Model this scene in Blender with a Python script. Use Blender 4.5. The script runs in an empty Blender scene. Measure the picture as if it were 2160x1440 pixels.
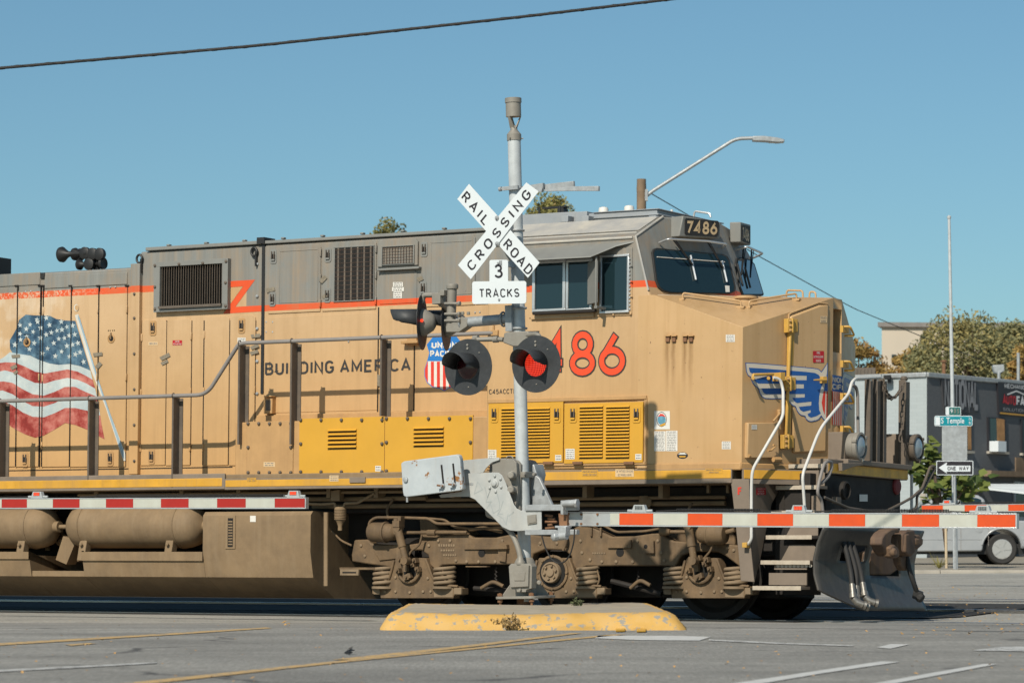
import bpy, bmesh, math, random
from mathutils import Vector as V, Matrix, noise as mnoise
from mathutils.geometry import tessellate_polygon
random.seed(7)
sc = bpy.context.scene
col = sc.collection
R = math.radians
# ---------------------------------------------------------------- camera, sky, sun, exposure
F, CX, HY, CAMZ = 6814.0, 1080.0, 1160.0, 0.76      # focal length and horizon of the 2160 px wide photograph
cd = bpy.data.cameras.new('camera'); cam = bpy.data.objects.new('camera', cd); col.objects.link(cam)
cam.location = (0, 0, CAMZ); cam.rotation_euler = (R(90), 0, 0)
cd.lens = 36*F/2160; cd.sensor_width = 36; cd.shift_y = (HY-720)/2160
cd.clip_start = .1; cd.clip_end = 3000
cd.dof.use_dof = True; cd.dof.focus_distance = 37.5; cd.dof.aperture_fstop = 4.8
sc.camera = cam
SUN_EL, SUN_AZ = 40.2, 205.6                         # direction the light comes from, clockwise from +Y
w = bpy.data.worlds.new('World'); sc.world = w; w.use_nodes = True
nt = w.node_tree; nt.nodes.clear()
sky = nt.nodes.new('ShaderNodeTexSky'); sky.sky_type = 'NISHITA'; sky.sun_disc = False
sky.sun_elevation = R(SUN_EL); sky.sun_rotation = R(SUN_AZ)
sky.altitude = 1500; sky.air_density = 1.0; sky.dust_density = 3; sky.ozone_density = 4
hs = nt.nodes.new('ShaderNodeVectorMath'); hs.operation = 'MULTIPLY'; hs.inputs[1].default_value = (.78, .97, .88)
bg = nt.nodes.new('ShaderNodeBackground'); bg.inputs['Strength'].default_value = .100
wo = nt.nodes.new('ShaderNodeOutputWorld')
nt.links.new(sky.outputs[0], hs.inputs[0]); nt.links.new(hs.outputs[0], bg.inputs[0]); nt.links.new(bg.outputs[0], wo.inputs[0])
sd = bpy.data.lights.new('sun', 'SUN'); sun = bpy.data.objects.new('sun', sd); col.objects.link(sun)
sd.energy = 5.0; sd.angle = R(.53); sd.color = (1, .925, .80)
sdir = V((math.sin(R(SUN_AZ))*math.cos(R(SUN_EL)), math.cos(R(SUN_AZ))*math.cos(R(SUN_EL)), math.sin(R(SUN_EL))))
sun.rotation_euler = sdir.to_track_quat('Z', 'Y').to_euler(); sun.location = sdir*60
sc.view_settings.view_transform = 'Standard'; sc.view_settings.look = 'None'
sc.view_settings.exposure = 0; sc.view_settings.gamma = 1

# ---------------------------------------------------------------- frames: where a sight line of the photograph meets a plane of a thing
CAM = V((0, 0, CAMZ))
def ray(px, py): return V(((px-CX)/F, 1, (HY-py)/F))
def at(px, py, d): return CAM+ray(px, py)*d
class Frame:
    def __init__(s, o, ax, ay, az):
        s.o = V(o); s.m = Matrix((ax, ay, az)); s.mi = s.m.transposed()
        s.mat = Matrix.Translation(s.o) @ s.mi.to_4x4()
    def loc(s, p): return s.m @ (V(p)-s.o)
    def pl(s, px, py, axis, val):
        o = s.loc(CAM); d = s.m @ ray(px, py)
        return o+d*((val-o[axis])/d[axis])
    def on(s, px, py, ly): return s.pl(px, py, 1, ly)
    def onx(s, px, py, lx): return s.pl(px, py, 0, lx)
    def onp(s, px, py, p0, n):
        o = s.loc(CAM); d = s.m @ ray(px, py)
        return o+d*((V(p0)-o).dot(n)/d.dot(n))
th, ph = R(31), R(1.0)
AX = V((math.cos(th), -math.sin(th), 0)); AY0 = V((math.sin(th), math.cos(th), 0)); UP = V((0, 0, 1))
LO = Frame((2.596, 39.61, -.08), AX, AY0*math.cos(ph)-UP*math.sin(ph), UP*math.cos(ph)+AY0*math.sin(ph))
t2 = R(32)
SO = at(1109, 1272, 35.0)
sz_ = V((-.025, 0, 1)).normalized(); sx_ = V((math.cos(t2), -math.sin(t2), 0)); sx_ = (sx_-sz_*sx_.dot(sz_)).normalized(); sy_ = sz_.cross(sx_)
SG = Frame(SO, sx_, sy_, sz_)

# ---------------------------------------------------------------- mesh helpers
SINGLE = {'hood_bolts': 'bolt', 'frame_bolts': 'bolt', 'sign_bolts': 'bolt', 'arm_bolts': 'bolt', 'anchor_bolts': 'anchor_bolt', 'tape_patches': 'tape_patch', 'lifting_eyes': 'lifting_eye', 'drain_spouts': 'drain_spout',
          'antenna_domes': 'antenna_dome', 'roof_antennas': 'roof_antenna', 'far_grab_irons': 'grab_iron', 'nose_handrails': 'nose_handrail', 'brake_rigging': 'brake_rod', 'spring_seats': 'spring_seat', 'flap_hinges': 'flap_hinge',
          'bogie_casting_ribs': 'casting_rib', 'reservoir_brackets': 'reservoir_bracket', 'sand_pipes': 'sand_pipe', 'sign_brackets': 'sign_bracket', 'conduits': 'conduit', 'step_plates': 'step_side_plate', 'frame_clips': 'frame_clip',
          'hinges': 'door_hinge', 'pipes': 'brake_pipe', 'flap_handles': 'flap_handle', 'reflector_tabs': 'reflector_tab', 'arm_clamps': 'arm_clamp', 'rail_brackets': 'handrail_bracket', 'bolsters': 'bogie_bolster', 'crossarms': 'light_crossarm', 'valves': 'brake_valve', 'small_pipes': 'brake_pipe', 'frame_studs': 'bolt', 'duct_ribs': 'duct_rib', 'flangeways': 'flangeway'}
class MB:
    def __init__(s): s.v = []; s.f = []; s.mi = []; s.seg = []
    def add(s, vs, fs, mi=0):
        b = len(s.v); s.seg.append((b, b+len(vs), len(s.f), len(s.f)+len(fs))); s.v += [V(p) for p in vs]; s.f += [tuple(b+i for i in f) for f in fs]; s.mi += [mi]*len(fs); return s
    def box(s, x0, x1, y0, y1, z0, z1, mi=0):
        vs = [(x, y, z) for x in (x0, x1) for y in (y0, y1) for z in (z0, z1)]
        return s.add(vs, [(0, 1, 3, 2), (4, 6, 7, 5), (0, 4, 5, 1), (2, 3, 7, 6), (0, 2, 6, 4), (1, 5, 7, 3)], mi)
    def obox(s, c, u, v, n, mi=0):                      # centre and three half-axes
        c, u, v, n = V(c), V(u), V(v), V(n)
        vs = [c+u*a+v*b+n*d for a in (-1, 1) for b in (-1, 1) for d in (-1, 1)]
        return s.add(vs, [(0, 1, 3, 2), (4, 6, 7, 5), (0, 4, 5, 1), (2, 3, 7, 6), (0, 2, 6, 4), (1, 5, 7, 3)], mi)
    def prism(s, poly, off, mi=0):
        n = len(poly); off = V(off); a = [V(p) for p in poly]; vs = a+[p+off for p in a]
        fs = [tuple(range(n)), tuple(range(2*n-1, n-1, -1))]+[(i, i+n, (i+1) % n+n, (i+1) % n) for i in range(n)]
        return s.add(vs, fs, mi)
    def poly(s, poly, mi=0): return s.add(poly, [tuple(range(len(poly)))], mi)
    def tess(s, poly, mi=0):
        tr = tessellate_polygon([[V(p) for p in poly]]); return s.add(poly, [tuple(t) for t in tr], mi)
    def tube(s, pts, r, n=10, mi=0, rs=None):
        pts = [V(p) for p in pts]; m = len(pts); vs = []; fs = []
        t0 = (pts[1]-pts[0]).normalized(); up = V((0, 0, 1)) if abs(t0.z) < .9 else V((1, 0, 0))
        u = t0.cross(up).normalized()
        for i, p in enumerate(pts):
            t = (pts[min(i+1, m-1)]-pts[max(i-1, 0)])
            if t.length < 1e-9: t = t0
            t.normalize(); u = (u-t*u.dot(t)).normalized(); b = t.cross(u); rr = rs[i] if rs else r
            vs += [p+(u*math.cos(2*math.pi*k/n)+b*math.sin(2*math.pi*k/n))*rr for k in range(n)]
        for i in range(m-1):
            fs += [(i*n+k, i*n+(k+1) % n, (i+1)*n+(k+1) % n, (i+1)*n+k) for k in range(n)]
        fs += [tuple(range(n-1, -1, -1)), tuple((m-1)*n+k for k in range(n))]
        return s.add(vs, fs, mi)
    def cyl(s, p0, p1, r0, r1=None, n=16, mi=0): return s.tube([p0, p1], r0, n, mi, [r0, r0 if r1 is None else r1])
    def lathe(s, prof, o, axis, n=24, mi=0):            # profile of (radius, distance along axis)
        o, a = V(o), V(axis).normalized(); u = a.orthogonal().normalized(); b = a.cross(u); vs = []; fs = []; m = len(prof)
        for r, h in prof: vs += [o+a*h+(u*math.cos(2*math.pi*k/n)+b*math.sin(2*math.pi*k/n))*max(r, 1e-4) for k in range(n)]
        for i in range(m-1): fs += [(i*n+k, i*n+(k+1) % n, (i+1)*n+(k+1) % n, (i+1)*n+k) for k in range(n)]
        fs += [tuple(range(n-1, -1, -1)), tuple((m-1)*n+k for k in range(n))]
        return s.add(vs, fs, mi)
    def pieces(s):                                      # shapes that do not touch one another, each as a builder of its own
        bb = []
        for a, b, c, d in s.seg:
            q = s.v[a:b]; bb.append(([min(p[i] for p in q)-.006 for i in range(3)], [max(p[i] for p in q)+.006 for i in range(3)]))
        g = list(range(len(bb)))
        def root(i):
            while g[i] != i: i = g[i]
            return i
        for i in range(len(bb)):
            for j in range(i):
                if all(bb[i][0][k] <= bb[j][1][k] and bb[j][0][k] <= bb[i][1][k] for k in range(3)): g[root(i)] = root(j)
        out = {}
        for i, (a, b, c, d) in enumerate(s.seg):
            m = out.setdefault(root(i), MB()); m.add(s.v[a:b], [tuple(x-a for x in f) for f in s.f[c:d]]); m.mi[len(m.mi)-(d-c):] = s.mi[c:d]
        return list(out.values())
    def build(s, name, mats, parent=None, bevel=0, smooth=30, mtx=None):
        if name in SINGLE:
            q = s.pieces(); return [m.build(SINGLE[name], mats, parent, bevel, smooth, mtx) for m in q][0]
        me = bpy.data.meshes.new(name); me.from_pydata([tuple(p) for p in s.v], [], s.f)
        for m in (mats if isinstance(mats, (list, tuple)) else [mats]): me.materials.append(m)
        for p, i in zip(me.polygons, s.mi): p.material_index = i
        bm = bmesh.new(); bm.from_mesh(me); bmesh.ops.recalc_face_normals(bm, faces=bm.faces[:]); bm.to_mesh(me); bm.free()
        if smooth:
            for p in me.polygons: p.use_smooth = True
            me.set_sharp_from_angle(angle=R(smooth))
        o = bpy.data.objects.new(name, me); col.objects.link(o)
        if parent: o.parent = parent
        if mtx: o.matrix_world = mtx
        if bevel:
            b = o.modifiers.new('bevel', 'BEVEL'); b.width = bevel; b.segments = 2; b.limit_method = 'ANGLE'; b.angle_limit = R(40); b.harden_normals = False
        return o
def tag(o, label=None, cat=None, group=None, kind=None):
    if label: o['label'] = label
    if cat: o['category'] = cat
    if group: o['group'] = group
    if kind: o['kind'] = kind
    return o
def empty(name, mtx, label, cat, group=None):
    o = bpy.data.objects.new(name, None); o.empty_display_size = .3; col.objects.link(o); o.matrix_world = mtx
    return tag(o, label, cat, group)
def smoothpath(pts, r=.08, n=5):                        # rounds the corners of a bent bar
    pts = [V(p) for p in pts]; out = [pts[0]]
    for a, b, c in zip(pts, pts[1:], pts[2:]):
        d1, d2 = a-b, c-b; k = min(r, d1.length*.45, d2.length*.45); p, q = b+d1.normalized()*k, b+d2.normalized()*k
        for i in range(n+1):
            t = i/n; out.append(p*(1-t)**2+b*2*t*(1-t)+q*t*t)
    return out+[pts[-1]]
def rrect(w, h, r, n=5):
    out = []
    for cx, cy, a0 in ((w/2-r, h/2-r, 0), (-w/2+r, h/2-r, 90), (-w/2+r, -h/2+r, 180), (w/2-r, -h/2+r, 270)):
        out += [(cx+r*math.cos(R(a0+90*i/n)), cy+r*math.sin(R(a0+90*i/n))) for i in range(n+1)]
    return out

# ---------------------------------------------------------------- lettering: a stroke alphabet (cap height 1) and the built-in face
def arc(cx, cy, rx, ry, a0, a1, n=10): return [(cx+rx*math.cos(R(a0+(a1-a0)*i/n)), cy+ry*math.sin(R(a0+(a1-a0)*i/n))) for i in range(n+1)]
W_ = .56
GL = {
 'A': [[(0, 0), (.3, 1), (.6, 0)], [(.1, .3), (.5, .3)]],
 'B': [[(0, 0), (0, 1), (.28, 1)]+arc(.28, .76, .22, .24, 90, -90)+[(.0, .52)], [(.28, .52)]+arc(.28, .26, .26, .26, 90, -90)+[(0, 0)]],
 'C': [arc(.28, .7, .28, .3, 25, 180)+arc(.28, .3, .28, .3, 180, 335)],
 'D': [[(0, 0), (0, 1), (.24, 1)]+arc(.24, .68, .3, .32, 90, 0)+arc(.24, .32, .3, .32, 0, -90)+[(0, 0)]],
 'E': [[(.5, 1), (0, 1), (0, 0), (.5, 0)], [(0, .52), (.42, .52)]],
 'F': [[(.5, 1), (0, 1), (0, 0)], [(0, .5), (.42, .5)]],
 'G': [arc(.28, .7, .28, .3, 25, 180)+arc(.28, .3, .28, .3, 180, 360)+[(.56, .46), (.32, .46)]],
 'H': [[(0, 0), (0, 1)], [(.54, 0), (.54, 1)], [(0, .5), (.54, .5)]],
 'I': [[(.02, 0), (.02, 1)]],
 'J': [[(.42, 1), (.42, .22)]+arc(.21, .22, .21, .22, 0, -180)],
 'K': [[(0, 0), (0, 1)], [(.52, 1), (.02, .42)], [(.18, .58), (.54, 0)]],
 'L': [[(0, 1), (0, 0), (.48, 0)]],
 'M': [[(0, 0), (0, 1), (.34, .2), (.68, 1), (.68, 0)]],
 'N': [[(0, 0), (0, 1), (.54, 0), (.54, 1)]],
 'O': [arc(.29, .68, .29, .32, 0, 180)+arc(.29, .32, .29, .32, 180, 360)+[(.58, .68)]],
 'P': [[(0, 0), (0, 1), (.28, 1)]+arc(.28, .73, .25, .27, 90, -90)+[(0, .46)]],
 'R': [[(0, 0), (0, 1), (.28, 1)]+arc(.28, .74, .24, .26, 90, -90)+[(0, .48)], [(.26, .48), (.54, 0)]],
 'S': [arc(.27, .745, .25, .255, 25, 270)+arc(.27, .255, .27, .235, 90, -155)],
 'T': [[(0, 1), (.56, 1)], [(.28, 1), (.28, 0)]],
 'U': [[(0, 1), (0, .28)]+arc(.27, .28, .27, .28, 180, 360)+[(.54, 1)]],
 'V': [[(0, 1), (.3, 0), (.6, 1)]],
 'W': [[(0, 1), (.2, 0), (.42, .9), (.64, 0), (.84, 1)]],
 'Y': [[(0, 1), (.29, .45), (.58, 1)], [(.29, .45), (.29, 0)]],
 '3': [[(.02, .84)]+arc(.26, .76, .22, .24, 150, -80)+[(.2, .53)], [(.24, .53)]+arc(.26, .265, .27, .265, 85, -155)],
 '4': [[(.44, 0), (.44, 1), (0, .27), (.58, .27)]],
 '5': [[(.48, 1), (.08, 1), (.04, .56)]+arc(.26, .31, .27, .31, 115, -150)],
 '6': [[(.40, 1), (.05, .42)], arc(.29, .29, .29, .29, 90, 450, 24)],
 '7': [[(0, 1), (.54, 1), (.18, 0)]],
 '8': [arc(.28, .745, .22, .255, -90, 270, 18), arc(.28, .245, .28, .245, 90, 450, 18)],
 '9': [[(.14, 0), (.52, .55)]+arc(.29, .71, .29, .29, -20, 340, 20)],
 '0': [arc(.29, .68, .29, .32, 0, 180)+arc(.29, .32, .29, .32, 180, 360)+[(.58, .68)]],
}
def stroke(mb, pts, wd, fn, mi=0, k=0):
    n = len(pts); P = [V((a, b, 0)) for a, b in pts]; closed = (P[0]-P[-1]).length < 1e-3
    Lp, Rp = [], []
    for i in range(n):
        a = P[i-1] if i > 0 else (P[-2] if closed else None); b = P[i+1] if i < n-1 else (P[1] if closed else None)
        d1 = (P[i]-a).normalized() if a is not None else None; d2 = (b-P[i]).normalized() if b is not None else None
        d1 = d1 or d2; d2 = d2 or d1
        n1, n2 = V((-d1.y, d1.x, 0)), V((-d2.y, d2.x, 0)); m = n1+n2
        m = n1 if m.length < .05 else m.normalized(); q = m*(wd/2/max(.42, m.dot(n1)))
        Lp.append(P[i]+q); Rp.append(P[i]-q)
    vs = [fn(p.x, p.y, k) for p in Lp]+[fn(p.x, p.y, k) for p in Rp]
    mb.add(vs, [(i, i+1, n+i+1, n+i) for i in range(n-1)], mi)
def text_width(s, gap): return sum(((max(x for st in GL[c] for x, y in st) if c != ' ' else .34)+gap) for c in s)-gap
def stroketext(mb, s, p0, p1, up, nrm, wd=.15, gap=.26, mi=0, sep=.0006, hgt=None):
    """letters standing on the baseline p0-p1, 'up' a vector of the cap height"""
    p0, p1, up, nrm = V(p0), V(p1), V(up), V(nrm); tw = text_width(s, gap); u = (p1-p0)/tw; x = 0; k = 0
    for c in s:
        if c == ' ': x += .34+gap; continue
        for st in GL[c]:
            k += 1
            stroke(mb, [(x+a, wd/2*.9+b*(1-wd*.9)) for a, b in st], wd, lambda a, b, kk: p0+u*a+up*b+nrm*(sep*(kk % 5)), mi, k)
        x += max(a for st in GL[c] for a, b in st)+gap
def facetext(mb, s, p0, p1, up, nrm, mi=0, bold=.0):
    """the built-in typeface fitted to the baseline p0-p1"""
    cu = bpy.data.curves.new('t', 'FONT'); cu.body = s; cu.offset = bold; cu.resolution_u = 3
    o = bpy.data.objects.new('t', cu); col.objects.link(o); dg = bpy.context.evaluated_depsgraph_get(); me = bpy.data.meshes.new_from_object(o.evaluated_get(dg))
    xs = [v.co.x for v in me.vertices]; ys = [v.co.y for v in me.vertices]; x0, x1, y1 = min(xs), max(xs), max(ys)
    p0, p1, up = V(p0), V(p1), V(up)
    mb.add([p0+(p1-p0)*((v.co.x-x0)/(x1-x0))+up*(v.co.y/y1)+V(nrm)*.0005 for v in me.vertices], [tuple(p.vertices) for p in me.polygons], mi)
    bpy.data.objects.remove(o); bpy.data.curves.remove(cu); bpy.data.meshes.remove(me)

# ---------------------------------------------------------------- materials
def N(nt, t, **k):
    n = nt.nodes.new('ShaderNode'+t)
    for a, b in k.items(): setattr(n, a, b)
    return n
def mth(nt, op, a, b=None, clamp=False):
    n = N(nt, 'Math', operation=op, use_clamp=clamp)
    for i, x in enumerate((a, b)):
        if x is None: continue
        if isinstance(x, (int, float)): n.inputs[i].default_value = x
        else: nt.links.new(x, n.inputs[i])
    return n.outputs[0]
def mixc(nt, f, a, b):
    n = N(nt, 'Mix', data_type='RGBA')
    for i, x in ((0, f), (6, a), (7, b)):
        if isinstance(x, (int, float)): n.inputs[i].default_value = x
        elif isinstance(x, tuple): n.inputs[i].default_value = (*x, 1)
        else: nt.links.new(x, n.inputs[i])
    return n.outputs[2]
def noi(nt, vec, scale, detail=5, rough=.6, mp=None):
    if mp:
        m = N(nt, 'Mapping'); m.inputs['Scale'].default_value = mp; nt.links.new(vec, m.inputs[0]); vec = m.outputs[0]
    n = N(nt, 'TexNoise'); n.inputs['Scale'].default_value = scale; n.inputs['Detail'].default_value = detail; n.inputs['Roughness'].default_value = rough
    nt.links.new(vec, n.inputs['Vector']); return n.outputs[0]
def stp(nt, v, lo, hi):
    n = N(nt, 'MapRange'); n.inputs[1].default_value = lo; n.inputs[2].default_value = hi
    nt.links.new(v, n.inputs[0]); return n.outputs[0]
def mat(name, c, rough=.55, metal=0, var=.18, vs=2.2, dirt=None, da=.3, ds=1.5, streak=0, sc_=None, bump=0, bs=40, spec=.4, chips=None, ca=.64, cs=9, base=None):
    m = bpy.data.materials.new(name); m.use_nodes = True; nt = m.node_tree; b = nt.nodes['Principled BSDF']
    tc = N(nt, 'TexCoord').outputs['Object']
    cc = base(nt, tc) if base else tuple(c)
    if var:
        f = stp(nt, noi(nt, tc, vs), .3, .7)
        lo = mixc(nt, 1, cc, cc) if not isinstance(cc, tuple) else None
        if isinstance(cc, tuple): cc = mixc(nt, f, tuple(x*(1-var) for x in cc), tuple(min(1, x*(1+var*.7)) for x in cc))
        else:
            h = N(nt, 'HueSaturation'); nt.links.new(cc, h.inputs['Color']); nt.links.new(mth(nt, 'ADD', mth(nt, 'MULTIPLY', f, var*1.7), 1-var), h.inputs['Value']); cc = h.outputs[0]
    if dirt:
        f = mth(nt, 'MULTIPLY', stp(nt, noi(nt, tc, ds, 8, .7), .42, .75), da); cc = mixc(nt, f, cc, tuple(dirt))
    if streak:
        f = mth(nt, 'MULTIPLY', stp(nt, noi(nt, tc, 1, 6, .7, (9, 9, .45)), .48, .78), streak); cc = mixc(nt, f, cc, tuple(sc_ or dirt))
    if chips:
        f = stp(nt, noi(nt, tc, cs, 6, .65), ca, ca+.03); cc = mixc(nt, f, cc, tuple(chips))
    if isinstance(cc, tuple): b.inputs['Base Color'].default_value = (*cc, 1)
    else: nt.links.new(cc, b.inputs['Base Color'])
    b.inputs['Metallic'].default_value = metal; b.inputs['Specular IOR Level'].default_value = spec
    if var:
        nt.links.new(mth(nt, 'ADD', mth(nt, 'MULTIPLY', noi(nt, tc, vs*4), .25), rough-.12), b.inputs['Roughness'])
    else: b.inputs['Roughness'].default_value = rough
    if bump:
        bp = N(nt, 'Bump'); bp.inputs['Strength'].default_value = bump; bp.inputs['Distance'].default_value = .01
        nt.links.new(noi(nt, tc, bs), bp.inputs['Height']); nt.links.new(bp.outputs[0], b.inputs['Normal'])
    return m
def emis(name, c, s):
    m = bpy.data.materials.new(name); m.use_nodes = True; b = m.node_tree.nodes['Principled BSDF']
    b.inputs['Base Color'].default_value = (*[x*.4 for x in c], 1); b.inputs['Emission Color'].default_value = (*c, 1); b.inputs['Emission Strength'].default_value = s; b.inputs['Roughness'].default_value = .3
    return m
def glass(name, c, rough=.04, spec=.5):
    m = mat(name, c, rough, var=0, spec=spec); return m
BUFF = (.49, .315, .157); GREY = (.198, .200, .186); ORNG = (.62, .075, .018); DUST = (.30, .20, .11)
JX = LO.on(520, 620, -.8).x
ZA1, ZA0 = LO.on(264, 605, -.8).z, LO.on(264, 618.5, -.8).z
ZB1, ZB0 = LO.on(700, 637, -.8).z, LO.on(700, 650, -.8).z
def livery(nt, tc):                                     # grey over an orange line over buff; the line drops one step at the radiator section
    sp = N(nt, 'SeparateXYZ'); nt.links.new(tc, sp.inputs[0]); x, z = sp.outputs[0], sp.outputs[2]
    back = mth(nt, 'LESS_THAN', x, JX)
    def sel(a, b): return mth(nt, 'ADD', mth(nt, 'MULTIPLY', back, a-b), b)
    n1 = noi(nt, tc, 1.1, 4, .5)
    fade = stp(nt, noi(nt, tc, 2.2, 6, .62), .47, .60)
    rear = stp(nt, x, -8.9, -9.9)
    c = mixc(nt, stp(nt, n1, .3, .7), tuple(v*.94 for v in BUFF), BUFF)
    c = mixc(nt, mth(nt, 'MULTIPLY', stp(nt, z, 3.2, 4.1), .45), c, (.52, .37, .23)); c = mixc(nt, mth(nt, 'MULTIPLY', stp(nt, z, 3.3, 1.8), .5), c, (.50, .27, .085))     # low panels browner with road film
    hi = mth(nt, 'MULTIPLY', mth(nt, 'MULTIPLY', fade, rear), stp(nt, z, 3.2, 3.7))
    c = mixc(nt, mth(nt, 'MULTIPLY', hi, .6), c, (.66, .55, .42))
    o = mixc(nt, mth(nt, 'MULTIPLY', mth(nt, 'MULTIPLY', stp(nt, noi(nt, tc, 30, 3), .52, .56), rear), .8), ORNG, (.6, .42, .3))
    g = mixc(nt, stp(nt, noi(nt, tc, 1, 6, .7, (14, 14, .5)), .35, .7), tuple(v*.88 for v in GREY), tuple(v*1.1 for v in GREY))
    c = mixc(nt, mth(nt, 'GREATER_THAN', z, sel(ZA0, ZB0)), c, o)
    return mixc(nt, mth(nt, 'GREATER_THAN', z, sel(ZA1, ZB1)), c, g)
SP = [(LO.on(px, 720, -1.554).x, LO.on(px, 716, -1.554).z) for px in (1407.5, 1420.5, 1444, 1456.5)]
def nosecoat(nt, tc):                                   # buff with rust runs below the four drain spouts and pitted rust along the top edge
    sp = N(nt, 'SeparateXYZ'); nt.links.new(tc, sp.inputs[0]); x, y, z = sp.outputs; tot = 0
    wob = mth(nt, 'MULTIPLY', mth(nt, 'SUBTRACT', noi(nt, tc, 5), .5), .05)
    for sx, sz in SP:
        d = mth(nt, 'ABSOLUTE', mth(nt, 'ADD', mth(nt, 'SUBTRACT', x, sx), wob)); a = stp(nt, d, .045, .005); b = mth(nt, 'MULTIPLY', stp(nt, z, sz-.75, sz-.05), stp(nt, z, sz+.10, sz)); m = mth(nt, 'MULTIPLY', a, b); tot = mth(nt, 'MAXIMUM', m, tot)
    tot = mth(nt, 'MULTIPLY', mth(nt, 'MULTIPLY', tot, mth(nt, 'LESS_THAN', y, -1.5)), mth(nt, 'ADD', mth(nt, 'MULTIPLY', noi(nt, tc, 1, 5, .7, (60, 60, 2)), 1.3), .1), True)
    c = mixc(nt, tot, BUFF, (.20, .105, .035))
    pit = noi(nt, tc, 1, 3, .6, (42, 42, 16)); c = mixc(nt, mth(nt, 'MULTIPLY', stp(nt, pit, .71, .735), .85), c, (.09, .05, .03))
    low = mth(nt, 'MULTIPLY', stp(nt, z, 3.1, 1.75), stp(nt, noi(nt, tc, 1.4, 6, .65), .3, .7)); return mixc(nt, mth(nt, 'MULTIPLY', low, .5), c, (.44, .245, .085))
M = {}
M['nosebuff'] = mat('rust_run_buff_paint', BUFF, .42, var=.07, vs=1.2, dirt=(.42, .27, .12), da=.35, ds=1.8, streak=.5, sc_=(.37, .22, .085), base=nosecoat, bump=.05, bs=60)
M['hood'] = mat('weathered_livery_paint', BUFF, .5, var=.06, vs=.9, dirt=(.34, .20, .085), da=.32, ds=2.2, streak=.45, sc_=(.31, .19, .085), chips=(.12, .08, .05), ca=.715, cs=18, base=livery, bump=.04, bs=30)
M['buff'] = mat('buff_paint', BUFF, .40, var=.08, vs=1.2, dirt=(.40, .23, .09), da=.4, ds=2.0, streak=.45, sc_=(.34, .20, .085), chips=(.09, .06, .04), ca=.705, cs=15, bump=.05, bs=60)
M['buffdirty'] = mat('dusty_buff_paint', (.44, .26, .11), .6, var=.12, dirt=(.30, .17, .07), da=.5, ds=3, streak=.4, sc_=(.26, .15, .07))
M['yellow'] = mat('bright_yellow_paint', (.55, .29, .03), .45, var=.05, dirt=(.42, .24, .04), da=.18, ds=2, streak=.1, sc_=(.4, .22, .05))
M['sillyellow'] = mat('yellow_sill_stripe', (.60, .31, .03), .5, var=.2, vs=6, dirt=(.27, .16, .06), da=.6, ds=3, streak=.5, sc_=(.3, .17, .06))
M['grey'] = mat('grey_paint', GREY, .55, var=.1, dirt=(.10, .09, .08), da=.3, streak=.3, sc_=(.24, .22, .19))
M['roofgrey'] = mat('dusty_grey_roof_paint', (.34, .33, .31), .5, var=.12, dirt=(.52, .47, .38), da=.75, ds=3, bump=.05)
M['hatch'] = mat('blue_grey_hatch_paint', (.25, .27, .29), .5, var=.1, dirt=(.34, .33, .31), da=.5, ds=5, chips=(.16, .08, .05), ca=.66, cs=7)
M['orange'] = mat('orange_red_stripe', ORNG, .5, var=.08)
M['dusty'] = mat('dust_brown_steel', (.215, .146, .080), .75, var=.2, vs=2, dirt=(.11, .075, .045), da=.5, ds=3.5, streak=.45, sc_=(.27, .20, .125), chips=(.33, .27, .20), ca=.745, cs=24, bump=.12, bs=35)
M['bogie'] = mat('grimy_bogie_steel', (.155, .100, .052), .75, var=.3, vs=2.5, dirt=(.045, .033, .024), da=.7, ds=4.2, streak=.35, sc_=(.23, .17, .11), chips=(.30, .25, .19), ca=.71, cs=20, bump=.25, bs=45)
M['nosing'] = mat('worn_step_nosing', (.44, .38, .30), .6, var=.15, vs=9, dirt=(.25, .19, .13), da=.5, ds=14)
M['dustlite'] = mat('pale_dust_steel', (.215, .155, .095), .75, var=.25, vs=4, dirt=(.14, .09, .055), da=.4, ds=6, bump=.1)
M['taupe'] = mat('taupe_step_paint', (.19, .15, .115), .65, var=.15, dirt=(.11, .085, .06), da=.4, ds=4, streak=.3, sc_=(.26, .2, .14))
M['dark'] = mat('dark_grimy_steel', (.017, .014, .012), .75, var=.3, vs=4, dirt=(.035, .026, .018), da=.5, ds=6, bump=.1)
M['black'] = mat('black_paint', (.018, .018, .018), .5, var=.2)
M['void'] = mat('dark_interior', (.012, .011, .010), .9, var=0)
M['rail_grey'] = mat('grey_handrail_paint', (.22, .20, .185), .5, var=.15)
M['post'] = mat('brown_stanchion_paint', (.105, .085, .068), .6, var=.15, dirt=(.2, .15, .1), da=.4, ds=8)
M['white'] = mat('white_handrail_paint', (.56, .55, .52), .4, var=.08, chips=(.06, .04, .03), ca=.69, cs=16)
M['glass'] = glass('dark_tinted_glass', (.010, .024, .030), .03, .6)
M['alu'] = mat('aluminium_frame', (.55, .56, .56), .35, .6, var=.12)
M['steel'] = mat('galvanised_steel', (.36, .38, .39), .5, .3, var=.22, vs=9, dirt=(.22, .22, .21), da=.6, ds=11, streak=.3, sc_=(.45, .45, .44))
M['alloy'] = mat('grey_cast_housing', (.245, .23, .20), .55, .1, var=.14, vs=5, dirt=(.19, .17, .14), da=.5, ds=9, streak=.25, sc_=(.20, .16, .12), bump=.06)
M['plow'] = mat('worn_plow_steel', (.088, .082, .075), .45, .35, var=.25, vs=3, dirt=(.05, .047, .043), da=.7, ds=3, streak=.4, sc_=(.2, .17, .13), chips=(.26, .23, .2), ca=.73, cs=12, bump=.1, bs=25)
M['rust'] = mat('rusty_steel', (.20, .10, .05), .8, var=.3, vs=9, dirt=(.08, .05, .035), da=.5, ds=14, bump=.2)
M['railsteel'] = mat('worn_rail_steel', (.48, .49, .50), .22, .9, var=.15)
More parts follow.
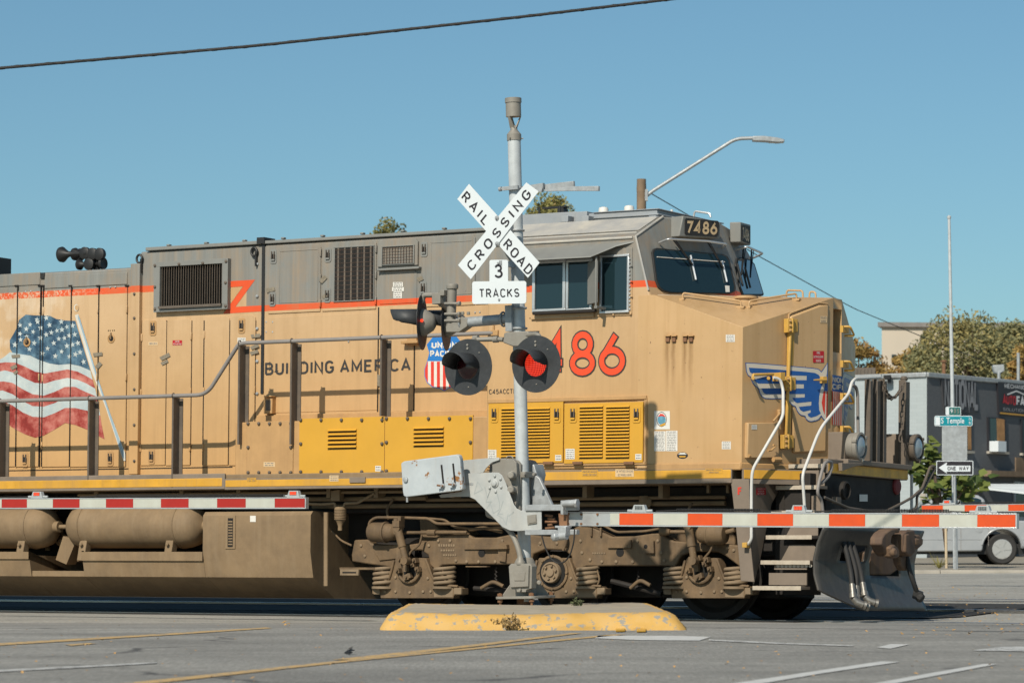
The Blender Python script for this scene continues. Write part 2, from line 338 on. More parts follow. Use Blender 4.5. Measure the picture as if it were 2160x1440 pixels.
M['mast'] = mat('pale_galvanised_mast', (.47, .50, .51), .5, .1, var=.14, vs=9, dirt=(.33, .34, .34), da=.6, ds=7, streak=.35, sc_=(.56, .57, .57))
M['signwhite'] = mat('white_sign_sheet', (.60, .64, .66), .4, var=.03)
M['signblack'] = mat('black_sign_lettering', (.02, .018, .022), .5, var=0)
M['armwhite'] = mat('white_reflective_sheet', (.45, .46, .40), .45, var=.06, vs=4, dirt=(.38, .36, .3), da=.5, ds=5, streak=.3, sc_=(.32, .30, .24), chips=(.25, .23, .2), ca=.735, cs=13)
M['armred'] = mat('red_reflective_sheet', (.60, .070, .010), .5, var=.08, vs=5, dirt=(.45, .06, .02), da=.5, ds=7, chips=(.35, .12, .08), ca=.74, cs=13)
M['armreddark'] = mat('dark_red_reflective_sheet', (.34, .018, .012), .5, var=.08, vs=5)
M['lampblack'] = mat('black_lamp_sheet', (.030, .033, .036), .55, var=.15, vs=9, dirt=(.06, .062, .065), da=.5, ds=12)
M['blue'] = mat('blue_emblem_paint', (.012, .085, .30), .45, var=.12, dirt=(.05, .12, .3), da=.3, ds=9)
M['silver'] = mat('pale_grey_emblem_paint', (.55, .50, .42), .5, var=.06)
M['ltblue'] = mat('shield_blue_paint', (.02, .16, .46), .45, var=.06)
M['red'] = mat('red_emblem_paint', (.58, .04, .022), .5, var=.1)
M['signred'] = mat('red_warning_sign', (.40, .012, .018), .45, var=.06)
M['paper'] = mat('white_sticker', (.62, .60, .55), .5, var=.06, vs=9)
M['paperbuff'] = mat('buff_sticker', (.58, .42, .24), .5, var=.08, vs=9)
M['ink'] = mat('sticker_print', (.16, .15, .15), .6, var=0)
M['charcoal'] = mat('charcoal_lettering', (.035, .033, .032), .55, var=.1)
M['numred'] = mat('orange_red_numeral', (.66, .065, .018), .5, var=.05)
M['tape'] = mat('grey_tape_patch', (.20, .17, .125), .7, var=.25, vs=30)
M['rubber'] = mat('black_rubber', (.025, .024, .023), .7, var=.25)
M['chrome'] = mat('bright_metal_fitting', (.26, .245, .22), .4, .7, var=.25, vs=30, dirt=(.2, .17, .13), da=.5, ds=25)
M['lens'] = glass('clear_lamp_lens', (.22, .27, .30), .06, .9)
# ================================================================ LOCOMOTIVE
loco = empty('locomotive', LO.mat, 'big yellow and grey diesel locomotive numbered 7486 standing on the level crossing', 'locomotive')
HY_, CY_, BY_, SY_ = -.80, -1.55, -1.50, -1.57          # hood side, cab side, walkway boxes, sill
NO = V((0, -1, 0))
def pr(px0, py0, px1, py1, ly):
    xm, ym = (px0+px1)/2, (py0+py1)/2
    return LO.on(px0, ym, ly).x, LO.on(px1, ym, ly).x, LO.on(xm, py1, ly).z, LO.on(xm, py0, ly).z
def plate(mb, px0, py0, px1, py1, ly, t, mi=0, back=.01):
    x0, x1, z0, z1 = pr(px0, py0, px1, py1, ly-t); mb.box(x0, x1, ly-t, ly+back, z0, z1, mi); return mb
def part(name, mb, m, parent=None, bevel=0, smooth=30, label=None):
    o = mb.build(name, m, parent or loco, bevel, smooth)
    if label: o['label'] = label
    return o
def polyon(pts, ly): return [LO.on(x, y, ly) for x, y in pts]
def bolts(mb, pts, ly, r=.016, h=.018, mi=0):
    for x, y in pts: p = LO.on(x, y, ly); mb.lathe([(r, -.004), (r, h*.6), (r*.5, h)], p, NO, 8, mi)
XE = -16.5
zs0, zs1 = 1.60, 1.79
# ---- frame and sill
mb = MB(); mb.box(XE, .90, SY_+.03, 1.55, zs0, zs1); mb.box(.90, 1.60, -.75, 1.55, zs0, zs1-.003)
part('underframe', mb, M['dusty'], bevel=.012)
mb = MB(); mb.box(XE, -6.42, SY_, SY_+.03, zs0, zs1+.012, 0); mb.box(XE, -6.46, SY_-.004, SY_+.01, zs0+.035, zs1-.045, 1)
mb.box(-6.415, -2.22, SY_-.012, SY_+.03, zs0-.01, zs1-.06, 0); mb.box(-6.40, -2.24, SY_-.016, SY_+.01, zs0+.025, zs1-.075, 1)
mb.box(-1.82, .905, SY_-.012, SY_+.03, zs0, zs1-.02, 0); mb.box(-1.80, .895, SY_-.016, SY_+.01, zs0+.055, zs1-.03, 1)
mb.box(-2.2, -1.84, SY_+.0, SY_+.04, zs0-.09, zs1-.02, 0)
part('side_sill', mb, [M['taupe'], M['sillyellow']], bevel=.008)
# ---- hoods
XA = LO.on(292, 750, HY_).x; XB = -1.75; za = LO.on(150, 570.5, HY_).z; zb = LO.on(700, 507, HY_).z
mb = MB(); W = -HY_
prof = [(-W, zs1), (-W, za-.02), (-W+.05, za), (W-.05, za), (W, za-.02), (W, zs1)]
mb.prism([(XE, y, z) for y, z in prof], (XA-XE, 0, 0))
part('engine_hood', mb, M['hood'], bevel=.01)
mb = MB(); prof = [(-W, zs1), (-W, zb-.02), (-W+.03, zb), (W-.03, zb), (W, zb-.02), (W, zs1)]
mb.prism([(XA+.02, y, z) for y, z in prof], (XB-XA, 0, 0))
part('equipment_hood', mb, M['hood'], bevel=.01)
mb = MB(); x0, x1 = LO.on(310, 525, HY_).x, LO.on(553, 525, HY_).x
mb.box(x0, x1, -W-.035, W+.035, zb+.003, zb+.05); mb.box(x1+.02, XB, -W-.03, W+.03, zb+.003, zb+.045)
for i in range(9): mb.box(x0+.35+i*.62, x0+.40+i*.62, -W-.04, -W+.02, zb+.05, zb+.075)
part('hood_roof_panel', mb, M['grey'], bevel=.008)
# step column between the hoods and vertical dark seam
mb = MB(); plate(mb, 273, 556, 292, 1000, HY_, .07, 0); bolts(mb, [(283.5, y) for y in (620, 671, 746, 821, 896, 972)], HY_-.07, .022, .02, 1)
part('corner_column', mb, [M['hood'], M['post']], bevel=.01)
mb = MB(); plate(mb, 551, 511, 557, 830, HY_, .012, 0); p = LO.on(554, 511, HY_); mb.box(p.x-.06, p.x+.06, HY_-.05, HY_+.2, p.z-.02, p.z+.06)
part('hood_joint', mb, M['black'])
# cover strips along the top of the engine hood
mb = MB()
for a, b in ((-60, 84), (94, 268)): plate(mb, a, 578, b, 604, HY_, .012)
plate(mb, 85, 575, 93, 588, HY_, .02, 1)
part('roof_edge_panel', mb, [M['hood'], M['black']], bevel=.006)
# ---- hood doors
def round_latch(px, py, ly, parent):
    mb = MB(); p = LO.on(px, py, ly); mb.lathe([(.062, -.002), (.062, .006), (.05, .012), (.045, .004)], p, NO, 18, 0)
    mb.lathe([(.038, .0), (.036, .0065)], p, NO, 14, 1); mb.obox(p+V((0, -.016, .035)), (.008, 0, 0), (0, .006, 0), (0, 0, .045), 2)
    for dx in (-.05, -.02, .02, .05): mb.obox(p+V((dx, -.004, .11)), (.006, 0, 0), (0, .003, 0), (0, 0, .006), 1)
    part('round_latch', mb, [M['buffdirty'], M['void'], M['dusty']], parent)
def latch(px, py, ly, parent, m=None, s=1.0):
    mb = MB(); p = LO.on(px, py, ly); w, h = .055*s, .10*s
    mb.prism([p+V((a, .004, b)) for a, b in rrect(2*w, 2*h, .03)], (0, -.012, 0), 0)
    mb.prism([p+V((a, -.0085, b-.015*s)) for a, b in rrect(.07*s, .10*s, .015)], (0, -.003, 0), 1)
    for dx in (-.022, .022): mb.obox(p+V((dx*s, -.018, .02*s)), (.006*s, 0, 0), (0, .008, 0), (0, 0, .05*s), 2)
    mb.obox(p+V((0, -.018, -.05*s)), (.03*s, 0, 0), (0, .006, 0), (0, 0, .012*s), 0)
    bolts(mb, [], ly); part('door_latch', mb, [m or M['buffdirty'], M['void'], M['post']], parent, bevel=.003)
def door(px0, py0, px1, py1, ly=HY_, t=.014, m=None, hinge=None, inset=None, label=None):
    mb = MB(); x0, x1, z0, z1 = pr(px0, py0, px1, py1, ly-t)
    r = .035; pts = [(x0, z0), (x1, z0), (x1, z1-r), (x1-r, z1), (x0+r, z1), (x0, z1-r)]
    mb.prism([(x, ly-t, z) for x, z in pts], (0, t+.01, 0))
    if hinge:
        hx = {'l': x0, 'r': x1}[hinge]
        for f in (.12, .5, .88): mb.cyl((hx, ly-t-.004, z0+(z1-z0)*f-.05), (hx, ly-t-.004, z0+(z1-z0)*f+.05), .013, n=8)
    if inset:
        a0, a1, b0, b1 = pr(*inset, ly-t); fr = .012
        for q in ((a0, a1, b0, b0+fr), (a0, a1, b1-fr, b1), (a0, a0+fr, b0, b1), (a1-fr, a1, b0, b1)): mb.box(q[0], q[1], ly-t-.005, ly-t+.002, q[2], q[3])
    return part('hood_door', mb, m or M['hood'], bevel=.004, label=label)
dA = [door(a, 609, b, 984, hinge=h) for a, b, h in ((-120, -62, 'l'), (-58, -26, 'l'), (-24, 33.5, 'l'), (35.5, 82.5, 'r'), (90, 147, 'l'), (149.5, 205, 'r'), (207.5, 266, 'r'))]
# dark gaps read through a recessed backing line
mb = MB()
for x in (34.5, 83.5, 89, 148.2, 206.2, 267): plate(mb, x-.75, 603, x+.75, 984, HY_, .026 if x < 210 else .003); plate(mb, x-4, 601, x+4, 604, HY_, .016)
for x in (297, 350, 403, 429, 483, 538): plate(mb, x-1.1, 676, x+1.1, 980, HY_, .003)
plate(mb, 0, 987.5, 490, 989.5, HY_, .004)
part('door_seams', mb, M['void'])
round_latch(57, 722, HY_-.0215, dA[3]); round_latch(235, 714, HY_-.014, dA[6])
latch(53, 969, HY_-.014, dA[3]); latch(233, 967, HY_-.014, dA[6])
dB = [door(a, 673+c, b, 981, hinge=h) for a, b, c, h in ((298, 349.2, 1, 'l'), (350.8, 402, 0, 'r'), (430, 482, -6, 'l'), (484, 537, -8, 'r'))]
latch(323, 692, HY_-.014, dB[0]); latch(510, 687, HY_-.014, dB[3]); latch(320, 963, HY_-.014, dB[0])
g = M['hood']
d1 = door(566, 519, 676, 659, inset=(589, 527, 671, 638), hinge='r'); d2 = door(680, 511, 793, 654, hinge='r'); d3 = door(889, 499, 1002, 645, inset=(908, 509, 996, 622)); d4 = door(1003.5, 494, 1085, 640)
for p, d in (((577, 541), d1), ((575, 631), d1), ((692, 538), d2), ((691, 623), d2), ((895, 526), d3), ((893, 609), d3)): latch(*p, HY_-.014, d, M['grey'], .95)
door(796, 506, 881, 561, t=.03); d5 = door(801, 571, 879, 640, t=.008)
mb = MB(); plate(mb, 794, 564, 883, 569, HY_, .07); part('drip_ledge', mb, M['grey'], bevel=.006)
door(557.5, 664, 796, 868, t=.006); door(799, 648, 872, 868, t=.006); d6 = door(875, 706, 1060, 868, t=.006)
mb = MB()
for x, a, b in ((797.2, 648, 868), (873.6, 706, 868)): plate(mb, x-1, a, x+1, b, HY_, .008)
plate(mb, 558, 871, 1025, 873, HY_, .009)
part('panel_seams', mb, M['void'])
mb = MB(); plate(mb, 540, 869, 1040, 1000, HY_, .05); part('hood_base_ledge', mb, M['buffdirty'], bevel=.01)
M['wire'] = mat('dull_rusty_wire', (.085, .055, .04), .8, var=.3, vs=9)
# ---- radiator louvres and grilles
def frame_grille(px, op, name, bars_v, bars_h, fm, proud=.05, back=None, slat=None):
    mb = MB(); ly = HY_; x0, x1, z0, z1 = pr(*px, ly-proud); a0, a1, b0, b1 = pr(*op, ly-proud)
    for q in ((x0, x1, z0, b0), (x0, x1, b1, z1), (x0, a0, b0, b1), (a1, x1, b0, b1)): mb.box(q[0], q[1], ly-proud, ly+.01, q[2], q[3], 0)
    mb.box(a0-.002, a1+.002, ly-.024, ly-.018, b0-.002, b1+.002, 1)
    o = part(name, mb, [fm, M['void']], bevel=.005)
    m2 = MB()
    for i in range(bars_v):
        x = a0+(a1-a0)*(i+.5)/bars_v
        if slat: m2.obox((x, ly-proud*.62, (b0+b1)/2), V((slat*.8, -.012, 0)), V((.0012, .004, 0)), (0, 0, (b1-b0)/2-.001), 0)
        else: m2.box(x-.0025, x+.0025, ly-proud+.006, ly-proud+.012, b0, b1, 0)
    for i in range(bars_h):
        z = b0+(b1-b0)*(i+.5)/bars_h; m2.box(a0, a1, ly-proud+.002, ly-proud+.006, z-.0025, z+.0025, 0)
    part('grille_bars', m2, back or M['post'], o); return o
fr = frame_grille((324, 549, 480, 655), (336.5, 559, 468, 645), 'radiator_louver', 26, 0, M['grey'], .075, M['taupe'], .012)
mb = MB(); bolts(mb, [(327, 560), (378, 557), (428, 555), (477, 551), (476, 596), (476, 645), (327, 605), (327, 652)], HY_-.075, .02, .02); x0, x1, z0, z1 = pr(334, 643, 466, 648, HY_-.1); mb.box(x0, x1, HY_-.11, HY_-.076, z0, z1)
part('frame_bolts', mb, M['post'], fr)
frame_grille((703, 519, 789, 635), (705.5, 521, 787.5, 633), 'mesh_grille', 11, 12, M['grey'], .03, M['wire'])
frame_grille((804, 518, 873, 558), (806, 519.5, 871, 556.5), 'mesh_grille', 11, 6, M['grey'], .05, M['wire'])
mb = MB()
x0, x1, z0, z1 = pr(705.5, 521, 787.5, 633, HY_-.02)
for i in range(6): xx = x0+(x1-x0)*(i+.6)/6; mb.box(xx-.012, xx+.012, HY_-.022-.004, HY_-.018, z0, z1)
part('duct_ribs', mb, M['post'])
# ---- the step in the orange line
mb = MB(); ly = HY_-.003
mb.tess(polyon([(480, 593), (538, 590), (496.5, 647), (553, 644), (553, 656.5), (471, 661.5), (513, 604), (480, 606)], ly))
part('livery_step', mb, M['orange'])
mb = MB(); mb.tess(polyon([(480, 606.5), (512, 604.5), (472, 660), (480.5, 660)], ly+.0005)); part('livery_patch', mb, M['buff'])
mb = MB()   # grey field left of and below the step is covered by buff
x0 = XA+.02; mb.box(x0, LO.on(472, 640, HY_).x, HY_-.001, HY_+.01, ZB0-.002, ZB0)
# ---- lifting eyes, bolts, patches, stickers
mb = MB()
for x, y in ((294, 546), (536, 531)):
    p = LO.on(x, y, HY_-.03); mb.tube([p+V((.045*math.cos(a), 0, .055*math.sin(a))) for a in [i*math.pi/8 for i in range(17)]], .016, 8); mb.box(p.x-.012+.03, p.x+.012+.03, HY_-.04, HY_, p.z-.19, p.z)
part('lifting_eyes', mb, M['black'])
mb = MB(); bolts(mb, [(543, y) for y in (557, 625, 693, 762, 830)], HY_, .022, .025)
bolts(mb, [(561.5, 679), (575, 679), (561.5, 700), (575, 700), (1012, 658), (1002, 659)], HY_-.006, .011, .006); bolts(mb, [(54, 615), (65, 614), (232, 606), (243, 605), (735, 720)], HY_-.014, .011, .008)
part('hood_bolts', mb, M['steel'])
mb = MB()
def tp(cx, cy, w, h, a, ly=HY_-.0268):
    c, s = math.cos(R(a)), math.sin(R(a)); mb.poly(polyon([(cx+x*c-y*s, cy+x*s+y*c) for x, y in ((-w, -h), (w, -h*.8), (w*.95, h), (-w*.9, h*.9))], ly))
for q in ((206, 747, 10, 4, -8), (208, 770, 7, 4.5, -50), (348, 752, 11, 4.5, -28), (347, 764, 8, 3.5, -30), (33, 751, 9, 3.5, -5), (539, 708, 10, 4, -8), (537, 731, 9, 4, -25), (536, 743, 9, 4, -20), (29, 774, 7, 4, -30), (33, 785, 5, 3, -40)): tp(*q)
for q in ((570, 611, 9.5, 4.5, -15), (681, 589, 8.5, 5, -48), (684, 625, 5, 4, -40), (886, 588, 6, 5, -30), (800, 802, 4.5, 13, 0)): tp(*q)
part('tape_patches', mb, M['tape'])
def sticker(fr_, px0, py0, px1, py1, rows=4, m='paper', ink='ink', words=None, onp=None, parent=None, name='sticker'):
    """a printed label; fine print too small to read is rows of marks"""
    q = onp or (lambda x, y, k: fr_.on(x, y, k)); mb = MB()
    f = (lambda u, v, k: q(px0+(px1-px0)*u, py0+(py1-py0)*v, k))
    mb.poly([f(0, 0, 0), f(1, 0, 0), f(1, 1, 0), f(0, 1, 0)], 0)
    if words:
        for i, wd in enumerate(words):
            n = len(words); v0 = (i+.82)/n; pad = .5-.44*min(1, len(wd)/max(len(x) for x in words))
            a, b = f(pad, v0, 1), f(1-pad, v0, 1); up = f(pad, v0-.62/n, 1)-a; facetext(mb, wd, a, b, up, (b-a).cross(up).normalized(), 1)
    else:
        rnd = random.Random(px0*7+py0)
        for i in range(rows):
            v = (i+.6)/(rows+.3); x = .1
            while x < .86:
                l = min(.08+rnd.random()*.22, .9-x); mb.poly([f(x, v-.16/rows, 1), f(x+l, v-.16/rows, 1), f(x+l, v+.16/rows, 1), f(x, v+.16/rows, 1)], 1); x += l+.06
    return part(name, mb, [M[m], M[ink]], parent)
def stk(px0, py0, px1, py1, ly, **k): return sticker(LO, px0, py0, px1, py1, onp=lambda x, y, kk: LO.on(x, y, ly-(.007 if ly == CY_ else .003)-.002*kk), **k)
stk(364, 717.5, 384, 728, HY_-.014, words=['DANGER', 'HIGH VOLTAGE'], m='signred', ink='paper', name='warning_sign')
stk(313, 721, 333, 728, HY_-.014, rows=1, m='paperbuff'); stk(501, 712, 518, 723, HY_-.014, rows=3)
stk(829, 595, 850, 604.5, HY_-.012, rows=3); stk(827, 605.5, 852, 614, HY_-.012, rows=2); stk(830, 615, 848, 629, HY_-.012, rows=3)
# ---- waving flag painted on the engine hood doors
FY = HY_-.017
def fl(pts, k=0): return polyon(pts, FY-.0012*k)
Z = lambda pts: [(a/3.7893, 480+b/3.7893) for a, b in pts]
Z2 = lambda pts: [(a/3, 820+b/3) for a, b in pts]
M['flagblue'] = mat('faded_blue_flag_paint', (.020, .055, .10), .5, var=.5, vs=5, dirt=(.17, .30, .38), da=.95, ds=3.6)
M['flagred'] = mat('faded_red_flag_paint', (.34, .038, .028), .5, var=.5, vs=4, dirt=(.52, .30, .24), da=.8, ds=4)
M['flagwhite'] = mat('faded_white_flag_paint', (.46, .49, .47), .5, var=.2, vs=4, dirt=(.28, .38, .42), da=.8, ds=3)
canton = Z([(-60, 935), (0, 890), (75, 850), (135, 800), (160, 740), (205, 695), (260, 700), (330, 705), (400, 705), (450, 730), (520, 740), (600, 745)])
top_c = canton[3:]
edge = lambda y: 600+(y-745)*.305                                           # the hoist, along the pole (zoomed units)
def wave(y, A=1):                                                          # lower edge of a stripe whose right end stands at height y on the pole
    s = [(-420, -215), (-260, -262), (-120, -262), (0, -232), (60, -200), (130, -140), (200, -90), (290, -45), (370, -48), (450, -92), (520, -122), (590, -105), (650, -70)]
    return [(x, y-50+dy*A*.62) for x, dy in s]+[(edge(y)+10, y)]
mb = MB()
mb.tess(fl(Z([(150, 740), (205, 695), (260, 700), (330, 703), (400, 705), (450, 730), (520, 742), (602, 745), (722, 1140), (640, 1105), (560, 1088), (470, 1095), (400, 1085), (310, 1055), (240, 1020), (160, 1010), (100, 1000), (80, 970), (78, 900), (110, 845), (140, 790)])), 0)
def band(top, bot, mi, k): mb.tess(fl(Z(top)+Z(list(reversed(bot))), k), mi)
e0 = [(30, 1035), (80, 995), (160, 1010), (240, 1022), (310, 1056), (400, 1086), (470, 1096), (560, 1089), (640, 1106), (722, 1141)]
L_ = [e0,
      [(-60, 1090), (40, 1075), (120, 1078), (200, 1110), (280, 1150), (360, 1165), (440, 1150), (540, 1132), (620, 1150), (690, 1185), (740, 1215)],
      [(-60, 1160), (40, 1140), (120, 1160), (200, 1205), (280, 1240), (360, 1245), (440, 1220), (540, 1200), (620, 1215), (690, 1245), (760, 1285)],
      [(-60, 1235), (30, 1228), (100, 1240), (180, 1290), (260, 1330), (350, 1342), (440, 1310), (520, 1272), (600, 1272), (680, 1310), (775, 1350)],
      [(-60, 1310), (20, 1300), (100, 1330), (180, 1385), (260, 1425), (350, 1430), (440, 1400), (520, 1360), (600, 1350), (680, 1370), (790, 1420)],
      [(-60, 1385), (20, 1385), (100, 1420), (180, 1475), (260, 1510), (350, 1515), (440, 1480), (520, 1440), (600, 1440), (690, 1460), (800, 1500)],
      [(-60, 1440), (40, 1460), (120, 1520), (200, 1560), (280, 1592), (350, 1590), (440, 1555), (520, 1510), (600, 1510), (690, 1530), (812, 1575)],
      [(-60, 1515), (40, 1530), (120, 1585), (200, 1625), (290, 1640), (380, 1600), (470, 1500+60), (540, 1560), (620, 1580), (720, 1610), (828, 1640)]]
L_.pop(-1); LL = []
for i in range(len(L_)-1): band(L_[i], L_[i+1], 2 if i % 2 == 0 else 1, 1)
band(L_[-1], [(-60, 1500), (40, 1555), (120, 1610), (200, 1650), (280, 1678), (350, 1660), (440, 1610), (520, 1560), (600, 1575), (690, 1610), (835, 1690)], 1, 1)
# stars
stars = [(160, 780), (240, 775), (300, 752), (370, 722), (395, 778), (455, 823), (495, 815), (535, 793), (580, 782), (210, 810), (265, 832), (160, 848), (213, 870), (325, 800), (370, 855), (410, 838), (470, 888), (515, 882), (552, 862), (597, 853), (165, 895), (273, 922), (430, 922), (323, 880), (380, 965), (492, 990), (535, 945), (580, 935), (622, 922), (235, 970), (340, 1003), (442, 1026), (555, 1030), (603, 1012), (640, 995), (668, 1072), (120, 935), (295, 735), (490, 752)]
for sx0, sy0 in stars:
    a0 = random.uniform(-.25, .25); r = random.uniform(21, 27)
    mb.tess(fl(Z([(sx0+r*(1 if i % 2 == 0 else .42)*.92*math.sin(a0+i*math.pi/5), sy0-r*(1 if i % 2 == 0 else .42)*math.cos(a0+i*math.pi/5)) for i in range(10)]), 3), 2)
part('flag_painting', mb, [M['flagblue'], M['flagred'], M['flagwhite']], label='faded stars and stripes painted across the hood doors')
M['poleblue'] = mat('pale_blue_pole_paint', (.27, .37, .43), .5, var=.2); M['polewhite'] = mat('pale_pole_paint', (.55, .52, .46), .5, var=.1)
mb = MB()
mb.tess(fl(Z([(598, 700), (625, 690), (640, 730), (790, 1225), (865, 1440), (1000, 1800), (1002, 1862), (985, 1862), (845, 1440), (775, 1260), (728, 1140)]), 4), 1)
mb.tess(fl(Z([(622, 695), (640, 730), (790, 1225), (865, 1440), (990, 1790), (993, 1845), (978, 1830), (852, 1440), (778, 1225), (622, 720)]), 5), 0)
c = Z([(610, 640)])[0]; mb.poly(fl([(c[0]+5.2*math.cos(i*math.pi/8), c[1]+7.4*math.sin(i*math.pi/8)) for i in range(16)], 4), 1)
mb.poly(fl([(c[0]+1+4*math.cos(i*math.pi/8), c[1]+6*math.sin(i*math.pi/8)) for i in range(16)], 5), 2)
part('flagpole_painting', mb, [M['poleblue'], M['polewhite'], M['buff']])
# ---- lettering on the hood
ly = HY_-.010
def lett(s, px0, py0, px1, py1, h, ly, m, wd=.17, gap=.3, name='lettering', hidden=None):
    mb = MB(); a, b = LO.on(px0, py0, ly), LO.on(px1, py1, ly); up = LO.on(px0, py0-h, ly)-a; up = V((0, 0, up.length)); stroketext(mb, s, a, b, up, NO, wd, gap); return part(name, mb, M[m])
lett('BUILDING', 561, 791, 702, 786.5, 26, ly, 'charcoal', .17, .33); lett('AMERICA', 719, 786, 864, 782, 26, ly, 'charcoal', .17, .33)
# ---- shield on the hood
Z3 = lambda pts: [(460+a/3.7893, 480+b/3.7893) for a, b in pts]
def shield(q, px, mats_, parent=None, name='shield_emblem', text=True):
    mb = MB(); f = lambda pts, k: [q(x, y, k) for x, y in px(pts)]
    out = [(1668, 935), (1718, 872), (1760, 868), (1808, 880), (1856, 862), (1900, 862), (1945, 918), (1928, 1005), (1935, 1065), (1960, 1130), (1965, 1190), (1945, 1240), (1900, 1270), (1850, 1280), (1808, 1305), (1770, 1286), (1715, 1275), (1670, 1240), (1650, 1190), (1650, 1130), (1672, 1062), (1688, 1000)]
    cx, cy = 1806, 1080
    sh = lambda pts, k: [(cx+(a-cx)*k, cy+(b-cy)*k) for a, b in pts]
    mb.tess(f(out, 0), 0); inn = sh(out, .972); mb.tess(f(inn, 1), 1)
    def clipy(pts, y0, keep):
        o = []
        for i in range(len(pts)):
            a, b = pts[i-1], pts[i]; ia, ib = (a[1] < y0) == keep, (b[1] < y0) == keep
            if ia != ib: t = (y0-a[1])/(b[1]-a[1]); o.append((a[0]+(b[0]-a[0])*t, y0))
            if ib: o.append(b)
        return o
    def clipx(pts, x0, keep):
        return [(b, a) for a, b in clipy([(b, a) for a, b in pts], x0, keep)]
    mb.tess(f(clipy(sh(out, .985), 1066, True), 2), 0)
    low = clipy(inn, 1070, False)
    for i in range(7):
        s0 = clipx(clipx(low, 1653+i*48, False), 1653+i*48+24, True)
        if len(s0) > 2: mb.tess(f(s0, 2), 2)
    if text:
        for wd, x0, x1, y in (('UNION', 1713, 1903, 964), ('PACIFIC', 1700, 1912, 1032)):
            a, b = f([(x0, y)], 4)[0], f([(x1, y)], 4)[0]; up = f([(x0, y-50)], 4)[0]-a; stroketext(mb, wd, a, b, up, NO, .24, .34, 1)
    return part(name, mb, mats_, parent)
shield(lambda x, y, k: LO.on(x, y, HY_-.009-.0012*k), Z3, [M['ltblue'], M['paper'], M['red']])
# ---- horn cluster, exhaust housing
mb = MB(); zt = za+.005
def trumpet(p, d, L, r0, r1): mb.lathe([(r0*1.9, -.05), (r0*2, -.02), (r0*1.9, .0), (r0, .01), (r0, L*.45), (r0*1.5, L*.75), (r1*.8, L*.93), (r1, L), (r1*.95, L+.035), (r1*.8, L+.03)], p, d, 20)
hc = LO.on(183, 545, -.1)
HB = lambda x, y, ly=-.1: LO.on(x, y, ly)
trumpet(HB(180, 534), (-1, 0, 0), .40, .028, .11); trumpet(HB(196, 534, .12), (-1, 0, 0), .3, .026, .09); trumpet(HB(211, 535, .3), (-1, 0, 0), .34, .026, .09)
trumpet(HB(190, 557, -.05), (-1, 0, 0), .17, .026, .075); trumpet(HB(190, 557, -.05), (1, 0, 0), .21, .026, .085)
for x, y in ((180, 534), (196, 536), (211, 536), (189, 557)): mb.lathe([(.075, -.04), (.085, -.02), (.085, .03), (.05, .045)], HB(x, y), NO, 16)
mb.box(hc.x-.12, hc.x+.3, -.12, .4, zt, zt+.07); mb.cyl((hc.x+.1, 0, zt), (hc.x+.1, 0, zt+.25), .05)
part('air_horn', mb, M['black'])
mb = MB(); p = LO.on(24, 546, .1); mb.box(p.x-1.2, p.x, -.35, .1, za, p.z); mb.box(p.x-1.4, p.x+.14, -.45, .15, za, za+.09); mb.box(p.x-1.4, p.x+.3, -.5, .1, za, za+.04); mb.tube([V((p.x-.03+.03*math.cos(a), -.28, p.z+.02+.035*math.sin(a))) for a in [i*math.pi/6 for i in range(7)]], .009, 6)
part('exhaust_housing', mb, M['black'], bevel=.01)
# ---- walkway boxes beside the hood
zt0 = LO.on(560, 886, BY_).z
def boltrow(px0, py0, px1, py1, n): return [(px0+(px1-px0)*i/(n-1), py0+(py1-py0)*i/(n-1)) for i in range(n)]
mb = MB(); x0, x1, z0, z1 = pr(496, 888, 1028, 1001, BY_); mb.box(x0, x1, BY_, HY_, zs1-.1, LO.on(700, 884, BY_).z-.01); 
part('walkway_box', mb, M['buffdirty'], bevel=.012)
def cover(px, name, m, lou=None, nb=None):
    mb = MB(); plate(mb, *px, BY_, .012, 0)
    a, b, c, d = px
    ps = boltrow(a+4, b+5, c-4, b+5, 5)+boltrow(a+4, d-4, c-4, d-4, 5)+boltrow(a+4, b+55, a+4, d-50, 1 if False else 2)[:1]+boltrow(c-4, b+55, c-4, d-50, 2)[:1]
    bolts(mb, ps, BY_-.012, .022, .028, 1)
    if lou:
        x0, x1, z0, z1 = pr(*lou, BY_-.03); h = (z1-z0)/5
        for i in range(5):
            zc = z0+h*(i+.5)
            mb.prism([(x0, BY_-.012, zc+h*.28), (x0, BY_-.045, zc-h*.16), (x0, BY_-.045, zc-h*.24), (x0, BY_-.012, zc-h*.24)], (x1-x0, 0, 0), 0)
            mb.box(x0+.01, x1-.01, BY_-.0135, BY_-.011, zc-h*.56, zc-h*.242, 2)
    return part(name, mb, [m, M['post'], M['void']], bevel=.003)
cover((631, 880.5, 810.5, 998.5), 'louvered_cover', M['yellow'], (690, 902, 751, 946)); cover((811.8, 877.5, 997, 996.5), 'louvered_cover', M['yellow'], (871, 897, 935, 941))
cover((520, 888, 618, 1000), 'access_cover', M['buffdirty'])
stk(556, 974, 580, 984, BY_-.012, rows=2, m='paperbuff'); stk(791.5, 982, 803.5, 993.5, BY_-.012, rows=2)
stk(521, 1007, 540, 1015, SY_-.016, words=['EMERGENCY', 'FUEL TRIP'], m='yellow'); stk(695, 1002, 714, 1015, SY_-.016, rows=3, m='paperbuff')
mb = MB(); plate(mb, 737, 1005.5, 770, 1017.5, SY_-.013, .02); part('sill_plate', mb, M['taupe'], bevel=.004)
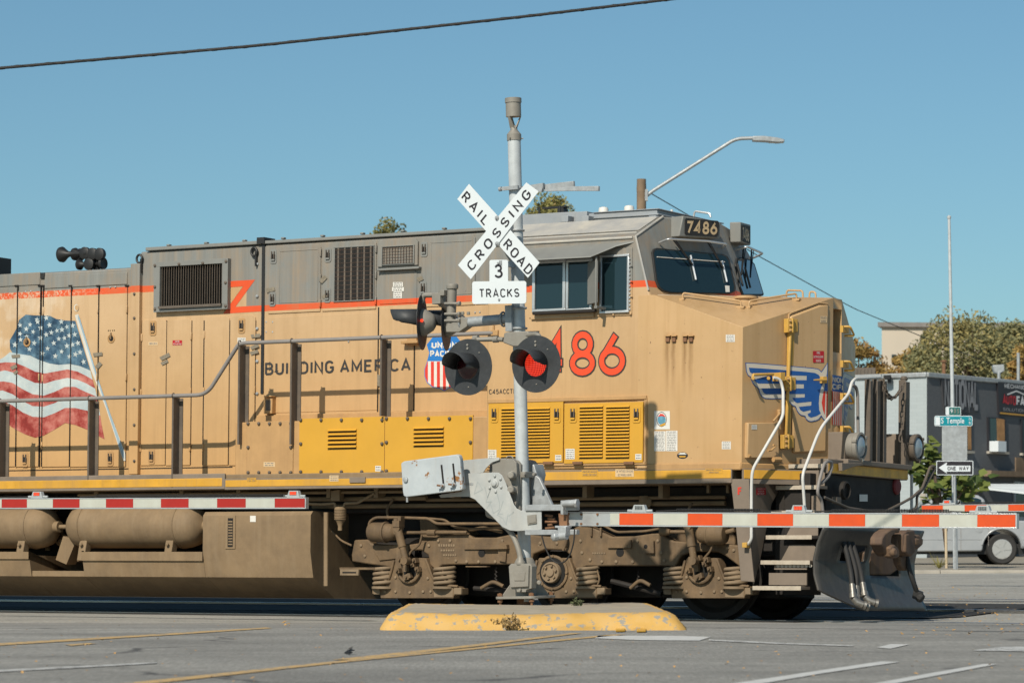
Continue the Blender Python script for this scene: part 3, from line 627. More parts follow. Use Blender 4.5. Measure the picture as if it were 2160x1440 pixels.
# ---- handrail and stanchions
RY = -1.56
rp = [(-160, 850), (0, 846.5), (380, 834), (436, 830.5), (503, 726.5), (514, 722.5), (560, 721.5), (800, 712), (1041, 702)]
mb = MB(); P3 = [LO.on(x, y, RY) for x, y in rp]; zl = sum(p.z for p in P3[:3])/3; zu = sum(p.z for p in P3[6:])/3
for p in P3[:4]: p.z = zl
for p in P3[5:]: p.z = zu
mb.tube(smoothpath(P3, .16, 8), .026, 12); part('handrail', mb, M['rail_grey'], smooth=60)
def stanchion(px, bot, zt_):
    mb = MB(); p = LO.on(px, 900, RY); x = p.x; z0 = LO.on(px, bot, RY).z; mb.box(x-.006, x+.006, RY-.01, RY+.13, z0, zt_-.02); mb.box(x+.0062, x+.058, RY+.118, RY+.13, z0, zt_-.03); mb.box(x-.02, x+.0, RY-.012, RY+.0, z0, zt_-.02)
    mb.tube([V((x-.005+.032*math.cos(a)*0, RY+.034*math.cos(a), zt_+.034*math.sin(a))) for a in [i*math.pi/6 for i in range(13)]], .007, 6)
    part('stanchion', mb, M['post'])
for px in (-0, 188.5, 366): stanchion(px, 1028, zl)
for px, b in ((504.5, 937), (614.5, 937), (804, 877)): stanchion(px, b, zu)
p = LO.on(1041, 702, RY); mb = MB(); mb.obox(p+V((.02, .01, 0)), (.05, 0, 0), (0, .03, 0), (0, 0, .035)); mb.cyl(p+V((.0, 0, .01)), p+V((0, 0, .1)), .012)
part('rail_bracket', mb, M['buffdirty'], bevel=.006)
mb = MB(); plate(mb, 845, 718, 880, 724, HY_-.006, .10); plate(mb, 858, 710, 878, 728, HY_-.006, .06); part('door_hinge', mb, M['buffdirty'], bevel=.006)
mb = MB(); plate(mb, 556, 838, 574, 872, HY_, .09); plate(mb, 560, 843, 571, 866, HY_-.09, .003, 1); plate(mb, 556, 834, 572, 837, HY_, .12); part('step_light', mb, [M['buffdirty'], M['post']], bevel=.008)
# ---------------------------------------------------------------- cab
mir = lambda p: V((p.x, -p.y, p.z))
Q = lambda pts, ox=1080, oy=400, k=3.7893: [(ox+a/k, oy+b/k) for a, b in pts]
A0, A1 = LO.on(1368, 612, CY_), LO.on(1341, 497, CY_)
C0 = LO.on(1551, 619, 0)
fn = (C0-A0).cross(A1-A0).normalized(); fn = fn if fn.x > 0 else -fn
fn2 = V((fn.x, -fn.y, fn.z))
R1 = LO.onp(1399, 457, A0, fn); zr = R1.z
def onfac(y, z): return V((A0.x+((-(y-A0.y)*fn.y-(z-A0.z)*fn.z)/fn.x), y, z))
A0b = onfac(CY_, 3.3); C0b = onfac(0, 3.3); R0 = onfac(0, zr+.03)
xr = LO.on(1027, 750, CY_).x
mb = MB(); lo_ = [V((xr, CY_, zs1)), V((A0b.x, CY_, zs1))]
rb = [V((xr, CY_, zs1)), V((xr, CY_, A1.z)), V((xr, R1.y, zr)), V((xr, 0, zr+.03)), V((xr, -R1.y, zr)), V((xr, -CY_, A1.z)), V((xr, -CY_, zs1))]
fb = [V((A0b.x, CY_, zs1)), A0b, A1, R1, R0, mir(R1), mir(A1), mir(A0b), V((A0b.x, -CY_, zs1)), V((C0b.x, 0, zs1)), C0b]
vs = rb+fb; n = 7
mb.add(vs, [tuple(range(7)), (0, 7, 8, 9, 1), (1, 9, 10, 2), (2, 10, 11, 3), (3, 11, 12, 4), (4, 12, 13, 5), (5, 13, 14, 15, 6), (8, 17, 11, 10, 9), (17, 14, 13, 12, 11), (7, 16, 17, 8), (16, 15, 14, 17), (0, 6, 15, 16, 7)])
part('cab', mb, M['hood'], bevel=.02)
# sun-bleached roof slope, drip mouldings, corner trim
mb = MB(); o3 = V((0, -.006, .004))
def slope(y): return A1.z+(zr-A1.z)*(y-CY_)/(R1.y-CY_)
def fx(y): z = slope(y); return onfac(y, z).x
mb.prism([V((xr+.03, CY_+.16, slope(CY_+.16))), V((fx(CY_+.16)-.06, CY_+.16, slope(CY_+.16))), V((fx(R1.y-.01)-.06, R1.y-.01, slope(R1.y-.01))), V((xr+.03, R1.y-.01, slope(R1.y-.01)))], o3*2)
part('roof_slope_panel', mb, M['roofgrey'], bevel=.004)
mb = MB(); mb.tube([V((xr, CY_-.005, A1.z-.02)), V((A1.x-.04, CY_-.005, A1.z-.02))], .016, 8); mb.tube([V((xr, CY_+.1, slope(CY_+.1))), V((fx(CY_+.1)-.05, CY_+.1, slope(CY_+.1))) ], .012, 8)
mb.tube([A1+V((.0, -.004, -.01)), R1+V((0, -.01, .0))], .014, 8); mb.tube([A1+V((0, -.004, 0)), A0+V((-.0, -.004, 0))], .012, 8)
part('drip_moulding', mb, M['roofgrey'])
# roof hatch, air conditioner, domes
mb = MB()
def roofbox(px0, px1, y0, y1, zb_, zt_, m=0):
    x0, x1 = LO.on(px0, 450, y0).x, LO.on(px1, 450, y0).x; mb.box(x0, x1, y0, y1, zb_, zt_, m); return x0, x1
za_ = LO.on(1300, 447, -.85).z
roofbox(1100, 1215, -.85, .85, zr-.02, LO.on(1150, 450, -.85).z); roofbox(1213, 1238, -.9, -.7, zr-.02, LO.on(1150, 452, -.85).z)
x0, x1 = roofbox(1238, 1386, -.85, .85, zr-.02, za_)
mb.box(x0+.02, x1+.03, -.87, .87, za_-.07, za_-.05); mb.box(x0+.1, x1+.03, -.87, .87, za_-.0, za_+.012)
for px in (1195, 1238, 1380): p = LO.on(px, 461, -.95); mb.box(p.x-.05, p.x+.05, -1.0, -.84, p.z-.05, p.z+.03)
part('roof_air_conditioner', mb, M['hatch'], bevel=.008)
mb = MB()
for px, y in ((1273, -.45), (1327, -.45)): p = LO.on(px, 446, y); mb.lathe([(.062, -.1), (.062, .095), (.055, .115), (.03, .125)], V((p.x, y, za_+.0)), UP, 18)
p = LO.on(1417, 440, .2); mb.cyl(V((p.x, .2, za_-.1)), V((p.x, .2, za_+.13)), .016)
part('antenna_domes', mb, M['paper'])
mb = MB(); p = LO.on(1172, 438, 0); mb.box(p.x-.17, p.x+.17, -.05, .05, p.z-.008, p.z+.01); mb.prism([V((p.x+.02, -.05, zr)), V((p.x+.2, -.05, zr)), V((p.x+.14, -.05, p.z-.01)), V((p.x+.06, -.05, p.z-.01))], (0, .1, 0))
for dx in (-.15, .15): mb.cyl((p.x+dx, -.15, zr), (p.x+dx, -.15, p.z), .014)
p = LO.on(1340, 432, 0); mb.box(p.x-.2, p.x+.32, -.12, .12, za_+.09, za_+.11)
for dx in (-.18, .1, .3): mb.cyl((p.x+dx, -.1, za_), (p.x+dx, -.1, za_+.1), .014)
part('roof_antennas', mb, M['black'])
# side windows
def winframe(mb, px0, py0, px1, py1, ly, w_, t, mi=0):
    x0, x1, z0, z1 = pr(px0, py0, px1, py1, ly-t)
    for q in ((x0, x1, z0, z0+w_), (x0, x1, z1-w_, z1), (x0, x0+w_, z0+w_, z1-w_), (x1-w_, x1, z0+w_, z1-w_)): mb.box(q[0], q[1], ly-t, ly+.01, q[2], q[3], mi)
    return x0+w_, x1-w_, z0+w_, z1-w_
def window(pxs, ly, w_, t, name='side_window', m='alu'):
    mb = MB(); a = winframe(mb, *pxs, ly, w_, t); o = part('window_frame', mb, M[m], bevel=.005); mb = MB(); mb.box(a[0]-.003, a[1]+.003, ly-.012, ly-.006, a[2]-.003, a[3]+.003); part('window_pane', mb, M['glass'], o); return o
mb = MB(); plate(mb, 1116, 545, 1256, 668, CY_, .012); plate(mb, 1119, 660, 1252, 671, CY_, .03); plate(mb, 1256, 524, 1333, 666, CY_, .014)
bolts(mb, [(1151, 669), (1186, 668), (1222, 667), (1294, 664), (1330, 662), (1332, 625), (1332, 594), (1332, 561)], CY_-.02, .014, .015)
part('window_surround', mb, M['hood'], bevel=.005)
window((1122, 548, 1192, 658), CY_-.012, .04, .035); window((1193, 546, 1248, 656), CY_-.012, .035, .028); window((1264, 537, 1326, 660), CY_-.014, .028, .03)
mb = MB()
for i in range(14): p = LO.on(1330, 545+i*8.2, CY_-.014); mb.box(p.x-.012, p.x+.004, CY_-.03, CY_-.01, p.z-.012, p.z+.012)
part('frame_clips', mb, M['alu'])
mb = MB(); plate(mb, 1122, 654, 1254, 661, CY_-.05, .05); part('window_sill', mb, M['dark'], bevel=.01)
mb = MB(); p0, p1 = LO.on(1239, 600, CY_-.05), LO.on(1259, 600, CY_-.22); za2, zb2 = LO.on(1250, 640, CY_-.15).z, LO.on(1250, 551, CY_-.15).z
mb.prism([V((p0.x, CY_-.05, za2)), V((p1.x, CY_-.24, za2)), V((p1.x, CY_-.24, zb2)), V((p0.x, CY_-.05, zb2))], (.02, .01, 0)); mb.tube([V((p1.x, CY_-.24, za2-.06)), V((p1.x, CY_-.24, zb2+.04))], .014, 8); mb.box(p1.x-.02, p1.x+.02, CY_-.25, CY_, za2-.07, za2-.04)
part('wind_deflector', mb, M['grey'], bevel=.004)
mb = MB(); b0, b1, f0, f1 = LO.on(1062, 530, CY_), LO.on(1338, 511, CY_), LO.on(1082, 553, CY_-.34), LO.on(1245, 543, CY_-.34); f0.z = f1.z
mb.prism([b0, b1, LO.on(1300, 520, CY_-.08), f1, f0], (0, .008, .018)); part('window_awning', mb, M['grey'], bevel=.003)
# windshields
def onfr(pts, o=0, far=False, frm=None):
    q = []
    for x, y in pts:
        n_ = fn2 if far else fn; p0 = (mir(A0) if far else A0)+n_*o
        q.append(LO.onp(x, y, p0, n_))
    return q
WS = Q([(1122, 500), (1135, 472), (1160, 464), (1690, 516), (1722, 530), (1742, 560), (1792, 780), (1786, 812), (1745, 832), (1270, 824), (1205, 808), (1172, 780), (1150, 720)])
WF = Q([(1792, 590), (1800, 548), (1830, 540), (1905, 556), (1940, 592), (2014, 835), (2010, 846), (1850, 846), (1828, 790)])
def shrink(pts, k):
    cx = sum(p[0] for p in pts)/len(pts); cy = sum(p[1] for p in pts)/len(pts); return [(cx+(x-cx)*k, cy+(y-cy)*k*1.0) for x, y in pts]
for pts, far, k in ((WS, False, .955), (WF, True, .92)):
    mb = MB(); mb.prism(onfr(pts, .022, far), (fn2 if far else fn)*-.03, 0); o = part('windshield_gasket', mb, M['rubber'], bevel=.006)
    mb = MB(); mb.prism(onfr(shrink(pts, k), .026, far), (fn2 if far else fn)*-.02); part('windshield_pane', mb, M['glass'], o)
# wipers with their guard bars
mb = MB(); g = onfr(Q([(1175, 422), (1250, 394), (1560, 412), (1715, 436), (1680, 462)]), .2); g[0] = onfr(Q([(1178, 424)]), .02)[0]; g[-1] = onfr(Q([(1678, 464)]), .02)[0]
mb.tube(smoothpath(g, .05), .014, 8); part('wiper_guard', mb, M['alu'], smooth=60)
mb = MB(); g = onfr(Q([(1785, 480), (1880, 455), (2005, 510), (1930, 540)]), .18, True); g[0] = onfr(Q([(1790, 482)]), .02, True)[0]; g[-1] = onfr(Q([(1928, 545)]), .02, True)[0]
mb.tube(smoothpath(g, .05), .014, 8); part('wiper_guard', mb, M['alu'], smooth=60)
def wiper(p0, p1, b0, b1, far=False):
    mb = MB(); a, b = onfr(Q([p0, p1]), .06, far); a2, b2 = onfr(Q([b0, b1]), .045, far)
    mb.tube([a, b], .011, 6); mb.tube([a+V((.03, 0, .0)), b], .006, 6); mb.tube([a2, b2], .014, 6, 1); part('wiper', mb, [M['black'], M['alu'] if not far else M['black']])
wiper((1285, 395), (1445, 600), (1428, 525), (1470, 720)); wiper((1560, 412), (1690, 625), (1680, 570), (1718, 738))
wiper((1850, 470), (1835, 680), (1800, 590), (1845, 770), True); wiper((1915, 480), (1905, 700), (1862, 620), (1905, 785), True)
mb = MB(); q = onfr(Q([(1160, 538), (1700, 578)]), .032); mb.tube(q, .006, 6); part('wiper_link', mb, M['paper'])
mb = MB(); mb.poly(onfr(Q([(1702, 765), (1738, 768), (1740, 818), (1708, 818)]), .031)); part('window_sticker', mb, M['paper'])
# number boards
nh = V((fn.x, fn.y, 0)).normalized(); p0 = LO.onp(*Q([(1500, 375)])[0], A0, fn)+nh*.14
def onb(pts, o=0): return [LO.onp(x, y, p0+nh*o, nh) for x, y in Q(pts)]
nf = V((nh.x, -nh.y, 0)); pf = mir(p0)
def onbf(pts, o=0): return [LO.onp(x, y, pf+nf*o, nf) for x, y in Q(pts)]
for f, n_, box, plt, tx, m in ((onb, nh, [(1368, 208), (1668, 262), (1662, 390), (1335, 374)], [(1392, 228), (1640, 250), (1652, 264), (1645, 365), (1632, 378), (1392, 362), (1380, 350), (1382, 240)], ((1398, 352), (1632, 360), (1402, 250)), 'grey'),
                            (onbf, nf, [(1828, 258), (1908, 280), (1908, 446), (1830, 420)], [(1838, 282), (1898, 296), (1900, 430), (1838, 408)], ((1844, 400), (1894, 418), (1845, 300)), 'grey')):
    mb = MB(); mb.prism(f(box), n_*-(.2 if f is onb else .14)); o = part('number_board', mb, M['grey'], bevel=.012)
    mb = MB(); mb.prism(f(plt, .004), n_*.01, 0); mb.prism(f(plt, .008), n_*.004, 1); 
    part('board_glass', mb, [M['rubber'], M['signblack']], o)
    mb = MB(); a, b = f([tx[0], tx[1]], .014); up = f([tx[2]], .014)[0]-a; stroketext(mb, '7486', a, b, up, n_, .2, .34); part('board_numerals', mb, M['paperbuff'], o)
# grab iron over number board
mb = MB(); q = [LO.on(*p, -.45) for p in Q([(1452, 215), (1460, 172), (1580, 190), (1588, 222)])]; mb.tube(smoothpath(q, .04), .013, 8); part('roof_grab_iron', mb, M['alu'])
mb = MB(); q = [LO.on(*p, -.5) for p in Q([(1168, 142), (1700, 245)])]; x1 = q[0].x; mb.prism([V((x1, -.8, za_)), V((x1+.55, -.05, za_-.13)), V((x1+.55, .05, za_-.13)), V((x1, .8, za_))], (0, 0, -.12)); part('roof_front_hatch', mb, M['hatch'], bevel=.008)
# ---------------------------------------------------------------- nose
NM = M['nosebuff']
a, b, bb = LO.on(1378, 622, CY_), LO.on(1567, 690, CY_), LO.on(1562, 985, CY_)
FXN = b.x+.485; zn0 = zs1-.0
cN = LO.onx(1762, 629, FXN); zt_ = cN.z; c = V((FXN, -.12, zt_)); dC = V((onfac(0, 3.95).x-.02, 0, C0.z-.075))
f0 = V((FXN, 0, zt_))
bx = b.x
a.y = b.y = CY_-.004; v = [V((a.x-.2, CY_-.004, zn0)), V((a.x-.2, CY_-.004, a.z)), a, b, V((bx, CY_-.004, zn0)), c, V((FXN, -.12, zn0))]
RD = .16; zr0, zr1 = LO.onx(1756, 742, FXN).z, LO.onx(1756, 650, FXN).z
vm = [mir(p) for p in v]; mb = MB()
b2 = V((C0.x-.6, 0, C0.z+.0))
vs = v+vm+[dC, V((dC.x-.5, 0, dC.z))]+[V((FXN-d, s*.118, z)) for d in (0, RD) for s in (-1, 1) for z in (zr0, zr1)]
mb.add(vs, [(0, 4, 3, 2, 1), (7, 8, 9, 10, 11), (4, 6, 5, 3), (11, 10, 12, 13), (6, 13, 18, 16), (16, 17, 5, 6), (18, 13, 12, 19), (5, 17, 19, 12), (16, 18, 22, 20), (17, 21, 23, 19), (16, 20, 21, 17), (18, 19, 23, 22), (20, 22, 23, 21), (2, 3, 5), (9, 12, 10), (2, 5, 14), (9, 14, 12), (5, 12, 14), (1, 2, 14, 15), (8, 15, 14, 9), (0, 1, 15, 8, 7), (0, 7, 13, 6), (0, 6, 4), (7, 11, 13)])
part('nose', mb, NM, bevel=.06)
mb = MB(); fo = V((0, 0, .012))
mb.tess([a+V((.05, .06, .012)), b+V((-.02, .07, .012)), c+V((-.04, -.0, .008)), dC+V((.08, -.05, .012))]); 
M['nosetop'] = mat('grit_worn_nose_top', (.58, .45, .31), .8, var=.1, dirt=(.68, .63, .56), da=.95, ds=2.4, bump=.15, bs=90)
# the nose top keeps its own gritty anti-slip coat
mb = MB(); mb.add([a+V((.03, .05, .006)), b+V((-.09, .09, .006)), c+V((-.06, .02, .006)), dC+V((.05, -.02, .006))], [(0, 1, 2), (0, 2, 3)]); mb.add([mir(a)+V((.03, -.05, .006)), mir(b)+V((-.03, -.05, .006)), mir(c)+V((-.03, -.02, .006)), dC+V((.05, .02, .006))], [(0, 1, 2), (0, 2, 3)])
part('nose_top_coating', mb, M['nosetop'])
# facet planes of the nose
fd = (V((FXN, -.12, 0))-V((bx, CY_, 0))).normalized(); nn = V((fd.y, -fd.x, 0)); nn = nn if nn.x > 0 else -nn
Q2 = lambda pts: [(1500+x/4.5, 600+y/4.5) for x, y in pts]
def onn(pts, o=0): return [LO.onp(x, y, V((bx, CY_, 0))+nn*o, nn) for x, y in pts]
nn2 = V((nn.x, -nn.y, 0))
def onn2(pts, o=0): return [LO.onp(x, y, V((bx, -CY_, 0))+nn2*o, nn2) for x, y in pts]
DT = .035
mb = MB(); mb.prism(onn(Q2([(758, 300), (1035, 195), (1118, 192), (1112, 640), (1090, 1440), (700, 1440)])[:4]+[(1743, 953), (1675, 955)], DT), nn*-(DT+.01)); nd = part('nose_door', mb, NM, bevel=.02)
mb = MB(); mb.tube(onn(Q2([(738, 325), (738, 285), (760, 268), (1020, 172), (1105, 185)]), .012), .012, 6); part('door_rain_gutter', mb, M['buff'])
M['hinge'] = mat('yellow_hinge_paint', (.52, .30, .06), .5, var=.12, dirt=(.26, .16, .07), da=.35, ds=6)
mb = MB(); mb.prism(onn(Q2([(722, 440), (778, 440), (735, 1430), (700, 1430)]), .01), nn*.03, 0); mb.tube(onn(Q2([(752, 440), (712, 1430)]), .05), .02, 8, 0)
for y in (390, 940, 1490):
    xx = 750-(y-390)*.035; mb.prism(onn(Q2([(xx-62, y-65), (xx-2, y-65), (xx-2, y+68), (xx-62, y+68)]), .01), nn*.075, 0)
    mb.prism(onn(Q2([(xx+2, y-60), (xx+62, y-60), (xx+62, y+60), (xx+2, y+60)]), DT), nn*.02, 0); mb.tube(onn(Q2([(xx+20, y-70), (xx+20, y+70)]), DT+.045), .02, 8, 0)
    for yy in (-45, 0, 45): mb.lathe([(.018, 0), (.012, .02)], onn(Q2([(xx-2, y+yy)]), .085)[0], nn, 8, 1)
part('door_hinge', mb, [M['hinge'], M['buffdirty']], bevel=.006)
# emblem: wing over two surfaces of the nose (clipped at the hinge line) and centre shield
def clip(pts, x0, keep):
    o = []
    for i in range(len(pts)):
        p, q = pts[i-1], pts[i]; ip, iq = (p[0] < x0) == keep, (q[0] < x0) == keep
        if ip != iq: t = (x0-p[0])/(q[0]-p[0]); o.append((x0, p[1]+(q[1]-p[1])*t))
        if iq: o.append(q)
    return o
wing_out = [(325, 740), (430, 745), (560, 755), (760, 772), (960, 790), (1010, 797), (1032, 808), (1046, 824), (1060, 806), (1107, 738), (1107, 840), (1100, 1295), (1083, 1295), (1062, 1275), (1045, 1250), (1026, 1278), (1000, 1292), (950, 1302), (920, 1295), (900, 1278), (890, 1250), (850, 1240), (830, 1222), (812, 1195), (800, 1160), (770, 1145), (745, 1120), (720, 1080), (640, 1085), (570, 1086), (510, 1082), (480, 1062), (462, 1035), (448, 985), (415, 962), (392, 935), (380, 905), (375, 880), (348, 862), (332, 825)]
def inset(pts, d):
    o = []; n_ = len(pts)
    ar = sum(pts[i-1][0]*pts[i][1]-pts[i][0]*pts[i-1][1] for i in range(n_)); s = 1 if ar > 0 else -1
    for i in range(n_):
        p, q, r = V((*pts[i-1], 0)), V((*pts[i], 0)), V((*pts[(i+1) % n_], 0)); e1, e2 = (q-p).normalized(), (r-q).normalized()
        m_ = V((-e1.y-e2.y, e1.x+e2.x, 0))
        if m_.length < .1: m_ = V((-e1.y, e1.x, 0))
        m_.normalize(); k = d*s/max(.5, m_.dot(V((-e1.y, e1.x, 0)))); o.append((q.x+m_.x*k, q.y+m_.y*k))
    return o
blue_in = [(358, 788), (500, 797), (700, 812), (900, 828), (985, 838), (1020, 856), (1045, 888), (1062, 935), (1040, 990), (1026, 1060), (1022, 1130), (1026, 1190), (1042, 1222), (1005, 1245), (950, 1262), (925, 1250), (915, 1228), (946, 1212), (944, 1190), (875, 1206), (850, 1192), (832, 1160), (950, 1147), (953, 1110), (815, 1124), (790, 1108), (770, 1075), (888, 1070), (890, 1038), (520, 1040), (497, 1025), (478, 985), (880, 985), (880, 945), (450, 938), (425, 925), (405, 902), (907, 907), (907, 865), (400, 850), (368, 830)]
mb = MB()
for keep, o in ((True, .006), (False, DT+.006)):
    for pts, mi, k in ((wing_out, 0, 0), (inset(wing_out, 7), 1, .0012), (blue_in, 0, .0024)):
        cp = clip(pts, 728, keep)
        if len(cp) > 2: mb.tess(onn(Q2(cp), o+k), mi)
# fragments of the shield on the door's right edge
mb.tess(onn(Q2([(1078, 960), (1107, 800), (1107, 1010), (1072, 1010)]), DT+.009), 0); mb.tess(onn(Q2([(1068, 1012), (1086, 1012), (1078, 1235), (1062, 1190), (1050, 1120)]), DT+.009), 2)
for i in range(2): mb.tess(onn(Q2([(1096+i*0, 1012), (1107, 1012), (1104, 1290), (1092, 1285)]), DT+.009), 2)
part('wing_emblem', mb, [M['blue'], M['silver'], M['red']], nd)
# centre strip with headlights and the shield
FC = FXN+.004
def onc(pts, o=0): return [LO.onx(x, y, FC+o) for x, y in pts]
zhl0, zhl1 = LO.onx(1756, 742, FC).z, LO.onx(1756, 652, FC).z
FH = FXN-RD+.002; mb = MB(); mb.box(FH, FH+.01, -.112, .112, zr0+.006, zr1-.006, 1)
o = part('headlight_housing', mb, [M['buffdirty'], M['post']], bevel=.008)
for zc in (zr0+(zr1-zr0)*.27, zr0+(zr1-zr0)*.73):
    mb = MB(); mb.lathe([(.10, 0), (.105, .03), (.098, .045)], (FH+.01, 0, zc), (1, 0, 0), 24, 0); mb.lathe([(.092, .035), (.07, .06), (.03, .072)], (FH+.01, 0, zc), (1, 0, 0), 24, 1); part('headlight', mb, [M['chrome'], M['lens']], o)
zsh = LO.onx(1752, 790, FC).z; zsb = LO.onx(1752, 895, FC).z
mb = MB(); zu_ = LO.onx(1752, 824, FC).z
mb.add([(FC+.002, -.143, zsh), (FC+.002, .143, zsh), (FC+.002, .143, zu_), (FC+.002, -.143, zu_)], [(0, 1, 2, 3)], 0)
for i in range(5): y0 = -.14+i*.058; mb.add([(FC+.002, y0, zu_), (FC+.002, y0+.029, zu_), (FC+.002, y0+.029, zsb), (FC+.002, y0, zsb)], [(0, 1, 2, 3)], 2); mb.add([(FC+.002, y0+.029, zu_), (FC+.002, min(.143, y0+.058), zu_), (FC+.002, min(.143, y0+.058), zsb), (FC+.002, y0+.029, zsb)], [(0, 1, 2, 3)], 1)
hz = zsh-zu_
for wd, z in (('NION', zu_+hz*.56), ('CIFI', zu_+hz*.12)): stroketext(mb, wd, (FC+.004, -.135, z), (FC+.004, .135, z), (0, 0, hz*.34), (1, 0, 0), .2, .25, 1)
part('shield_emblem', mb, [M['blue'], M['silver'], M['red']])
# mirrored wing on the far facet
mb = MB(); mi_ = lambda pts, o: [mir(p) for p in onn(Q2(pts), o)]
mb.tess(mi_(wing_out, .006), 0); mb.tess(mi_(inset(wing_out, 7), .0075), 1); mb.tess(mi_(blue_in, .009), 0)
part('wing_emblem', mb, [M['blue'], M['silver']])
# door handle, stickers, foot box
mb = MB(); q = onn(Q2([(975, 905), (1040, 905), (1095, 905)]), DT+.07); mb.tube([q[0], q[1], q[2]], .014, 8, rs=[.008, .014, .018]); mb.prism(onn(Q2([(1028, 875), (1068, 875), (1068, 938), (1028, 938)]), DT), nn*.06); part('door_handle', mb, M['hinge'], nd, bevel=.004)
sticker(LO, 0, 0, 1, 1, words=['FIRE', 'EXTINGUISHER', 'INSIDE'], m='signred', ink='paper', name='warning_sign', parent=nd, onp=lambda x, y, k: onn(Q2([(967+104*x, 630+110*y)]), DT+.005+.001*k)[0])
sticker(LO, 0, 0, 1, 1, words=['TOOL BOX', 'INSIDE'], m='paperbuff', parent=nd, onp=lambda x, y, k: onn(Q2([(1033+68*x, 299+64*y)]), DT+.005+.001*k)[0])
Q3 = lambda pts: [(1300+x/4.5, 780+y/4.5) for x, y in pts]
mb = MB(); mb.prism(onn(Q3([(1252, 500), (1540, 500), (1548, 835), (1245, 835)]), .05), nn*-.06); fbx = part('equipment_flap', mb, M['buff'], bevel=.01)
mb = MB(); q = onn(Q3([(1440, 765), (1475, 760), (1515, 720), (1490, 710)]), .1); mb.tube(q, .012, 8); q = onn(Q3([(1490, 850), (1560, 850)]), .09); mb.tube(q, .03, 8); mb.tube(onn(Q3([(1255, 815), (1270, 815)]), .06), .02, 8); part('flap_handles', mb, M['buffdirty'], fbx)
sticker(LO, 0, 0, 1, 1, rows=3, m='paper', parent=fbx, onp=lambda x, y, k: onn(Q3([(1284+52*x, 520+44*y)]), .054+.001*k)[0])
mb = MB(); mb.tube(onn(Q3([(1545, 380), (1545, 470)]), .06), .02, 8); mb.tube(onn(Q3([(1490, 488), (1555, 410)]), .08), .014, 8); mb.prism(onn(Q3([(1525, 375), (1560, 375), (1560, 470), (1525, 470)]), 0), nn*.05); part('latch_bracket', mb, M['buffdirty'], bevel=.004)
# grab irons on the far door, toilet vent, handholds on nose top
mb = MB()
for y in (400, 730, 1040, 1350):
    q = onn2(Q2([(1210, y-10), (1285, y-25), (1300, y+50), (1290, y+40)]), 0); p = onn2(Q2([(1225, y)]), .0)[0]
    mb.tube(smoothpath([p, p+nn2*.12, p+nn2*.12+V((0, .12, -.10)), p+V((0, .12, -.10))], .03), .014, 8); mb.obox(p+nn2*.03+V((0, .05, -.03)), (.02, 0, 0), (0, .08, 0), (0, 0, .04))
part('far_grab_irons', mb, M['hinge'])
mb = MB(); p = LO.on(1573, 624, -.85)-V((0, 0, .235)); mb.lathe([(.12, 0), (.12, .19), (.15, .20), (.15, .225), (.1, .235)], p, UP, 24); mb.box(p.x-.16, p.x-.12, p.y-.05, p.y+.05, p.z+.14, p.z+.22); part('toilet_vent', mb, M['buff'])
mb = MB(); tn = (b-a).cross(c-a).normalized(); tn = tn if tn.z > 0 else -tn
def ont(x, y, h=0): return LO.onp(x, y, a+tn*h, tn)
for p0_, p1_, q0, q1 in (((1440, 631), (1563, 648), (1441, 620), (1558, 637)), ((1580, 648), (1680, 632), (1584, 638), (1676, 621))):
    r0, r1 = ont(*p0_), ont(*p1_); mb.tube(smoothpath([r0, r0+V((0, 0, .075)), r1+V((0, 0, .075)), r1], .04), .012, 8); mb.obox(r1, (.05, 0, 0), (0, .03, 0), (0, 0, .012)); mb.obox(r0, (.03, 0, 0), (0, .03, 0), (0, 0, .012))
for pts in (((1658, 628), (1660, 612), (1693, 613), (1694, 628)), ((1707, 629), (1708, 615), (1720, 616), (1721, 629))): mb.tube(smoothpath([LO.on(x, y, .18) for x, y in pts], .03), .012, 8)
part('nose_handrails', mb, M['buff'], smooth=60)
# ---------------------------------------------------------------- cab side details
def big(s, px0, py0, px1, py1, h, wd, gap, ol=.033):
    a, b = LO.on(px0, py0, CY_-.004), LO.on(px1, py1, CY_-.004); up = V((0, 0, (LO.on(px0, py0-h, CY_).z-a.z)))
    mb = MB(); u = (b-a)/text_width(s, gap)
    for off, w_, mi, tr in ((0, wd, 0, 0), (.004, wd-2*ol, 1, ol)):
        x = 0; k = 0
        for ch in s:
            for st in GL[ch]:
                k += 1; st = [V((p, q)) for p, q in st]
                if tr and (st[0]-st[-1]).length > .01: st[0] = st[0]+(st[1]-st[0]).normalized()*tr; st[-1] = st[-1]+(st[-2]-st[-1]).normalized()*tr
                stroke(mb, [(x+p[0], wd*.45+p[1]*(1-wd*.9)) for p in st], w_, lambda p, q, kk: a+NO*(off+.0004*(kk % 5))+u*p+up*q, mi, k)
            x += max(p for st in GL[ch] for p, q in st)+gap
    part('road_number', mb, [M['charcoal'], M['numred']])
big('7486', 1086, 796, 1313, 793, 96, .205, .26)
lett('C45ACCTE', 1032, 831, 1088, 829.5, 10, CY_-.004, 'charcoal', .14, .3)
mb = MB(); plate(mb, 1028, 838, 1363, 846, CY_, .03); plate(mb, 1358, 838, 1364, 978, CY_, .02); plate(mb, 1027, 976, 1364, 982, CY_, .02); part('door_surround', mb, M['buffdirty'], bevel=.005)
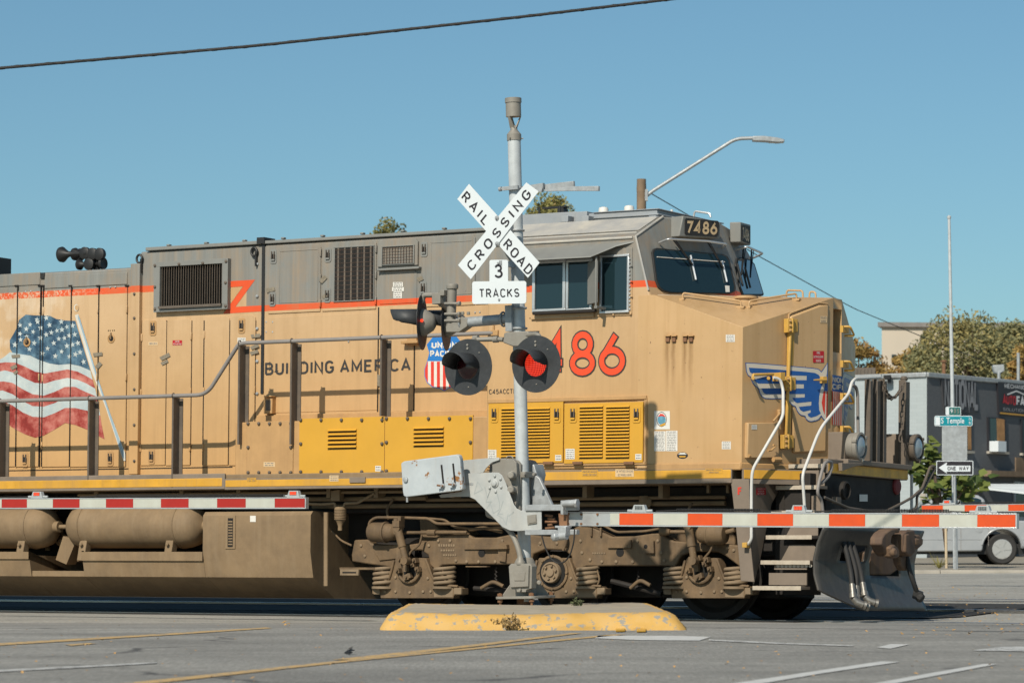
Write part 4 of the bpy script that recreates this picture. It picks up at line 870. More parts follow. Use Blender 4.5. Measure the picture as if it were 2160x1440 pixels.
def louver_door(px0, px1, cols, y0, y1, n_):
    mb = MB(); plate(mb, px0, 849, px1, 976, CY_, .03)
    for a_, b_ in cols:
        x0, x1, z0, z1 = pr(a_, y0, b_, y1, CY_-.045); h = (z1-z0)/n_
        for i in range(n_):
            zc = z0+h*(i+.5)
            mb.prism([(x0, CY_-.03, zc+h*.42), (x0, CY_-.058, zc-h*.10), (x0, CY_-.058, zc-h*.2), (x0, CY_-.03, zc-h*.16)], (x1-x0, 0, 0), 0); mb.box(x0+.006, x1-.006, CY_-.0318, CY_-.029, zc-h*.5, zc-h*.17, 1)
    return part('louver_door', mb, [M['yellow'], M['void']], bevel=.003)
o1 = louver_door(1030, 1187.5, ((1056, 1106), (1111, 1159)), 858, 965, 16); o2 = louver_door(1190, 1356, ((1221, 1271), (1277, 1327)), 854, 966, 16)
for px, o in ((1043, o1), (1175, o1), (1209, o2), (1343, o2)): latch(px, 874, CY_-.03, o, M['yellow'], 1.0)
for q, o, r in (((1029, 948, 1047, 967), o1, 5), ((1171, 959, 1184, 971), o1, 2), ((1193, 946, 1212, 968), o2, 5), ((1340, 957, 1353, 969), o2, 2)): stk(*q, CY_-.03, rows=r, parent=o)
mb = MB()
for px in (1155, 1217, 1325): plate(mb, px-10, 973, px+10, 979, CY_, .06)
part('flap_hinges', mb, M['rust'], bevel=.004)
stk(1227, 991, 1261, 1004, SY_-.016, words=['MEASURE HANDLE', 'WHEEL FOR WEAR'], m='yellow'); stk(1298, 989, 1337, 1005, SY_-.016, words=['36" WITNESS GROOVE', '42" WHEEL (NEW)'], m='paperbuff')
stk(1488, 988, 1524, 998, SY_-.016, words=['BRAKE PIPE CUT OUT', 'DRAIN VALVE'], m='sillyellow')
# stickers on the cab: round emblem poster, forms, oval
stk(1380, 866.5, 1413, 905, CY_, rows=0, m='paper')
mb = MB(); cc = lambda x, y, r0, r1, k: [LO.on(x+r0*math.cos(i*math.pi/10), y+r1*math.sin(i*math.pi/10), CY_-.007-k*.001) for i in range(20)]
M['stickblue'] = mat('sticker_blue', (.10, .26, .36), .5, var=.3, vs=30); mb.poly(cc(1395.5, 884, 11, 16, 0), 1); mb.poly(cc(1395.5, 884, 9.5, 14, 1), 2); mb.poly(cc(1395.5, 885, 8.6, 10.5, 2), 0); mb.poly([LO.on(x, y, CY_-.010) for x, y in ((1388, 878), (1393, 872), (1399, 873), (1404, 879), (1396, 877))], 3); mb.poly([LO.on(x, y, CY_-.010) for x, y in ((1391, 896), (1403, 891), (1404, 896), (1394, 899))], 4)
part('round_emblem', mb, [M['stickblue'], M['ink'], M['paper'], M['red'], M['yellow']])
stk(1380, 909, 1404, 951, CY_, rows=14); stk(1405, 908, 1429, 951, CY_, rows=12); stk(1522.5, 930.5, 1541.5, 947, CY_, rows=5); stk(1531, 705.5, 1550, 721, CY_, rows=5)
mb = MB(); mb.poly(cc(1439.5, 960, 11.5, 6.8, 0), 0); mb.poly([LO.on(x, y, CY_-.009) for x, y in ((1430, 958), (1435, 954.5), (1444, 954.5), (1449, 958))], 1); mb.poly([LO.on(x, y, CY_-.009) for x, y in ((1432, 961), (1447, 961), (1445, 964), (1434, 964))], 2); part('oval_sticker', mb, [M['signblack'], M['paper'], M['yellow']])
mb = MB(); bolts(mb, [], CY_)
for px in (1407.5, 1420.5, 1444, 1456.5): plate(mb, px-4, 708, px+4, 721, CY_, .03, 0); plate(mb, px-5, 706.5, px+5, 709.5, CY_, .05, 1)
part('drain_spouts', mb, [M['rust'], M['buffdirty']], bevel=.005)
mb = MB(); p0_, p1_ = LO.on(1366, 982, CY_), LO.on(1562, 985, CY_); mb.box(p0_.x, bx+.0, CY_-.03, CY_+.05, zs1-.04, zs1+.05); mb.prism([V((bx, CY_-.03, zs1-.04)), V((bx, CY_+.05, zs1-.04)), V((FXN, -.1, zs1-.04)), V((FXN+.05, -.16, zs1-.04))], (0, 0, .09)); part('nose_base_moulding', mb, M['buffdirty'], bevel=.02)

mb = MB(); q = [V((bx+.004, CY_-.03, 0)), V((FXN-.32, -.12-.95, 0))]
z0_, z1_ = LO.on(1575, 1008, CY_-.03).z, LO.on(1575, 987, CY_-.03).z
mb.prism([V((bx+.0, CY_+.004, z0_-.06)), V((bx+.50, CY_+.62, z0_-.06)), V((bx+.50, CY_+.62, z1_)), V((bx, CY_+.004, z1_))], nn*.03, 0); part('side_sill', mb, [M['taupe']])
mb = MB(); mb.prism([V((bx+.01, CY_+.004, z0_)), V((bx+.49, CY_+.61, z0_)), V((bx+.49, CY_+.61, z1_-.015)), V((bx+.01, CY_+.004, z1_-.015))], nn*.034, 0); part('sill_stripe', mb, [M['sillyellow']])
M['oldred'] = mat('grimy_dark_red_cover', (.17, .018, .02), .6, var=.25, vs=9, dirt=(.06, .03, .025), da=.6, ds=9)
M['endyellow'] = mat('yellow_end_stripe', (.66, .36, .03), .45, var=.12, vs=5, dirt=(.16, .10, .04), da=.6, ds=4, streak=.3, sc_=(.12, .08, .04))
# ---------------------------------------------------------------- under the frame: tanks and piping
TY = -1.42
r7 = lambda pts: [(780+x/3.4286, 920+y/3.4286) for x, y in pts]
r5 = lambda pts: [(1120+x/4.154, 1000+y/4.154) for x, y in pts]
r4 = lambda pts: [(460+x/3, 820+y/3) for x, y in pts]
rN = lambda pts: [(1500+x/3.4286, 900+y/3.4286) for x, y in pts]
def ex(mb, pts, ly, t, mi=0): return mb.prism(polyon(pts, ly), (0, t, 0), mi)
# fuel tank: tall end tank with a bent side, long low saddle carrying the air reservoirs
xt0, xt1 = LO.on(428, 1120, TY).x, LO.on(655, 1120, TY).x; xt2 = LO.on(700, 1250, TY+.5).x
ztop, zb1, zb2, zbot = LO.on(550, 1078, TY).z, LO.on(550, 1163, TY).z, LO.on(550, 1217, TY).z, LO.on(550, 1257, TY+.56).z-.02
def tanksec(x, zt_): return [V((x, .6, zbot)), V((x, TY+.56, zbot)), V((x, TY+.07, zb2)), V((x, TY, zb1)), V((x, TY, zt_-.05)), V((x, TY+.05, zt_)), V((x, .6, zt_))]
mb = MB(); s0, s1 = tanksec(xt0, ztop), tanksec(xt1, ztop); s2 = [V((xt2, p.y+.22 if p.y < 0 else p.y, p.z)) for p in s1]
mb.add(s0+s1+s2, [tuple(range(7))]+[(i, (i+1) % 7, (i+1) % 7+7, i+7) for i in range(7)]+[(i+7, (i+1) % 7+7, (i+1) % 7+14, i+14) for i in range(7)]+[tuple(range(14, 21))])
zs_ = LO.on(300, 1174, TY).z
def low(xa, xb, z): mb.prism(tanksec(xa, z), (xb-xa, 0, 0))
low(LO.on(172, 1180, TY).x, xt0-.003, zs_); low(XE+2, LO.on(60, 1180, TY).x, zs_+.02)
nz = LO.on(110, 1203, TY).z; xa, xb_ = LO.on(60, 1180, TY).x, LO.on(172, 1180, TY).x; mb.box(xa+.003, xb_-.003, TY+.08, .6, zb2, nz); mb.prism([V((xa+.003, .6, zbot)), V((xa+.003, TY+.56, zbot)), V((xa+.003, TY+.07, zb2-.002)), V((xa+.003, .6, zb2-.002))], (xb_-xa-.006, 0, 0))
part('fuel_tank', mb, M['dusty'], bevel=.02)
mb = MB(); plate(mb, 475, 1087, 496, 1157, TY, .012, 0); plate(mb, 480, 1092, 491, 1153, TY-.012, .004, 1)
for i in range(9): plate(mb, 481, 1098+i*6, 490, 1101+i*6, TY-.016, .004, 0)
part('fuel_gauge', mb, [M['dusty'], M['void']], bevel=.004)
stk(527.5, 1087, 539.5, 1100, TY, rows=0)
mb = MB(); p0_, p1_ = LO.on(688, 1080, TY+.05), LO.on(688, 1235, TY+.05); mb.cyl(p0_, p1_, .032, n=12); part('drain_pipe', mb, M['dusty'])
def reservoir(px0, px1, yc, r):
    mb = MB(); ly = -1.12; a_, b_ = LO.on(px0, yc, ly), LO.on(px1, yc, ly); L = b_.x-a_.x; p = V((a_.x, ly, a_.z))
    mb.lathe([(.06, -.0), (.08, .01), (r*.62, .05), (r*.88, .13), (r*.985, .24), (r, .32), (r, .33), (r*1.005, .335), (r, .345), (r, L-.345), (r*1.005, L-.335), (r, L-.33), (r, L-.32), (r*.985, L-.24), (r*.88, L-.13), (r*.62, L-.05), (.08, L-.01), (.06, L)], p, (1, 0, 0), 40)
    mb.cyl(p+V((L-.02, 0, 0)), p+V((L+.07, 0, 0)), .075, n=14); mb.cyl(p+V((L+.07, 0, 0)), p+V((L+.22, 0, 0)), .03, n=10)
    for fx_ in (.33, L-.33): mb.tube([p+V((fx_, r*1.01*math.cos(t), r*1.01*math.sin(t))) for t in [i*math.pi/16 for i in range(33)]], .009, 6)
    part('air_reservoir', mb, M['dusty'], smooth=50)
    for fx_ in (.38, L-.42):
        m2 = MB(); m2.prism([V((p.x+fx_-.06, p.y-r*.95, zs_-.05)), V((p.x+fx_+.06, p.y-r*.95, zs_-.05)), V((p.x+fx_+.06, p.y-r*.72, p.z-r*.55)), V((p.x+fx_-.06, p.y-r*.72, p.z-r*.55))], (0, .12, .02)); m2.lathe([(.025, 0), (.025, .03)], V((p.x+fx_, p.y-r*.86, p.z-r*.85)), NO, 8); part('reservoir_bracket', m2, M['dusty'], bevel=.01)
rr = .29
reservoir(150, 433, 1110, rr); reservoir(-190, 118, 1112, rr)
mb = MB(); ex(mb, [(117, 1180), (133, 1130), (160, 1140), (140, 1190)], -1.2, .2); 
rnd = random.Random(3)
for i in range(16):
    x, y = 98+rnd.random()*70, 1072+rnd.random()*110; p = LO.on(x, y, -.95+rnd.random()*.3); d = V(rnd.choice([(1, 0, 0), (0, 0, 1), (.6, 0, -.8)])); mb.tube(smoothpath([p, p+d*.14, p+d*.14+V((.06, .1, .05))], .04), .022, 8); mb.cyl(p-d*.02, p+d*.03, .04, n=8)
part('valves', mb, M['dusty'], bevel=.004)
# dark machinery under the sill
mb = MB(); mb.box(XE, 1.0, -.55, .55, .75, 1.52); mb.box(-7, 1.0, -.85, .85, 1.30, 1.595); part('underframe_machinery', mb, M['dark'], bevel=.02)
mb = MB()
for y, ly, a_, b_, r in ((1044, -1.25, 165, 1140, .020), (1060, -1.1, -100, 900, .03), (1068, -.95, 660, 1530, .03), (1054, -1.0, 900, 1530, .022)): mb.tube([LO.on(a_, y, ly), V((LO.on(b_, y-2, ly).x, ly, LO.on(a_, y, ly).z))], r, 8)
for x in (210, 390, 510, 700, 800, 960, 1240, 1400): p = LO.on(x, 1036, -1.2); mb.box(p.x-.03, p.x+.03, -1.28, -1.1, p.z-.08, 1.6)
part('pipes', mb, M['dusty'])
mb = MB(); ex(mb, [(698, 1035), (716, 1032), (716, 1056), (698, 1056)], -1.3, .1); mb.tube(smoothpath([LO.on(*p, -1.28) for p in ((648, 1062), (680, 1063), (707, 1061), (707, 1070), (725, 1070), (727, 1061), (755, 1060), (790, 1040))], .03), .018, 8)
p = LO.on(718, 1072, -1.28); mb.lathe([(.06, 0), (.075, .02), (.075, .16), (.05, .19), (.03, .24), (.03, .3)], p+V((0, 0, .02)), (0, 0, -1), 16)
for i in range(7): mb.lathe([(.082, 0), (.082, .008)], p+V((0, 0, -.02-.02*i)), UP, 16)
part('air_filter', mb, M['dusty'], bevel=.003)
# light-coloured marker box sides below sill (F end)
mb = MB(); p = LO.on(1360, 1046, -1.0); mb.cyl(p, p+V((0, 0, -.22)), .07, n=12); mb.lathe([(.08, 0), (.02, .03)], LO.on(1362, 1058, -1.02), NO, 12)
for px in (1493, 1534): plate(mb, px-2.5, 1022, px+2.5, 1039, -1.25, .03)
part('sand_pipes', mb, M['dusty'])
# ---------------------------------------------------------------- bogie
FYb = -1.16
bog = MB()
# side frame, one casting: beam with arches over the three axles
frame = [(747, 1138), (776, 1137), (783, 1146), (850, 1150), (900, 1142), (924, 1130), (952, 1127), (985, 1125), (997, 1133), (1045, 1133), (1075, 1127), (1115, 1127), (1150, 1131), (1190, 1130), (1212, 1112), (1225, 1107), (1241, 1108), (1262, 1118), (1290, 1131), (1338, 1130), (1372, 1124), (1392, 1124), (1420, 1140), (1465, 1144), (1530, 1146), (1560, 1150), (1572, 1160), (1567, 1200), (1530, 1172), (1512, 1163), (1460, 1163), (1436, 1172), (1424, 1196), (1408, 1193), (1300, 1193), (1237, 1194), (1216, 1203), (1206, 1190), (1205, 1172), (1190, 1160), (1150, 1158), (1124, 1168), (1120, 1190), (1071, 1190), (960, 1190), (932, 1192), (919, 1203), (906, 1190), (903, 1170), (888, 1160), (850, 1160), (838, 1168), (827, 1196), (788, 1191), (742, 1184), (741, 1170)]
ex(bog, frame, FYb, .16)
part('bogie_side_frame', bog, M['bogie'], bevel=.018)
mb = MB()   # cast details: plates, ribs, holes
for pts, t in (((1281, 1138), (1331, 1138), (1331, 1155), (1281, 1155)), .03), (((1358, 1140), (1378, 1140), (1379, 1166), (1357, 1166)), .045), (((978, 1146), (1060, 1142), (1072, 1148), (1072, 1158), (978, 1158)), .025): ex(mb, pts, FYb-t, t+.02, 0)
ex(mb, [(1016, 1150), (1068, 1148), (1069, 1157), (1017, 1158)], FYb-.07, .09, 0)
ex(mb, [(1050, 1158), (1068, 1158), (1066, 1185), (1052, 1182)], FYb-.03, .05, 0)
for x, y, r in ((1308, 1164, .055), (1362, 1152, .026), (1016, 1166, .05)): mb.lathe([(r, 0), (r, .004)], LO.on(x, y, FYb-(.045 if y == 1152 else .0)), NO, 18, 1)
ex(mb, [(782, 1150), (860, 1148), (862, 1175), (800, 1182)], FYb-.02, .04, 0)
ex(mb, [(981, 1193), (1027, 1193), (1026, 1196), (982, 1196)], FYb-.05, .1, 0)
for x in (1246, 1266): ex(mb, [(x-2, 1112), (x+2, 1112), (x+2, 1131), (x-2, 1131)], FYb-.03, .04, 0)
part('bogie_casting_ribs', mb, [M['bogie'], M['void']], bevel=.008)
mb = MB(); ps = [(888, 1129), (915, 1120), (985, 1121), (1030, 1117), (1060, 1135), (1072, 1127)]; ex(mb, [(884, 1093), (905, 1093), (925, 1115), (980, 1118), (990, 1128), (940, 1130), (887, 1150)], -.95, .3)
ex(mb, [(1400, 1125), (1440, 1110), (1470, 1112), (1530, 1112), (1550, 1130), (1550, 1165), (1430, 1165)], -.90, .3)
part('bolsters', mb, M['bogie'], bevel=.02)
mb = MB()
for y in (-.72, .72): mb.box(LO.on(760, 1200, -1).x, LO.on(1570, 1200, -1).x, y-.05, y+.05, .75, 1.0)
mb.box(-4.6, 1.0, -.5, .5, .25, 1.1); part('traction_motors', mb, M['dark'], bevel=.03)
# wheelsets
def wheelset(px):
    mb = MB(); c_ = LO.on(px, 1205, -1.2); x = c_.x; rw = .533
    for s in (-1, 1):
        mb.lathe([(.12, -.10), (.16, -.095), (.17, -.05), (.40, -.02), (.455, -.07), (rw, -.068), (rw+.004, .05), (rw+.03, .068), (rw+.025, .085), (.45, .085), (.42, .05), (.16, .09), (.12, .09)], (x, s*.765, rw+.002), (0, -s*-1, 0) if s > 0 else (0, 1, 0), 56)
    mb.cyl((x, -1.0, rw), (x, 1.0, rw), .10, n=20); o = part('wheelset', mb, M['dark'], smooth=35)
    return x
def coil(px, ly, y0, y1, r=.125, wr=.024, turns=4.3):
    p0_, p1_ = LO.on(px, y1, ly), LO.on(px, y0, ly); n_ = int(turns*18); mb = MB()
    mb.tube([V((p0_.x+r*math.cos(i*2*math.pi/18), ly+r*math.sin(i*2*math.pi/18), p0_.z+(p1_.z-p0_.z)*i/n_)) for i in range(n_+1)], wr, 8); mb.cyl(V((p0_.x, ly, p0_.z-.03)), V((p0_.x, ly, p0_.z)), r+.03, n=18); part('coil_spring', mb, M['dustlite'], smooth=60)
def journal(cx, kind):
    """bell-shaped axle box with flared spring seats; kind picks what sits on its face"""
    ly = FYb-.04; mb = MB(); k = lambda pts: [(cx+x, 1207+y) for x, y in pts]
    right = [(34, -30), (40, -18), (45, 2), (50, 16), (60, 26), (76, 28), (100, 29), (100, 31)]
    out = [(-30, -31), (30, -31)]+right+[(104, 33), (110, 33), (110, 46), (92, 48), (91, 54), (-62, 54), (-63, 46), (-80, 45), (-80, 33), (-70, 31), (-55, 29), (-44, 18), (-40, 0), (-36, -18)]
    ex(mb, k(out), ly, .15)
    # rolled edge of the bell
    mb.tube(smoothpath([LO.on(x, y, ly-.01) for x, y in k([(33, -28), (38, -16), (44, 2), (51, 17), (64, 26), (101, 29)])], .06), .018, 8); mb.tube(smoothpath([LO.on(x, y, ly-.01) for x, y in k([(-34, -26), (-40, 0), (-46, 17), (-58, 27), (-76, 30)])], .06), .018, 8)
    part('axle_box', mb, M['bogie'], bevel=.012)
    mb = MB(); ex(mb, k([(50, 31), (90, 31), (90, 52), (50, 52)]), ly-.004, .01); ex(mb, k([(92, 32), (108, 32), (108, 46), (92, 46)]), ly-.02, .03); ex(mb, k([(-78, 34), (-64, 34), (-64, 46), (-78, 46)]), ly-.02, .03); part('spring_seats', mb, M['dustlite'], bevel=.006)
    c_ = LO.on(cx, 1207, ly); mb = MB()
    if kind == 'cap':
        mb.lathe([(.215, 0), (.215, .02), (.20, .025), (.182, .022), (.18, .001)], c_, NO, 32, 0); mb.lathe([(.179, .002), (.179, .024)], c_, NO, 28, 1)
        mb.lathe([(.13, 0), (.13, .07), (.122, .085), (.105, .085), (.10, .07), (.055, .07), (.05, .09)], c_+V((0, 0, .0)), NO, 28, 2)
        for i in range(6): t = R(15+60*i); mb.lathe([(.016, .06), (.016, .095), (.01, .1)], c_+V((.082*math.cos(t), 0, .082*math.sin(t))), NO, 8, 2)
        for i in range(8): t = R(45*i); mb.lathe([(.02, 0), (.018, .035)], c_+V((.20*math.cos(t), 0, .20*math.sin(t))), NO, 8, 0)
    else:
        mb.lathe([(.10, .001), (.10, .0035)], c_+V((0, 0, .02)), NO, 18, 1)
        mb.tube([c_+V((.16*math.cos(t), -.03, .16*math.sin(t)+.04)) for t in [R(175+19*i) for i in range(11)]], .022, 8, 0)
        for dx, dz in ((-.1, .16), (.0, .17), (.11, .15), (-.14, .02), (.15, .04), (.0, -.06), (-.07, .12), (.08, .1)): mb.obox(c_+V((dx, -.045, dz)), (.025, 0, .006), (0, .04, 0), (-.008, 0, .03), 0); mb.lathe([(.018, 0), (.014, .03)], c_+V((dx, -.085, dz)), NO, 8, 0)
        mb.obox(c_+V((0, -.05, -.05)), (.05, 0, .02), (0, .03, 0), (-.01, 0, .03), 0); mb.obox(c_+V((-.03, -.05, .06)), (.03, 0, .0), (0, .03, 0), (0, 0, .05), 0)
    part('axle_end', mb, [M['bogie'], M['void'], M['dustlite']], bevel=.004)
    for i, (s, px) in enumerate(((-1, cx-55), (1, cx+73))): coil(px, ly+.05, 1194, 1236)
for cx, kd in ((865, 'a'), (1167, 'cap'), (1479, 'a')): wheelset(cx); journal(cx, kd)
def cylinder_brake(pts, ax0, ax1, rx, ly, flip):
    mb = MB(); a_, b_ = LO.on(*ax0, ly), LO.on(*ax1, ly); d = b_-a_; d.y = 0; d.z = 0; L = d.length
    mb.lathe([(.02, 0), (rx*.85, .01), (rx, .05), (rx, L*.55), (rx*1.08, L*.56), (rx*1.08, L*.62), (rx*.9, L*.63), (rx*.8, L*.9), (rx*.5, L)], a_, d, 28); return mb, b_
mb, e = cylinder_brake(None, (780, 1122), (838, 1122), .125, FYb-.10, 1)
mb.tube(smoothpath([LO.on(*p, FYb-.1) for p in ((778, 1125), (779, 1100), (792, 1091), (840, 1091), (905, 1093), (920, 1104), (1060, 1104), (1075, 1108))], .08), .02, 8)
mb.tube([LO.on(840, 1123, FYb-.05), LO.on(985, 1122, FYb-.05)], .022, 8); mb.lathe([(.04, -.02), (.04, .1)], LO.on(905, 1123, FYb-.06), (1, 0, 0), 10)
for x, y in ((838, 1105), (838, 1115), (846, 1100)): mb.obox(LO.on(x, y, FYb-.16), (.025, 0, 0), (0, .05, 0), (0, 0, .07))
part('brake_cylinder', mb, M['bogie'], bevel=.005)
mb, e = cylinder_brake(None, (1532, 1126), (1472, 1126), .125, FYb-.10, 1)
mb.tube([LO.on(1480, 1121, FYb-.05), LO.on(1400, 1121, FYb-.05)], .022, 8); mb.lathe([(.05, -.03), (.055, .02), (.03, .1)], LO.on(1398, 1121, FYb-.06), (1, 0, 0), 12); mb.tube([LO.on(1532, 1122, FYb-.1), LO.on(1550, 1117, FYb-.1)], .03, 10)
part('brake_cylinder', mb, M['bogie'], bevel=.005)
def damper(p, q, ly):
    mb = MB(); a_, b_ = LO.on(*p, ly), LO.on(*q, ly); m_ = a_.lerp(b_, .55); mb.cyl(a_, m_, .052, n=16, mi=0); mb.cyl(m_, b_, .042, n=16, mi=0); mb.lathe([(.05, -.05), (.05, .05)], a_+V((0, 0, .03)), NO, 12); mb.obox(a_+V((0, 0, .08)), (.05, 0, 0), (0, .06, 0), (0, 0, .04)); mb.lathe([(.05, -.05), (.05, .05)], b_, NO, 12); part('shock_absorber', mb, M['bogie'], smooth=40)
damper((840, 1118), (856, 1182), FYb-.2); damper((1453, 1115), (1464, 1182), FYb-.2)
mb = MB()
for p, q, r in (((785, 1206), (872, 1199), .012), ((1100, 1230), (1130, 1195), .02), ((1290, 1225), (1396, 1252), .035), ((1000, 1240), (1075, 1245), .03)): mb.tube([LO.on(*p, -.95), LO.on(*q, -.95)], r, 8)
mb.tube([LO.on(1046+2*math.sin(i*1.6), 1195+i*2.2, -1.05) for i in range(14)], .01, 6); mb.tube([LO.on(1346+2*math.sin(i*1.6), 1205+i*2.2, -1.0) for i in range(12)], .01, 6)
part('brake_rigging', mb, M['dark'])
mb = MB(); plate(mb, 717, 1200, 756, 1213, -1.3, .03, 0); plate(mb, 722, 1205, 751, 1208.5, -1.33, .003, 1); plate(mb, 716, 1196, 790, 1201, -1.25, .04, 2); part('lifting_bracket', mb, [M['dustlite'], M['void'], M['bogie']], bevel=.004)
mb = MB(); px_ = [(1078, 1088), (1112, 1090), (1112, 1102), (1010, 1106), (985, 1098), (985, 1090)]; mb.tube([LO.on(*p, -.9) for p in ((1040, 1100), (1100, 1098))], .09, 12); part('motor_blower_duct', mb, M['dark'])
# ---- small pipes, hoses and studs that crowd the bogie
mb = MB(); B = lambda x, y, o=.12: LO.on(x, y, FYb-o)
for pts, r, o in ((((905, 1093), (940, 1096), (958, 1112), (1000, 1115), (1070, 1112), (1140, 1116)), .016, .02), (((860, 1176), (868, 1160), (885, 1150), (890, 1128)), .014, .1), (((990, 1118), (1020, 1112), (1060, 1122)), .022, -.05),
                  (((1225, 1104), (1270, 1106), (1300, 1122), (1360, 1120), (1395, 1114)), .016, .02), (((1484, 1178), (1500, 1160), (1505, 1140), (1520, 1136)), .014, .1), (((1190, 1110), (1196, 1140), (1188, 1160)), .018, .06),
                  (((932, 1196), (938, 1215), (955, 1250)), .012, .0), (((1258, 1196), (1266, 1225), (1240, 1258)), .012, .0), (((820, 1095), (815, 1075), (830, 1052)), .018, .0), (((1452, 1108), (1446, 1085), (1460, 1060)), .018, .0),
                  (((1015, 1240), (1040, 1225), (1062, 1236)), .025, -.1), (((1330, 1240), (1350, 1222), (1372, 1234)), .025, -.1), (((700, 1120), (720, 1140), (742, 1150)), .014, .0)): mb.tube(smoothpath([B(x, y, o) for x, y in pts], .06, 4), r, 8)
part('small_pipes', mb, M['bogie'], smooth=60)
mb = MB()
for x, y in ((762, 1150), (770, 1172), (795, 1160), (905, 1150), (925, 1140), (950, 1140), (962, 1182), (985, 1184), (1010, 1184), (1045, 1184), (1060, 1140), (1140, 1145), (1175, 1145), (1195, 1150), (1225, 1140), (1228, 1165), (1245, 1180), (1270, 1184), (1300, 1184), (1335, 1184), (1345, 1140), (1388, 1140), (1395, 1165), (1402, 1182), (1535, 1155), (1548, 1160)): mb.lathe([(.02, -.004), (.02, .012), (.012, .016)], B(x, y, .0), NO, 8)
for cx in (865, 1167, 1479):
    for dx, dy in ((-52, 40), (-30, 40), (0, 42), (28, 40), (44, 40), (-30, 10), (38, 12)): mb.lathe([(.018, -.004), (.018, .014), (.01, .018)], B(cx+dx, 1207+dy, .04), NO, 8)
part('frame_studs', mb, M['dustlite'])
mb = MB()
for x0, x1, y, h in ((925, 960, 1152, 5), (930, 958, 1162, 4), (935, 962, 1172, 4), (1250, 1275, 1168, 4)):
    x = x0; rnd = random.Random(x0)
    while x < x1: w_ = rnd.uniform(2.5, 4); mb.prism([B(x, y, .001), B(x+w_, y, .001), B(x+w_, y-h, .001), B(x, y-h, .001)], (0, -.006, 0)); x += w_+1.6
part('cast_lettering', mb, M['dustlite'])
# ---------------------------------------------------------------- front steps, end platform
LXs = LO.on(1579, 1010, SY_).x
mb = MB(); ex(mb, rN([(140, 376), (272, 376), (285, 860), (312, 1120), (213, 1114), (196, 900), (170, 640)]), SY_, .02)
def sx(pts): return [LO.onx(x, y, LXs+.003) for x, y in pts]
mb.prism(sx([(1580, 1010), (1668, 1008), (1640, 1040), (1628, 1063), (1618, 1110), (1604, 1180), (1591, 1232)]), (-.02, 0, 0))
part('step_side_plate', mb, M['taupe'], bevel=.006)
stp_ = mb
mb = MB(); pF = [LO.on(x, y, SY_-.004) for x, y in rN([(192, 436), (219, 434), (219, 445), (202, 447), (203, 455), (215, 454), (216, 466), (203, 467), (205, 488), (192, 490)])]; mb.tess(pF); part('end_letter', mb, M['red'])
sticker(LO, 0, 0, 1, 1, words=['WATCH', 'YOUR', 'STEP'], m='signred', ink='paper', name='warning_sign', onp=lambda x, y, k: LO.onx(1595+20.5*x, 1028+15*y, LXs+.006+.001*k))
TR = [(1588, 1690, 1236, -1.52), (1605, 1709, 1182, -1.40), (1616, 1713, 1129, -1.28), (1627, 1719, 1077, -1.16), (1637, 1727, 1024, -1.04), (1664, 1740, 979, -.86)]
for i, (xa_, xb2, y, ly) in enumerate(TR):
    mb = MB(); x0, x1 = LO.on(xa_, y, ly).x, LO.on(xb2, y, ly).x; z = LO.on((xa_+xb2)/2, y, ly).z
    mb.box(x0, x1, ly, ly+.24, z-.035, z, 0); mb.box(x0, x1, ly-.012, ly+.004, z-.045, z+.004, 1)
    for k in range(6): mb.box(x0+.05+k*(x1-x0-.1)/5-.02, x0+.05+k*(x1-x0-.1)/5+.02, ly+.01, ly+.2, z, z+.006, 0)
    part('step_tread', mb, [M['taupe'], M['nosing']], bevel=.003)
    if 0 < i < 5:
        mb = MB(); z1 = LO.on(xa_, y, ly).z; h = .19; mb.prism([V((x0+.16, ly+.2, z+.004)), V((x1-.02, ly+.2, z+.004)), V((x1-.02, ly+.2, z+h*.8)), V((x1-.06, ly+.2, z+h)), V((x0+.27, ly+.2, z+h))], (0, .015, 0)); part('step_riser', mb, M['taupe'], bevel=.004)
mb = MB(); x0, x1 = LO.on(1612, 1215, -1.38).x, LO.on(1700, 1215, -1.38).x; z0 = LO.on(1650, 1233, -1.38).z; mb.box(x0+.05, x1, -1.36, -1.33, z0, z0+.14, 0); mb.box(x0+.12, x1, -1.36, -1.33, z0+.18, z0+.27, 0)
for i in range(9): mb.lathe([(.022, 0), (.022, .003)], V((x0+.17+i*.052, -1.36, z0+.225)), NO, 10, 1)
part('step_riser', mb, [M['taupe'], M['silver']])
xr0 = LO.on(1712, 1100, -1.2).x-.1
mb = MB(); mb.box(xr0-.6, xr0, -.74, -.72, .3, 1.7); part('step_side_plate', mb, M['dark'], bevel=.006)
FXE = 1.78
mb = MB(); q0, q1 = LO.onx(1747, 993, FXE), LO.onx(1915, 993, FXE); zf0, zf1 = LO.onx(1830, 1003.5, FXE).z, LO.onx(1830, 984, FXE).z; zf2 = LO.onx(1830, 974.5, FXE).z
y0f, y1f = q0.y, q1.y
mb.box(1.4, FXE, y0f, y1f, zf0-.01, zf2, 0); mb.box(1.3, FXE+.06, y0f+.42, y1f, zf1+.005, zf2+.012, 0)
part('end_platform', mb, M['taupe'], bevel=.01)
mb = MB(); mb.box(FXE, FXE+.006, y0f+.01, y1f-.01, zf0, zf1); part('platform_edge_stripe', mb, M['endyellow'])
mb = MB(); p = LO.onx(1776, 993, FXE+.02); mb.prism([LO.onx(x, y, FXE+.065) for x, y in ((1776, 976), (1825, 976), (1825, 980), (1800, 984), (1777, 993))], (-.05, 0, 0)); part('ditch_light_bracket', mb, M['taupe'], bevel=.005)
mb = MB(); mb.box(1.3, 1.64, -1.0, 1.45, .95, zf0-.01); mb.box(1.64, 1.72, -.75, 1.4, .8, zf0-.012); part('pilot_plate', mb, M['dark'], bevel=.01)
